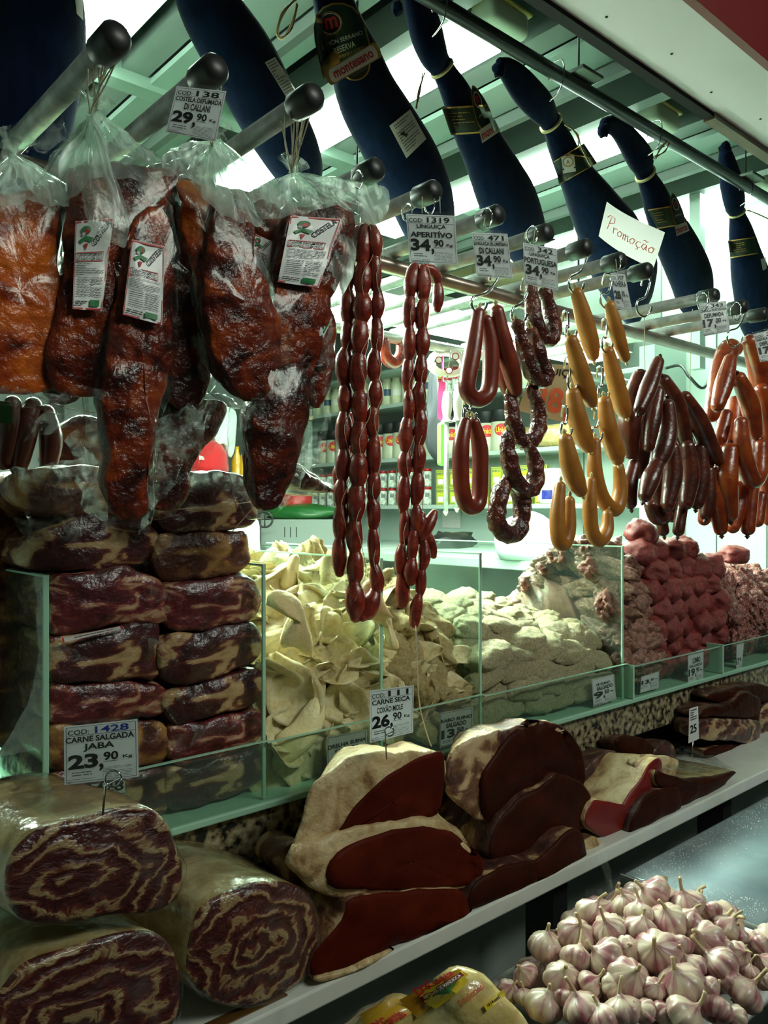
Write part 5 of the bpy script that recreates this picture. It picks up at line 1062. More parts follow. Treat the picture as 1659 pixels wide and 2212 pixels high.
# ================================================================ hanging wrapped ribs
def ridged(mb, f, amp, ang=0.0):
    for i, v in enumerate(mb.v):
        s = math.sin((v.z * math.cos(ang) + v.x * math.sin(ang)) * f); mb.v[i] = v + Vector((0, -amp * s, 0))
    return mb
RIBS = [  # outline, Y, material, label, bag outline scale, label quad
 ([(-60, 440), (20, 420), (95, 398), (120, 420), (122, 470), (118, 560), (150, 700), (140, 800), (90, 850), (10, 845), (-60, 820)], .93, 'rib_o', 'bright orange smoked ribs at the far left edge', None),
 ([(160, 372), (230, 345), (330, 362), (378, 358), (350, 440), (300, 560), (262, 680), (240, 840), (160, 850), (110, 790), (140, 640), (150, 480)], .92, 'rib', 'smoked ribs with the left COSTELA label', [(163, 478), (245, 471), (220, 672), (157, 668)]),
 ([(290, 480), (335, 440), (362, 500), (368, 640), (362, 780), (340, 900), (325, 1000), (318, 1110), (280, 1122), (238, 1080), (240, 960), (228, 860), (240, 720), (262, 600)], .90, 'rib', 'long smoked rib strip with the half-hidden COSTELA label, reaching lowest on the left', [(285, 517), (356, 533), (350, 702), (265, 680)]),
 ([(378, 372), (430, 385), (458, 410), (480, 560), (470, 700), (440, 860), (380, 870), (360, 700), (360, 520)], .95, 'rib_d', 'dark smoked ribs in the middle, turned sideways', None),
 ([(390, 390), (440, 398), (480, 440), (470, 520), (450, 640), (430, 640), (405, 520)], .925, 'rib_o', 'narrow orange-brown rib edge in the middle of the group', None),
 ([(470, 430), (500, 440), (545, 470), (552, 560), (580, 640), (606, 720), (590, 830), (545, 862), (495, 830), (465, 740), (448, 640), (455, 540)], .90, 'rib', 'wide smoked ribs in the middle front, wrapped in loose film', None),
 ([(520, 420), (590, 428), (615, 460), (600, 570), (580, 650), (545, 600), (520, 500)], .96, 'rib', 'smoked ribs behind the middle ones with a cut-off COSTELA label', [(545, 502), (588, 522), (578, 615), (552, 600)]),
 ([(622, 462), (680, 445), (752, 432), (768, 465), (750, 560), (718, 650), (700, 760), (650, 840), (590, 850), (582, 720), (600, 600)], .915, 'rib', 'smoked ribs on the right with the fully readable COSTELA label', [(628, 466), (738, 473), (688, 622), (600, 609)]),
 ([(590, 800), (650, 790), (664, 860), (650, 960), (622, 1060), (590, 1100), (562, 1090), (552, 1000), (548, 900), (562, 830)], .905, 'rib_d', 'long dark rib end hanging lowest on the right', None),
 ([(650, 640), (700, 620), (722, 700), (718, 800), (690, 880), (660, 850), (640, 760)], .935, 'rib', 'smoked ribs at the right with a tilted label seen from its corner', [(655, 690), (700, 630), (718, 690), (680, 765)]),
 ([(640, 1000), (668, 1020), (715, 1048), (718, 1060), (690, 1062), (640, 1050), (610, 1030)], 1.0, 'rib_d', 'dark pointed rib tip in film sticking out to the right', None),
 ([(100, 410), (150, 385), (190, 420), (195, 600), (180, 780), (170, 860), (110, 855), (90, 700), (105, 520)], .985, 'rib_d', 'dark smoked ribs hanging behind, between the bright orange ribs and the left label', None),
 ([(470, 425), (540, 415), (620, 440), (650, 520), (640, 660), (600, 760), (550, 700), (500, 600)], 1.0, 'rib', 'smoked ribs hanging furthest back, between the middle ones and the right label', None),
 ([(320, 400), (380, 370), (420, 420), (440, 600), (430, 780), (380, 880), (330, 860), (320, 640)], .995, 'rib_d', 'very dark smoked ribs furthest back in the middle of the group', None),
 ([(330, 870), (420, 860), (480, 870), (470, 930), (420, 1000), (390, 1090), (350, 1105), (320, 1080), (330, 980)], .98, 'rib_d', 'dark meat hanging behind, between the lowest rib strips', None)]
RB = []
for k, (q, Y, m, lb, lq) in enumerate(RIBS):
    mx = sum(x for x, y in q) / len(q); q = [(mx + (x - mx) * (1.10 if k not in (7, 10) else 1.0), y) for x, y in q]
    mb = slab(q, Y, .035, .9, .010, 52, .0055, 32, k + 20, .006, 1); ridged(mb, 130, .0028, .25)
    o = thing('smoked_ribs', lb, 'smoked ribs', (sum(v.x for v in mb.v) / len(mb.v), Y, min(v.z for v in mb.v)), 'smoked ribs in clear bags')
    part('meat', mb, [m, 'rib_d' if m != 'rib_o' else 'rib'], o); RB.append(o)
    # bag around it
    cx = sum(x for x, y in q) / len(q); cy = sum(y for x, y in q) / len(q)
    q2 = [(cx + (x - cx) * 1.10 + (6 if x > cx else -6), cy + (y - cy) * 1.05 + (8 if y > cy else -4)) for x, y in q]
    fb = slab(q2, Y - .006, .05, .95, .013, 52, .006, 26, k + 50, .01, 0); fb.noise(.003, 90, k); part('bag', fb, ['bag', 'bag'], o)
    if lq:
        sh = Sheet(lq, on(fb.bvh(), plane_y(Y - .02))); lm = MB(); sh.rect(lm, 0, 0, 1, 1, .003, 10, 14); lo = part('label', lm, 'labp', o); l = MB()
        sh.line(l, [(.02, .015), (.98, .015), (.98, .985), (.02, .985)], .02, .0045, 2, True)
        sh.text(l, 'COSTELA', .58, .30, .0, .0, .005, .02, 0, rot=((.38, -.24), (-.10, -.06)))
        sh.poly(l, [(.12, .22), (.30, .17), (.52, .20), (.46, .25), (.30, .22), (.18, .26)], .005, 3)
        sh.disc(l, .30, .11, .13, .05, .0048, 3); sh.disc(l, .33, .12, .07, .028, .0052, 2); sh.disc(l, .24, .15, .05, .02, .0054, 5); sh.poly(l, [(.26, .26), (.38, .26), (.32, .34)], .005, 2)
        sh.line(l, [(.06, .36), (.84, .36), (.84, .455), (.06, .455)], .01, .0045, 2, True)
        sh.text(l, 'CARNE DEFUMADA', .10, .365, .80, .40, .005, .012, 0); sh.text(l, 'DE SUINO COM OSSO', .08, .412, .82, .447, .005, .012, 0)
        rows(sh, l, .08, .48, .92, .62, 7, 4, k, .005, .35); rows(sh, l, .12, .64, .50, .86, 8, 4, k + 1, .005, .3); rows(sh, l, .54, .64, .92, .86, 8, 4, k + 2, .005, .3)
        sh.rect(l, .56, .885, .88, .955, .005, 2, 2, 3); rows(sh, l, .08, .90, .5, .96, 2, 0, k, .005, .4); part('label_print', l, ['lab_k', 'lab_w', 'red', 'green', 'lab_gr', 'paper'], lo, False)
# gathered tops of the bags and the strings
def neck(o, knot, sh_pts, Y, seed, folds=17):
    K = PY(knot[0], knot[1], Y); n = 64; P = closed([PY(x, y, Y) for x, y in sh_pts], n); c = sum(P, Vector()) / n; mb = MB(); R_ = []; rd = random.Random(seed)
    ph = [rd.uniform(0, 6) for _ in range(4)]
    for j in range(13):
        q = j / 12; rg = []
        for i, p in enumerate(P):
            a = 2 * math.pi * i / n; side = math.sin(a * folds + ph[0]) * .5 + math.sin(a * (folds // 2) + ph[1]) * .5
            base = K.lerp(p, q ** 1.25); depth = .03 * math.sin(2 * math.pi * i / n * 1.0 + 1.57) * q
            rg.append(base + Vector((0, depth + side * .007 * math.sin(math.pi * min(q + .1, 1)), side * .003 * q)) + (RGT * .004 * math.cos(a)) * (1 - q))
        R_.append(rg)
    mb.rings(R_, False); mb.noise(.004, 40, seed); part('gathered_top', mb, 'bagm', o)
    t = MB()
    for k in range(5): # the little frill above the knot
        a = k * 1.25; t.tube([K, K + Vector((.010 * math.cos(a), .006 * math.sin(a), .012)), K + Vector((.02 * math.cos(a), .01 * math.sin(a), .02))], [.002, .004, .006], 6, flat=.3)
    part('tied_knot', t, 'bagm2', o); return K
def strings(o, K, pts, Y, n_each=1, seed=0):
    rd = random.Random(seed); mb = MB()
    for x, y in pts:
        T = PY(x, y, Y); m = K.lerp(T, .5) + Vector((rd.uniform(-.004, .004), rd.uniform(-.004, .004), 0)); mb.tube([K + Vector((rd.uniform(-.002, .002), 0, 0)), m, T], .0009, 5, smooth_k=3)
    part('string', mb, 'twine', o)
K = neck(RB[1], (206, 240), [(205, 236), (250, 290), (330, 330), (380, 372), (300, 400), (200, 400), (140, 440), (60, 440), (120, 330), (170, 270)], .90, 1); strings(RB[1], K, [(196, 150), (204, 140), (212, 148), (222, 140), (232, 135), (240, 130)], .84)
K = neck(RB[2], (196, 246), [(200, 250), (235, 330), (262, 440), (250, 540), (190, 520), (165, 400), (180, 300)], .885, 5, 11); strings(RB[2], K, [(190, 150), (256, 122), (262, 118)], .83, seed=3)
K = neck(RB[4], (470, 300), [(470, 296), (500, 340), (560, 390), (610, 430), (540, 450), (470, 430), (400, 400), (350, 350), (400, 300), (440, 290)], .91, 2); strings(RB[4], K, [(440, 170), (452, 180), (478, 180), (468, 176)], .85, seed=1)
K = neck(RB[5], (455, 318), [(455, 320), (478, 380), (530, 440), (540, 500), (470, 480), (430, 420), (430, 350)], .895, 6, 11); strings(RB[5], K, [(445, 175), (470, 178)], .84, seed=5)
K = neck(RB[7], (630, 372), [(630, 368), (700, 390), (790, 395), (828, 420), (790, 500), (740, 470), (680, 460), (620, 470), (560, 460), (540, 420), (590, 385)], .91, 3); strings(RB[7], K, [(606, 262), (616, 250), (626, 242), (636, 236), (650, 230), (662, 238), (672, 240), (664, 242)], .83, seed=2)
K = neck(RB[9], (640, 378), [(645, 380), (720, 440), (755, 520), (720, 640), (690, 620), (660, 500)], .93, 7, 11); strings(RB[9], K, [(642, 240), (656, 236)], .83, seed=4)
K = neck(RB[0], (30, 330), [(30, 330), (90, 360), (150, 400), (130, 460), (40, 450), (-40, 460), (-50, 380)], .93, 4)
# loose film around the ribs
for i, q, Y in ((7, [(690, 780), (722, 640), (725, 800), (700, 900)], .91), (8, [(655, 950), (715, 880), (690, 1000), (600, 1105)], .92), (10, [(650, 960), (716, 1040), (700, 1085), (560, 1092)], .99), (2, [(318, 1000), (360, 930), (352, 1060), (322, 1130)], .90), (3, [(330, 900), (470, 860), (400, 1010), (300, 1150)], .905), (5, [(560, 850), (606, 800), (560, 900), (470, 990)], .90), (14, [(420, 880), (480, 860), (430, 960), (380, 1080)], .93),
   (1, [(110, 850), (240, 840), (160, 920), (60, 960)], .90), (0, [(-10, 840), (160, 850), (120, 880), (-10, 875)], .9), (2, [(150, 960), (250, 880), (240, 1120), (180, 1100)], .92), (0, [(0, 280), (120, 250), (180, 300), (0, 360)], .9)):
    flap(RB[i], q, Y, 'loose_film', 'bagm2', i + 3, .012)
# ================================================================ cured beef on the marble shelf
def meat(q, Y, depth, face, side, lab, back=.85, seed=0, amp=.006, f=20, bulge=.006, cat='cured beef', zmin=None, name='cured_beef', grp='cured beef on the marble shelf', lean=0, rnd=.01, n=56, tilt=0):
    mb = slab(q, Y, depth, back, bulge, n, amp, f, seed, rnd, 1, lean=lean, tilt=tilt)
    if zmin is not None:
        for v in mb.v: v.z = max(v.z, zmin)
    o = thing(name, lab, cat, (sum(v.x for v in mb.v) / len(mb.v), Y + depth / 2, min(v.z for v in mb.v)), grp)
    part('meat', mb, [face, side], o); return o, mb
MT['roll1'] = ROLL('rolled_beef_end', 46, 1.3, (.10, 0, .0)); MT['roll2'] = ROLL('rolled_beef_end_lower', 44, 4.1, (-.05, 0, .08)); MT['roll3'] = ROLL('rolled_beef_end_right', 52, 7.7, (-.04, 0, -.02))
RA, ma = meat([(14, 1900), (30, 1840), (90, 1790), (170, 1768), (250, 1748), (320, 1745), (362, 1778), (384, 1840), (398, 1880), (385, 1940), (330, 1968), (250, 1980), (130, 2000), (60, 1998), (22, 1960)], .80, .20, 'roll1', 'fat_film', 'oval rolled jerked beef in film, upper left, showing its layered cut end', .92, 1, .004, 14, .006, zmin=None, name='rolled_beef', lean=-.03)
RC, mc = meat([(-40, 2200), (10, 2130), (60, 2080), (160, 2045), (260, 2018), (330, 2014), (372, 2050), (392, 2110), (386, 2190), (340, 2240), (200, 2262), (40, 2262), (-40, 2250)], .805, .20, 'roll2', 'fat_film', 'rolled jerked beef in film, lower left, under the upper roll', .92, 2, .004, 14, .006, zmin=ZS - .03, name='rolled_beef', lean=-.03)
RD, md = meat([(405, 2080), (412, 2020), (440, 1960), (520, 1915), (600, 1906), (660, 1930), (684, 1990), (684, 2060), (655, 2120), (590, 2160), (510, 2176), (440, 2150), (408, 2110)], .815, .20, 'roll3', 'fat_film', 'round rolled jerked beef in film, right of the two stacked rolls', 1.0, 3, .004, 14, .006, zmin=ZS + .001, name='rolled_beef', lean=-.02)
for o, m_ in ((RA, ma), (RC, mc), (RD, md)):
    fb = MB(); fb.v = [v + Vector((0, -.004, 0)) for v in m_.v]; fb.f = list(m_.f); fb.m = [0] * len(m_.f)
    c = sum(fb.v, Vector()) / len(fb.v); fb.v = [c + (v - c) * 1.012 for v in fb.v]; fb.noise(.0025, 45, 2)
    fb.v = [Vector((v.x, v.y, max(v.z, ZS - .03))) for v in fb.v]
    part('film_wrap', fb, 'bag', o)
o, m_ = meat([(636, 1818), (650, 1780), (668, 1735), (690, 1690), (735, 1650), (790, 1628), (860, 1626), (925, 1620), (960, 1642), (956, 1700), (946, 1762), (880, 1778), (800, 1790), (730, 1815), (690, 1850), (650, 1840)], .835, .09, 'fat', 'fat', 'top beef piece with pale fat, carrying the CARNE SECA card', .7, 5, .008, 24, lean=.055)
def cutface(o, m_, q, Y, mat, nm='cut_face', seed=0, th=.006, amp=.003):
    P = closed([PY(x, y, Y) for x, y in q], 44); c = sum(P, Vector()) / 44; P = [c + (p - c) * 1.10 for p in P]
    bv = m_.bvh(); mb = MB(); R_ = []
    def ons(p):
        h = bv.ray_cast(CAM, (p - CAM).normalized()); return h[0] if h[0] is not None and (h[0] - p).length < .06 else p
    for s in (.02, .3, .6, .85, .97, 1.0):
        off = th if s < .98 else -.002
        R_.append([(lambda h: h + (CAM - h).normalized() * off)(ons(c + (p - c) * s)) for p in P])
    mb.rings(R_, False); mb.noise(amp, 30, seed); part(nm, mb, mat, o)
cutface(o, m_, [(705, 1838), (740, 1790), (790, 1725), (850, 1672), (920, 1636), (948, 1636), (950, 1700), (938, 1755), (880, 1775), (800, 1788), (740, 1812)], .83, 'cut')
o, m_ = meat([(615, 1860), (640, 1830), (690, 1820), (750, 1795), (830, 1778), (900, 1770), (960, 1782), (1010, 1820), (1044, 1868), (1040, 1900), (990, 1920), (900, 1926), (800, 1934), (740, 1940), (680, 1925), (650, 1900)], .82, .10, 'fat', 'fat', 'middle beef piece with an oval brownish-red cut face and pale fat on the left', .8, 6, .006, 24, lean=.07)
cutface(o, m_, [(725, 1905), (735, 1850), (800, 1815), (880, 1793), (960, 1798), (1010, 1835), (1034, 1872), (1000, 1908), (900, 1918), (800, 1918)], .81, 'cut')
o, m_ = meat([(672, 2108), (690, 2050), (740, 1985), (760, 1942), (850, 1930), (940, 1920), (1005, 1925), (1020, 1975), (1018, 1990), (960, 2020), (860, 2046), (760, 2090), (720, 2110)], .805, .15, 'cut', 'rind', 'flat dark red beef piece at the bottom, lying on the marble shelf', .85, 7, .005, 24, zmin=ZS + .001)
o, m_ = meat([(680, 2112), (740, 2092), (830, 2055), (855, 2060), (800, 2088), (730, 2112), (690, 2122)], .802, .04, 'fat', 'rind', 'thin pale fat strip under the bottom beef piece', .85, 8, .002, 24, zmin=ZS + .001)
o, m_ = meat([(600, 1860), (640, 1820), (670, 1830), (665, 1880), (640, 1905), (610, 1890)], .90, .07, 'rind', 'rind', 'small dark and fatty meat end left of the middle beef piece, behind the rolls', .8, 9, .005, 30)
o, m_ = meat([(960, 1690), (985, 1620), (1040, 1585), (1100, 1572), (1180, 1562), (1235, 1590), (1257, 1650), (1252, 1710), (1180, 1745), (1120, 1775), (1085, 1790), (1040, 1770), (1000, 1745), (965, 1720)], .86, .09, 'rind', 'rind', 'tall fatty beef piece with a blackish cut face, topmost of the right-hand stack', .75, 10, .009, 26, lean=.06)
cutface(o, m_, [(1052, 1750), (1048, 1680), (1080, 1625), (1120, 1580), (1145, 1564), (1200, 1574), (1240, 1610), (1254, 1660), (1246, 1700), (1180, 1712), (1130, 1745), (1080, 1770)], .85, 'cut_d')
o, m_ = meat([(1060, 1855), (1070, 1800), (1110, 1740), (1160, 1700), (1220, 1672), (1256, 1690), (1280, 1730), (1262, 1790), (1210, 1810), (1150, 1840), (1110, 1860)], .84, .15, 'cut_d', 'rind_d', 'dark beef slab in the middle of the right-hand stack', .85, 11, .006, 26)
o, m_ = meat([(1010, 1950), (1040, 1900), (1100, 1870), (1170, 1850), (1240, 1790), (1272, 1830), (1262, 1880), (1200, 1925), (1130, 1952), (1060, 1975), (1020, 1972)], .805, .15, 'cut_d', 'rind_d', 'dark beef slab at the bottom of the right-hand stack, on the shelf edge', .85, 12, .005, 26, zmin=ZS + .001)
o, m_ = meat([(1000, 1790), (1060, 1760), (1080, 1800), (1060, 1850), (1020, 1830)], .90, .06, 'fat', 'rind', 'pale fatty piece between the middle and right-hand beef stacks', .85, 13, .005, 26)
o, m_ = meat([(1262, 1775), (1285, 1730), (1330, 1740), (1338, 1745), (1420, 1635), (1430, 1700), (1395, 1755), (1340, 1812), (1320, 1815), (1280, 1798)], .83, .14, 'cut_r', 'fat', 'bright red beef wedge with a pale fatty top, right of the dark slabs', .75, 14, .003, 24, lean=0, rnd=.004)
mb = slab([(1275, 1728), (1300, 1690), (1322, 1670), (1328, 1635), (1355, 1620), (1400, 1624), (1422, 1640), (1390, 1690), (1336, 1742), (1300, 1738)], .90, .05, .8, .012, 40, .004, 26, 15, .01, 1); mb.v = [v + Vector((0, -.05, 0)) for v in mb.v]; part('fatty_top', mb, ['fat', 'rind'], o)
o, m_ = meat([(1360, 1800), (1372, 1755), (1400, 1720), (1440, 1702), (1470, 1705), (1468, 1755), (1420, 1780), (1380, 1800)], .81, .12, 'cut_d', 'rind_d', 'low dark beef slab right behind the bright red wedge', .85, 16, .003, 26, zmin=ZS + .001)
o, m_ = meat([(1420, 1665), (1470, 1680), (1530, 1678), (1592, 1666), (1570, 1690), (1560, 1715), (1500, 1740), (1466, 1752), (1466, 1705), (1425, 1700)], .815, .15, 'cut_d', 'fat_film', 'dark beef wedge wrapped in film, with a wide greyish top, under the narrow pin card', .85, 17, .003, 26, zmin=ZS + .001)
tp = MB().add([PY(1420, 1668, .812), PY(1592, 1664, .812), PY(1520, 1616, .98), PY(1462, 1612, .98)], [(0, 1, 2, 3)]); tp2 = MB(); A, B, C_, D_ = [Vector(v) for v in tp.v]; tp2.grid(lambda u, v: (A * (1 - u) + B * u) * (1 - v) + (D_ * (1 - u) + C_ * u) * v + UP * .004 * math.sin(u * 9 + v * 5), 14, 8); part('film_top', tp2, 'bagm2', o)
for k, (q, Y, m, lb) in enumerate((([(1256, 1700), (1262, 1660), (1320, 1620), (1335, 1630), (1322, 1670), (1290, 1700), (1262, 1740)], .93, 'rind_d', 'dark brown meat behind the bright red wedge, left part'), ([(1330, 1600), (1380, 1592), (1420, 1630), (1400, 1680), (1350, 1640)], .95, 'cut_d', 'dark meat behind the bright red wedge, right part'), ([(1410, 1625), (1440, 1600), (1462, 1625), (1450, 1668), (1415, 1660)], .95, 'rind_d', 'small brown fatty meat piece left of the film-wrapped wedge'))):
    meat(q, Y, .05, m, 'rind_d', lb, .85, 30 + k, .004, 30)
for k, (q, m, lb, Y) in enumerate((([(1530, 1505), (1570, 1490), (1640, 1478), (1700, 1500), (1700, 1530), (1620, 1510), (1600, 1500), (1560, 1520)], 'cut_d', 'topmost', .95), ([(1512, 1550), (1530, 1528), (1580, 1518), (1612, 1495), (1642, 1510), (1640, 1538), (1620, 1552), (1560, 1548)], 'cut_d', 'with a yellow fat edge under it', .93), ([(1508, 1580), (1516, 1556), (1580, 1554), (1640, 1558), (1644, 1590), (1632, 1608), (1580, 1600), (1520, 1598)], 'jerky', 'shiny with a white seam', .925),
      ([(1520, 1622), (1560, 1612), (1650, 1606), (1700, 1620), (1700, 1650), (1600, 1648), (1540, 1645)], 'cut_d', 'third from the bottom', .93), ([(1580, 1660), (1650, 1650), (1700, 1655), (1700, 1690), (1640, 1690), (1590, 1685)], 'cut_d', 'lowest, near the shelf edge', .90), ([(1648, 1530), (1700, 1520), (1700, 1590), (1650, 1595)], 'jerky', 'cut by the picture edge', .94))):
    meat(q, Y, .07, m, 'rind_d', 'dark dried meat slab, right end stack, ' + lb, .9, 40 + k, .003, 30, name='dried_meat', cat='dried meat', grp='dried meat stack at the right')
o, m_ = meat([(1258, 1820), (1285, 1808), (1310, 1830), (1300, 1850), (1265, 1842)], .82, .05, 'fat', 'rind', 'small film-wrapped fat end on the shelf under the bright red wedge', .85, 50, .002, 30)
# grease stains along the shelf edge
mb = MB().bbox((.15, .812, ZS + .0005), (.56, .83, ZS + .002), .0007); solo('meat_juice', mb, M('brown_juice', (.10, .045, .012), rough=.2, spec=.8), 'brown meat juice along the shelf edge under the rolls', 'stain', kind='stuff')

# ================================================================ steel tray, crate, garlic
o = thing('steel_tray', 'flat blue-grey steel weighing tray dusted with salt, right of the garlic', 'tray', (1.6, .65, .955))
mb = MB().bbox((1.236, .535, .962), (2.1, .775, .972), .006); part('plate', mb, 'bluesteel', o)
mb = MB().bbox((1.236, .531, .948), (2.1, .536, .971), .002); mb.bbox((1.2325, .531, .948), (1.2365, .778, .971), .002); part('folded_rim', mb, 'steel', o)
part('base', MB().bbox((1.27, .57, .80), (2.0, .76, .948), .01), 'black', o)
rd = random.Random(3); mb = MB()
for _ in range(900):
    a, b = rd.random(), rd.random(); x = 1.25 + .55 * a ** 1.3; y = .765 - .20 * (abs(rd.gauss(0, .22)))
    if rd.random() < .35: x = 1.25 + rd.random() * .06; y = .55 + .21 * rd.random()
    s = rd.uniform(.0007, .0018); mb.add([(x, y, .972), (x + s, y, .972), (x + s / 2, y + s, .972), (x + s / 2, y + s / 2, .972 + s)], [(0, 1, 3), (1, 2, 3), (2, 0, 3)])
solo('salt_grains', mb, 'salt', 'white salt grains scattered on the steel tray', 'salt', smooth=False, kind='stuff')
CX0, CX1, CY0, CY1, CZ = .822, 1.214, .461, .713, .970
o = thing('garlic_crate', 'white plastic crate with a rounded rim, full of garlic', 'crate', ((CX0 + CX1) / 2, (CY0 + CY1) / 2, .86))
mb = MB()
def rim(x0, x1, y0, y1, z, r=.02, n=5):
    out = []
    for cx, cy, a0 in ((x1 - r, y1 - r, 0), (x0 + r, y1 - r, 90), (x0 + r, y0 + r, 180), (x1 - r, y0 + r, 270)):
        for i in range(n + 1): a = math.radians(a0 + 90 * i / n); out.append(Vector((cx + r * math.cos(a), cy + r * math.sin(a), z)))
    return out
R_ = [rim(CX0 + .01, CX1 - .01, CY0 + .01, CY1 - .01, .865), rim(CX0 + .004, CX1 - .004, CY0 + .004, CY1 - .004, CZ - .014), rim(CX0 - .006, CX1 + .006, CY0 - .006, CY1 + .006, CZ - .012), rim(CX0 - .006, CX1 + .006, CY0 - .006, CY1 + .006, CZ - .001), rim(CX0 - .004, CX1 + .004, CY0 - .004, CY1 + .004, CZ), rim(CX0 + .006, CX1 - .006, CY0 + .006, CY1 - .006, CZ), rim(CX0 + .008, CX1 - .008, CY0 + .008, CY1 - .008, CZ - .003), rim(CX0 + .014, CX1 - .014, CY0 + .014, CY1 - .014, .87)]
mb.rings(R_, True); part('box', mb, 'white_pl', o)
# garlic bulbs
def bulb_mesh(seed):
    rd = random.Random(seed); nc = rd.choice((7, 8, 9, 10)); mb = MB(); R_ = []; n = 48
    prof = [(.05, -.74), (.22, -.80), (.55, -.76), (.82, -.56), (.98, -.22), (1.0, .06), (.90, .36), (.64, .60), (.34, .74), (.18, .86), (.11, 1.0)]
    for k, (r, z) in enumerate(prof):
        rg = []
        for i in range(n):
            a = 2 * math.pi * i / n; lob = abs(math.sin(a * nc / 2 + .3 * math.sin(a + seed))) ** .55; q = r * (1 + (.16 * (lob - .7)) * min(1, r * 1.4)) * (1 + .06 * math.sin(a + seed) + .05 * math.sin(2 * a + seed * 2))
            rg.append(Vector((q * math.cos(a), q * math.sin(a), z)))
        R_.append(rg)
    mb.rings(R_, True); mb.noise(.05, 1.6, seed); return mb
protos = []
for s in range(6):
    o = thing('garlic_bulb', 'x', 'garlic', (0, 0, 0), 'garlic bulbs heaped in the white crate')
    part('skin', bulb_mesh(s), 'garlic', o)
    rd = random.Random(s); h = rd.uniform(1.35, 2.0); bx, by = rd.uniform(-.3, .3), rd.uniform(-.3, .3)
    part('stem', MB().tube([(0, 0, .85), (0, 0, 1.1), (bx * .4, by * .4, (h + 1.1) / 2), (bx, by, h)], [.15, .10, .09, .10], 8, smooth_k=2), 'bulbst', o)
    t = MB(); t.lathe([(.22, -.78), (.24, -.84), (.1, -.88)], (0, 0, 0), 12)
    for k in range(14): a = k * .9; t.tube([(.15 * math.cos(a), .15 * math.sin(a), -.82), (.26 * math.cos(a), .26 * math.sin(a), -.93)], [.015, .006], 4)
    part('roots', t, 'root', o); protos.append(o)
GB = [(1040, 1215, 82), (1215, 1270, 86), (700, 1315, 78), (880, 1270, 62), (955, 1320, 75), (1120, 1360, 95), (1335, 1310, 62), (1435, 1400, 75), (800, 1405, 82), (970, 1400, 78), (620, 1430, 85), (450, 1490, 88), (1310, 1460, 98), (620, 1560, 80), (775, 1560, 95), (1055, 1530, 108), (905, 1510, 62), (1170, 1500, 72), (1500, 1540, 62), (1610, 1500, 58), (340, 1650, 62), (545, 1670, 88), (915, 1670, 100), (1395, 1600, 100), (1560, 1640, 52), (1185, 1705, 108), (690, 1700, 66), (250, 1740, 58), (330, 1770, 52), (445, 1815, 90), (640, 1830, 98), (1040, 1730, 58), (1330, 1740, 74), (1530, 1750, 98), (870, 1840, 90), (765, 1890, 84), (985, 1850, 62), (1090, 1860, 60), (1210, 1875, 105), (1365, 1830, 80), (1645, 1590, 55), (1645, 1690, 48), (1480, 1880, 62), (1235, 1360, 74), (1235, 1610, 72), (560, 1790, 60), (1400, 1500, 60), (1500, 1440, 50), (820, 1720, 60), (1450, 1690, 60)]
def pz(x, y): return .985 + .085 * max(0, 1 - ((x - 1.02) / .26) ** 2) * max(0, 1 - ((y - .60) / .19) ** 2)
items = []
for cx, cy, r in GB:
    px, py = 1000 + cx * .3972, 1450 + cy * .3972; t = .8; d = ray(px, py)
    for _ in range(160):
        t += .004; q = CAM + d * t
        if q.z < pz(q.x, q.y): break
    items.append((q, r * .3972 * t / FP, py))
items.sort(key=lambda a: (-a[2]))
RW = 7; per = math.ceil(len(items) / RW); rd = random.Random(21); n = 0
for r_ in range(RW):
    row = sorted(items[r_ * per:(r_ + 1) * per], key=lambda a: (a[0] - CAM).dot(RGT) / (a[0] - CAM).dot(FWD))
    for c, (q, s, _) in enumerate(row):
        p = protos[n] if n < 6 else copy_tree(protos[rd.randrange(6)])
        s *= 1.13; p.location = q; p.scale = (s, s, s * rd.uniform(.80, .92)); p.rotation_euler = (rd.uniform(-.9, .9), rd.uniform(-.8, .8), rd.uniform(0, 6.28))
        if rd.random() < .14: p.rotation_euler = (rd.uniform(1.7, 2.2), 0, rd.uniform(-.9, .3))
        if c == 0: w_ = 'leftmost'
        elif c == len(row) - 1: w_ = 'rightmost'
        else: w_ = ORD[c] + ' from the left'
        p['label'] = 'garlic bulb on the heap, %s, %s row from the near crate edge' % (w_, ORD[r_]); n += 1
rd = random.Random(4); k = 0
for i in range(7):
    for j in range(4):
        x = CX0 + .04 + (CX1 - CX0 - .08) * i / 6 + rd.uniform(-.008, .008); y = CY0 + .04 + (CY1 - CY0 - .08) * j / 3 + rd.uniform(-.008, .008)
        p = copy_tree(protos[rd.randrange(6)]); p.location = (x, y, pz(x, y) - .048); s = .028; p.scale = (s, s, s * .9); p.rotation_euler = (rd.uniform(-1, 1), rd.uniform(-1, 1), rd.uniform(0, 6.28))
        p['label'] = 'garlic bulb under the top layer, %s along the crate, %s back' % (ORD[i], ORD[j]); p['group'] = 'garlic bulbs under the top layer'
sh = Sheet([(1285, 1808), (1305, 1825), (1332, 1930), (1318, 1938)], plane_t(1.22)); mb = MB(); sh.rect(mb, 0, 0, 1, 1, 0, 3, 8); mb.noise(.004, 40); o = solo('folded_label', mb, 'sleeve', 'narrow clear folded card sleeve standing in the garlic', 'card sleeve')
part('stake', MB().tube([PT(1318, 1900, 1.22), PT(1332, 1980, 1.20), PT(1346, 2040, 1.17)], .0022, 6), 'bagm2', o)
sh = Sheet([(1268, 1922), (1315, 1918), (1325, 1950), (1275, 1950)], plane_t(1.25)); mb = MB(); sh.rect(mb, 0, 0, 1, 1, 0, 5, 5); mb.noise(.006, 40); solo('plastic_scrap', mb, 'bagm2', 'crumpled clear plastic scrap on the back of the garlic heap', 'plastic')
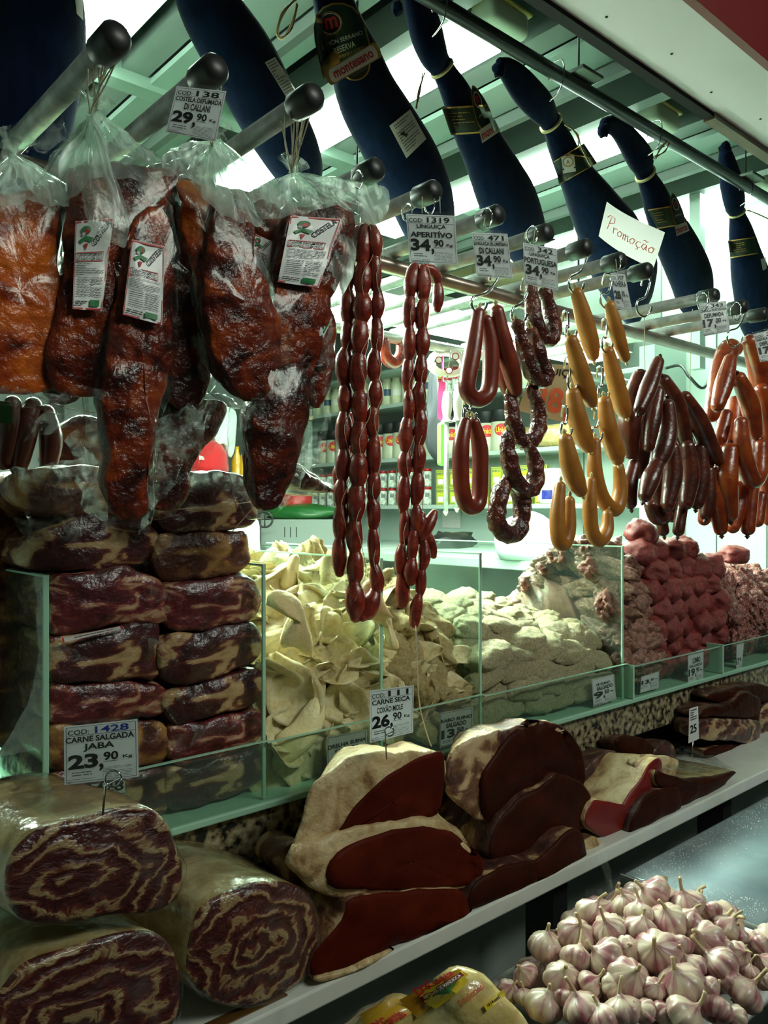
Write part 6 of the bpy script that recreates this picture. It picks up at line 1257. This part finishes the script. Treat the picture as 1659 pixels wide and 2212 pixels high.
# ================================================================ flour packs
def pack(q, t0, lab, full=True, seed=0):
    sf = plane_t(t0); mb = MB(); P = closed([sf(x, y) for x, y in q], 44); c = sum(P, Vector()) / 44; R_ = []
    for s, dz in ((.02, -.022), (.4, -.020), (.75, -.012), (.94, 0), (1, .010), (.96, .03), (.7, .05), (.02, .055)): R_.append([c + (p - c) * s + FWD * dz - UP * (dz * .5 + .0) for p in P])
    mb.rings(R_, True); mb.noise(.005, 26, seed); lo = min(v.z for v in mb.v)
    o = thing('flour_pack', lab, 'flour pack', (c.x, c.y, lo), 'packs of cassava flour'); part('pack', mb, 'flour', o); return o, on(mb.bvh(), sf)
F1, s1 = pack([(925, 2170), (945, 2110), (985, 2088), (1040, 2105), (1070, 2130), (1105, 2165), (1150, 2215), (1160, 2260), (900, 2280), (830, 2250)], .92, 'yellow film pack of cassava flour reading FARINHA DE MANDIOCA Tradicional')
sh = Sheet([(862, 2160), (990, 2092), (1012, 2105), (902, 2200)], s1); mb = MB()
sh.rect(mb, 0, 0, 1, 1, .003, 10, 4); st = part('striped_end', mb, 'flour_y', F1); l = MB()
for k in range(11): sh.line(l, [(.0, .06 + k * .085), (1, .06 + k * .085)], .012, .0042, 0)
part('stripe', l, 'orange', st, False)
sh = Sheet([(905, 2150), (990, 2098), (1014, 2118), (935, 2180)], s1); l = MB(); sh.poly(l, [(0, .1), (.1, -.1), (.5, .02), (.95, -.2), (1.08, 0), (1.0, .5), (.98, 1.0), (.6, 1.15), (.05, 1.1), (-.02, .6)], .0065, 3)
for k in range(5): sh.poly(l, [(.5, .9), (.25 + k * .14, .45), (.36 + k * .14, .40)], .0085, 4)
sh.rect(l, -.05, .12, 1.02, .48, .0075, 6, 2, 1); sh.text(l, 'FARINHA DE MANDIOCA', .04, .18, .96, .42, .0095, .01, 2); sh.text(l, "D'Gosta", -.02, -.48, .9, .05, .0085, .03, 0)
part('brand_print', l, ['red', 'dred', 'lab_w', 'yel', 'green'], F1, False)
sh = Sheet([(985, 2165), (1040, 2120), (1048, 2135), (994, 2180)], s1); l = MB(); sh.text(l, 'Tradicional', 0, 0, 1, .9, .006, .01, 0); sh.rect(l, .7, 2.6, 1.5, 3.4, .006, 3, 3, 1); sh.text(l, '1kg', .85, 2.75, 1.3, 3.25, .008, .01, 2); part('lettering', l, ['orange', 'yel', 'lab_k'], F1, False)
F2, s2 = pack([(760, 2200), (800, 2172), (860, 2150), (905, 2168), (915, 2215), (900, 2270), (700, 2280)], .93, 'yellow striped pack of cassava flour, cut by the bottom edge, left of the other', seed=5)
sh = Sheet([(790, 2198), (865, 2160), (905, 2180), (830, 2225)], s2); mb = MB(); sh.rect(mb, -.15, -.3, 1, 1, .003, 8, 4); st = part('striped_end', mb, 'flour_y', F2); l = MB(); sh.text(l, "D'Gosta", -.1, .35, .7, .95, .006, .03, 0); part('lettering', l, ['red'], F2, False)
solo('dark_shelf', MB().box((.35, .45, .925), (.80, .79, .948)), 'wood_k', 'dark low board carrying the flour packs', 'shelf', smooth=False)
solo('crate_stand', MB().box((.78, .40, .82), (1.24, .76, .864)), 'wood_k', 'dark stand under the garlic crate', 'stand', smooth=False)

# ================================================================ shelves on the far wall
XF = 3.55
SH = [(2.315, 'upper'), (1.955, 'middle'), (1.645, 'lower')]
for z, nm in SH:
    o = solo('wall_shelf', MB().bbox((XF, 2.12, z - .025), (3.80, 4.95, z), .003), 'shelfw', 'white wall shelf behind the sausages, %s one' % nm, 'shelf', 'wall shelves', smooth=False)
solo('shelf_upright', MB().box((3.56, 4.9, .9), (3.60, 4.95, 2.9)), 'shelfw', 'white upright at the left end of the wall shelves', 'shelf upright', smooth=False)
def row(pxs, z, fn, X=3.62):
    for i, px in enumerate(pxs):
        p = PX(px, 1000, X); fn(i, Vector((X, p.y, z + .0005)), len(pxs), px)
def jar(i, p, n, px):
    h = .20 if i % 2 else .185; o = thing('glass_jar', 'tall pale preserve jar on the upper wall shelf, %s' % (ORD[i] + ' from the left'), 'jar', p, 'jars of pale preserve')
    part('jar_body', MB().lathe([(.036, 0), (.044, .006), (.045, h * .78), (.034, h * .9), (.034, h)], p, 18), 'cream_j', o)
    part('lid', MB().lathe([(.037, h), (.037, h + .016), (.034, h + .019)], p, 18), 'black', o)
    a0 = math.atan2(-p.y, -p.x); l = MB(); l.grid(lambda u, v: p + Vector((.0456 * math.cos(a0 + (u - .5) * 1.3), .0456 * math.sin(a0 + (u - .5) * 1.3), h * (.35 + .22 * v))), 6, 1); part('label', l, 'navy' if i % 2 else 'lab_w', o)
row([688, 708, 728, 748, 768, 790, 815, 838, 858, 882, 905, 926, 1120, 1140], SH[0][0], jar, 3.64)
def bagp(i, p, n, px):
    o = thing('food_bag', 'upright bag of food with a red and yellow front on the upper wall shelf, %s' % ordn(i, n), 'bag', p, 'bags on the upper shelf')
    a = Matrix.Rotation(math.atan2(p.y, p.x), 4, 'Z'); part('bag_body', MB().bbox((-.03, -.05, 0), (.03, .05, .19), .012, seg=3), 'jarglass', o); o.children[0].data.transform(Matrix.Translation(Vector())); 
    for ch in o.children:
        ch.matrix_parent_inverse = Matrix(); 
        for v in ch.data.vertices: v.co = (a @ (v.co + p)) 
    l = MB(); l.box((-.0312, -.045, .10), (-.031, .045, .175)); l.v = [a @ v + p for v in l.v]; part('red_front', l, 'red', o, False)
    l = MB(); l.box((-.0318, -.04, .12), (-.0313, .04, .145)); l.v = [a @ v + p for v in l.v]; part('yellow_band', l, 'yel', o, False)
row([950, 972, 994], SH[0][0], bagp)
def can(i, p, n, px):
    r, h = .062, .24; o = thing('preserve_can', 'large red-oval can on the middle wall shelf, %s from the left' % ORD[i], 'can', p, 'large cans on the middle shelf')
    part('can_body', MB().lathe([(r * .97, 0), (r, .004), (r, h * .70)], p, 22), 'tin', o); part('black_top', MB().lathe([(r * 1.001, h * .70), (r * 1.001, h - .004), (r * .96, h), (r * .9, h - .006)], p, 22), 'lab_k', o)
    a0 = math.atan2(-p.y, -p.x); l = MB()
    def cyl(u, v, e): a = a0 + u; return p + Vector(((r + e) * math.cos(a), (r + e) * math.sin(a), h * .5 + v))
    n_ = 26; l.rings([[cyl(.72 * s * math.cos(2 * math.pi * k / n_), .036 * s * math.sin(2 * math.pi * k / n_), .001) for k in range(n_)] for s in (.02, .5, 1.0)], False, 0)
    vs, fs = text_mesh('Unida', .02); l.add([cyl((x - .5) * 1.1, (y - .5) * .032, .003) for x, y in vs], fs, 1); part('oval_label', l, ['red', 'yel'], o, False)
row([704, 722, 742, 775, 822, 846, 868, 936, 975, 1010, 1052, 1084], SH[1][0], can)
def sjar(i, p, n, px):
    o = thing('small_jar', LBJ % (ORD[i] + ' from the left'), 'jar', p, 'small red-lidded jars'); part('jar_body', MB().lathe([(.026, 0), (.0285, .004), (.0285, .088), (.023, .10)], p, 14), 'jarglass', o)
    part('lid', MB().lathe([(.0255, .098), (.0255, .113), (.023, .115)], p, 14), 'redpl', o); a0 = math.atan2(-p.y, -p.x); l = MB(); l.grid(lambda u, v: p + Vector((.0290 * math.cos(a0 + (u - .5) * 1.0), .0290 * math.sin(a0 + (u - .5) * 1.0), .05 + .025 * v)), 4, 1); part('label', l, 'lab_gr', o)
PXJ = [681, 697, 714, 733, 752, 771, 790, 809, 828, 847, 866, 885, 904, 923]
LBJ = 'red-lidded small jar, lower layer, bottom wall shelf, %s'; row(PXJ, SH[2][0], sjar, 3.6)
LBJ = 'red-lidded small jar, upper layer, bottom wall shelf, %s'; row(PXJ, SH[2][0] + .117, sjar, 3.6)
def oil(i, p, n, px):
    w_, d, h = .070, .05, .108; o = thing('tea_tin', LBO % (ORD[i] + ' from the left'), 'tin', p, 'yellow-green BOM DIA tins')
    a = Matrix.Translation(p) @ Matrix.Rotation(.35, 4, 'Z')
    mb = MB().bbox((0, -w_ / 2, 0), (d, w_ / 2, h), .003); mb.v = [a @ v for v in mb.v]; part('tin_body', mb, 'oily', o, False)
    l = MB(); e = -.0008
    def R4(y0, y1, z0, z1, mi, ex=0): l.add([a @ Vector((e - ex, y, z)) for y, z in ((y1, z0), (y0, z0), (y0, z1), (y1, z1))], [(0, 1, 2, 3)], mi)
    R4(-.030, .030, .006, .102, 0); R4(-.027, .027, .009, .099, 1, .0003); R4(-.017, .017, .018, .05, 2, .0008)
    vs, fs = text_mesh('BOM DIA', .02); l.add([a @ Vector((e - .0012, .025 - .05 * x, .078 + .014 * y)) for x, y in vs], fs, 0); R4(-.02, .02, .062, .068, 3, .0008)
    part('printed_front', l, ['navy', 'oily', 'lab_w', 'yel'], o, False)
PXO = [952, 981, 1012, 1042, 1073, 1104, 1136, 1168]
LBO = 'yellow-green printed tin, lower layer on the lower wall shelf, %s'; row(PXO, SH[2][0], oil, 3.6)
LBO = 'yellow-green printed tin, upper layer on the lower wall shelf, %s'; row(PXO, SH[2][0] + .110, oil, 3.6)
LBO = 'yellow-green tin, middle wall shelf beside the cans, %s'; row([1118, 1133], SH[1][0], oil, 3.6)
# roll of paper lying on the middle shelf
p = PX(1205, 945, 3.62); solo('paper_roll', MB().tube([(3.62, p.y - .10, 2.02), (3.62, p.y + .22, 2.02)], .062, 20), 'flour', 'pale yellowish roll lying on the middle wall shelf behind the ochre sausages', 'roll')
p = PX(1190, 1040, 3.62); o = thing('wrapped_pack', 'film-wrapped pack of blue and yellow tins at the right of the lower wall shelf', 'pack', (3.62, p.y, 1.6455)); part('tins', MB().bbox((3.58, p.y - .06, 1.6455), (3.68, p.y + .05, 1.84), .01), 'lab_w', o); part('film', MB().bbox((3.575, p.y - .066, 1.646), (3.69, p.y + .056, 1.86), .015).noise(.005, 40), 'bagm2', o); part('blue_print', MB().box((3.578, p.y - .04, 1.67), (3.5795, p.y + .03, 1.72)), 'blue', o, False)
# boxes high up
for i, (x, y, w_, h, m, t_) in enumerate(((1010, 520, .42, .30, 'cardboard', 'A'), (850, 505, .34, .26, 'cardboard', ''), (1075, 575, .3, .12, 'cardboard', ''))):
    p = PX(x, y, 3.55); z0 = p.z - h / 2 - (.054 if i == 1 else 0); o = thing('storage_box', ['beige cardboard box with a red letter A behind the rods', 'beige cardboard box behind the ham with the white maker label', 'low beige box below the one with the red letter'][i], 'box', (3.6, p.y, z0), 'boxes stored above the shelves')
    part('carton', MB().bbox((3.5, p.y - w_ / 2, z0), (3.78, p.y + w_ / 2, z0 + h), .004), m, o, False)
    if False: pass
    if t_:
        l = MB(); vs, fs = text_mesh(t_, .03); l.add([Vector((3.498, p.y + .10 - .07 * a, z0 + .02 + .10 * b)) for a, b in vs], fs, 0); part('letter', l, 'red', o, False)
solo('box_ledge', MB().box((3.46, 2.3, 2.50), (3.8, 4.9, 2.52)), 'slat', 'high green-grey ledge under the stored boxes', 'shelf', smooth=False)
# things hanging in front of the wall shelves
def steel(px, y0, y1, y2, dt, lab):
    t = 1.62 / ray(px, 900).y + dt; o = thing('sharpening_steel', lab, 'sharpening steel', PT(px, y2, t), 'hanging knife steels'); a, b, c = PT(px, y0, t), PT(px - 1, y1, t), PT(px - 3, y2, t); q = 2.3 / t; top = PT(px, y0, t); part('hang_hook', MB().tube([(top.x, top.y, 2.088), (top.x, top.y - .012, 2.06), top + UP * .04, top - UP * .006], .0018, 6, smooth_k=3), 'chrome', o)
    part('handle', MB().tube([a, a.lerp(b, .12), a.lerp(b, .5), a.lerp(b, .85), b], [.009, .012, .0155, .011, .018], 14, smooth_k=3), 'white_pl', o); part('blade', MB().tube([b, c], .0068, 10), 'steel', o); part('tip', MB().tube([c, c - UP * .012], [.008, .002], 8), 'lab_w', o)
steel(966, 846, 912, 1105, .0, 'white-handled knife sharpening steel hanging left of the lower ring sausage'); steel(990, 830, 910, 1098, .0, 'second white-handled sharpening steel, just left of the ring sausages')
o = thing('label_tape', 'white roll of printed label tape hanging beside the upper ring sausage', 'tape', PT(970, 820, 2.33)); c = PT(966, 785, 2.33)
rg = [[c + (RGT * math.cos(a) * r * 1.0 + UP * math.sin(a) * r * .62 + FWD * (z + math.cos(a) * .02)) for a in [2 * math.pi * i / 32 for i in range(32)]] for r, z in ((.040, -.02), (.060, -.02), (.060, .025), (.040, .025), (.040, -.02))]
part('tape_roll', MB().rings(rg, False), 'lab_w', o); l = MB()
for x, y in ((948, 778), (970, 800), (984, 770)): sq = Sheet([(x - 8, y - 8), (x + 8, y - 8), (x + 8, y + 8), (x - 8, y + 8)], plane_t(2.30)); sq.disc(l, .5, .5, .5, .5, 0, 0); sq.disc(l, .5, .5, .38, .38, .001, 1)
part('printed_seal', l, ['dred', 'lab_w'], o, False)
mb = slab([(938, 790), (944, 790), (952, 885), (962, 930), (952, 985), (938, 992), (925, 960), (922, 915), (934, 870)], 1.9, .03, .8, .01, 30, .004, 20, 3); solo('black_cloth', mb, 'kcloth', 'black cloth hanging left of the sharpening steels', 'cloth')
sq = Sheet([(948, 822), (962, 826), (958, 912), (944, 905)], plane_y(1.64)); mb = MB(); sq.rect(mb, 0, 0, 1, 1, 0, 3, 6).noise(.003, 30); mb.tube([PY(955, 824, 1.64), PY(957, 762, 1.64)], .002, 6); solo('pink_strap', mb, 'pink', 'bright pink strap hanging behind the left sharpening steel', 'strap')
mb = MB().bbox((-.022, -.012, -.075), (.022, .012, .075), .01); c = PY(957, 960, 1.66); mb.v = [v * .85 + c for v in mb.v]; mb.tube([c, PY(957, 765, 1.66)], .0015, 6); solo('green_tag', mb, 'gneon', 'neon green plastic tag behind the left sharpening steel', 'tag', smooth=False)
solo('hook_sausage', MB().tube([PY(828, 738, 1.62), PY(834, 770, 1.62), PY(850, 784, 1.62), PY(866, 768, 1.62), PY(868, 738, 1.62)], .017, 12, smooth_k=4, round_end=True), 'link', 'small red sausage loop hanging from the rear pipe', 'sausage')
# things under the shelves
solo('work_table', MB().bbox((2.6, 2.0, 1.36), (3.78, 4.6, 1.40), .004), 'shelfw', 'pale worktop under the wall shelves', 'table', smooth=False)
def on_t(x, y, t): return PT(x, y, t)
c = PT(650, 1180, 4.9); o = thing('white_carton', 'white carton with three small printed figures behind the jerky stack', 'box', (c.x, c.y, 1.401)); a = Matrix.Translation((c.x, c.y, 1.401)) @ Matrix.Rotation(-.75, 4, 'Z')
mb = MB().bbox((-.22, -.14, 0), (.22, .14, .155), .004); mb.v = [a @ v for v in mb.v]; part('carton', mb, 'carton', o, False); l = MB()
for k in range(3): l.box((-.08 + k * .035, -.1425, .05), (-.075 + k * .035, -.141, .11))
l.v = [a @ v for v in l.v]; part('print', l, 'lab_k', o, False)
mb = blob(.24, .13, .055, 3, .3, 1.6); mb.v = [a @ (v + Vector((0, 0, .19))) for v in mb.v]; solo('green_bag', mb, 'gbag', 'crumpled green plastic bag lying on the white carton', 'bag')
c = PX(700, 1112, 3.74); o = thing('control_box', 'dark wall box with a glowing red display under the lowest shelf', 'control box', (3.76, c.y, c.z - .09)); part('case', MB().bbox((3.72, c.y - .10, c.z - .10), (3.80, c.y + .10, c.z + .08), .006), 'black', o, False); part('display', MB().box((3.716, c.y - .03, c.z - .005), (3.7195, c.y + .06, c.z + .03)), 'led', o, False)
c = PT(640, 1096, 5.0); solo('red_pot', MB().lathe([(.06, -.06), (.095, -.04), (.10, .07), (.085, .08)], c, 20), 'redpl', 'red pot hanging left of the control box under the shelves', 'pot')
c = PT(572, 1122, 4.6); mb = MB().tube([c + (RGT * math.cos(q) + UP * math.sin(q)) * .045 for q in [i * .4 for i in range(17)]], .006, 8)
for k in range(4): mb.tube([c, c + (RGT * math.cos(k * 1.57) + UP * math.sin(k * 1.57)) * .045], .004, 6)
solo('hand_wheel', mb, 'black', 'small black spoked hand wheel above the white carton', 'wheel')
p = PX(975, 1120, 3.79); l = MB().box((3.788, p.y - .08, p.z - .06), (3.7915, p.y + .08, p.z + .05)); o = solo('wall_notice', l, 'paper', 'small pale notice on the wall below the wall shelves', 'notice', smooth=False)
c = PT(1140, 1174, 3.4); mb = blob(.15, .14, .13, 2, .10, 1.3); mb.v = [v + c for v in mb.v]; mb.v = [Vector((v.x, v.y, max(v.z, 1.401))) for v in mb.v]; solo('white_bag', mb, 'cloth', 'rounded white plastic bag behind the glass above the salted feet', 'bag')
c = PT(970, 1172, 4.5); c.z = 1.42; mb = blob(.2, .10, .07, 5, .5, 1.7); mb.v = [v + c for v in mb.v]; solo('black_bag', mb, 'black', 'crumpled black bag behind the salted tails', 'bag')
c = PT(492, 930, 4.4); mb = slab([(470, 885), (508, 890), (508, 965), (496, 990), (486, 960), (466, 955)], 4.0, .05, .9, .02, 30, .01, 9, 2); solo('white_garment', mb, 'cloth', 'white cloth hanging behind the person in the red cap', 'cloth')
for k, (x, w_) in enumerate(((512, 9), (528, 8))): c = PT(x, 1010, 4.6); solo('oil_bottle', MB().lathe([(.03, -.12), (.032, -.11), (.032, .04), (.012, .09), (.012, .12)], c, 14), 'flour_y', 'amber oil bottle behind the person in the red cap, %s one' % ('left' if k == 0 else 'right'), 'bottle', 'oil bottles')
solo('dark_cabinet', MB().box((1.9, 5.3, 0), (3.4, 5.58, 2.4)), 'slat_d', 'dark tall cabinet at the back behind the person', 'cabinet', smooth=False)
solo('cable', MB().tube([PX(1440, 795, 3.6), PX(1470, 790, 3.5), PX(1490, 815, 3.45), PX(1520, 838, 3.5), PX(1545, 790, 3.6)], .007, 8, smooth_k=5), 'black', 'black cable drooping behind the two big sausage bunches', 'cable')
# hanging wire with a clear drinking glass shape (meat hook holder)
solo('leaf_card', MB().tube([PY(1496, 668, 1.15), PY(1492, 740, 1.15), PY(1490, 850, 1.15)], [.0012, .001, .001], 5), 'tie', 'straw-coloured cord hanging between the two big sausage bunches', 'cord')

# ================================================================ the person behind the counter
o = thing('person', 'person in a red cap and white work clothes behind the stacked meat', 'person', (2.15, 3.80, 0))
hp = PT(446, 1020, 4.5); S = Vector((hp.x, hp.y, 0))
def figure():
    me = bpy.data.meshes.new('body'); H = hp.z; J = {}
    V = [(0, 0, .98), (0, 0, 1.15), (0, 0, 1.36), (0, 0, 1.48), (0, 0, 1.56), (0, -.0, 1.66), (0, 0, 1.74), (-.19, 0, 1.43), (-.25, .03, 1.16), (-.20, -.16, 1.02), (.19, 0, 1.43), (.25, .03, 1.16), (.20, -.16, 1.02), (-.10, 0, .92), (-.11, -.01, .50), (-.11, .02, .08), (-.11, -.14, .04), (.10, 0, .92), (.11, -.01, .50), (.11, .02, .08), (.11, -.14, .04)]
    E = [(0, 1), (1, 2), (2, 3), (3, 4), (4, 5), (5, 6), (2, 7), (7, 8), (8, 9), (2, 10), (10, 11), (11, 12), (0, 13), (13, 14), (14, 15), (15, 16), (0, 17), (17, 18), (18, 19), (19, 20)]
    Rr = [.15, .14, .15, .07, .055, .085, .08, .06, .045, .035, .06, .045, .035, .09, .06, .045, .035, .09, .06, .045, .035]
    k = H / 1.70; me.from_pydata([(x * k, y * k, z * k) for x, y, z in V], E, []); b = bpy.data.objects.new('body', me); COL.objects.link(b); b.location = S; b.rotation_euler = (0, 0, -.9)
    sk = b.modifiers.new('skin', 'SKIN'); b.modifiers.new('sub', 'SUBSURF').levels = 2; b.modifiers['sub'].render_levels = 2
    if not me.skin_vertices: bpy.context.view_layer.update()
    for i, sv in enumerate(me.skin_vertices[0].data): sv.radius = (Rr[i] * k,) * 2; sv.use_root = (i == 0)
    dg = bpy.context.evaluated_depsgraph_get(); m2 = bpy.data.meshes.new_from_object(b.evaluated_get(dg)); mw = b.matrix_world.copy(); bpy.data.objects.remove(b); return m2, k
try:
    SC.view_layers[0].update(); m2, k = figure(); rot = Matrix.Rotation(-.9, 3, 'Z')
    off = ROOTLOC[o.name]
    body = MB(); body.add([rot @ v.co + S for v in m2.vertices], [tuple(p.vertices) for p in m2.polygons])
    bo = part('body', body, ['skin', 'cloth'], o)
    for p in bo.data.polygons:
        z = p.center.z + off.z; p.material_index = 1 if z < 1.50 * k else 0
    def L3(x, y, z): return rot @ (Vector((x, y, z)) * k) + S
    cp = MB(); n = 24
    cp.rings([[L3(r * math.cos(2 * math.pi * i / n), r * 1.12 * math.sin(2 * math.pi * i / n) + .005, z) for i in range(n)] for r, z in ((.108, 1.695), (.112, 1.73), (.106, 1.79), (.08, 1.84), (.04, 1.865), (.005, 1.87))], True)
    cp.grid(lambda u, v: L3((u - .5) * .19, -.11 - .085 * v * (1 - .8 * (u - .5) ** 2 * 2), 1.70 - .012 * v), 10, 4); co = part('cap', cp, 'redcap', o)
    q = PT(430, 993, 4.37); em = MB(); em.add([q, q + RGT * .03, q + RGT * .022 + UP * .018, q + UP * .024], [(0, 1, 2, 3)]); part('cap_emblem', em, 'lab_w', co, False)
    fc = MB(); fc.tube([L3(0, -.085, 1.665), L3(0, -.112, 1.635), L3(0, -.09, 1.625)], [.008, .014, .008], 8); part('nose', fc, 'skin', o)
    for s in (-1, 1):
        e = MB().lathe([(.001, -.01), (.011, 0), (.001, .01)], L3(.034 * s, -.083, 1.665), 8); part('eye', e, 'lab_k', o)
        e = blob(.012, .022, .03, 1, .1); e.v = [rot @ v + L3(.088 * s, .0, 1.65) for v in e.v]; part('ear', e, 'skin', o)
        h = blob(.028, .05, .022, 2, .1); c = L3(.20 * s, -.20, 1.0); h.v = [rot @ v + c for v in h.v]
        for f_ in range(4): h.tube([c + rot @ Vector((-.02 + .013 * f_, -.04, 0)), c + rot @ Vector((-.02 + .013 * f_, -.085 - .008 * (f_ in (1, 2)), -.01)), c + rot @ Vector((-.02 + .013 * f_, -.10, -.03))], [.008, .007, .006], 7, round_end=True)
        h.tube([c + rot @ Vector((-.026 * s, 0, 0)), c + rot @ Vector((-.045 * s, -.035, -.008))], [.010, .008], 7, round_end=True); part('hand', h, 'skin', o)
    m_ = MB().tube([L3(-.022, -.092, 1.60), L3(0, -.098, 1.598), L3(.022, -.092, 1.60)], .004, 6); part('mouth', m_, 'dred', o)
    hr = blob(.092 * k, .10 * k, .075 * k, 3, .08); hr.v = [rot @ v + L3(0, .022, 1.675) for v in hr.v]; part('hair', hr, 'hair', o)
except Exception as ex:
    print('FIGURE FAILED', ex)
# a white sleeve/apron seen right of the stack
mb = slab([(500, 1150), (520, 1135), (556, 1120), (562, 1180), (565, 1240), (530, 1240), (505, 1230)], 3.9, .14, .9, .03, 30, .008, 8, 9); solo('white_apron', mb, 'cloth', 'white apron cloth hanging at the right of the jerky stack', 'cloth')
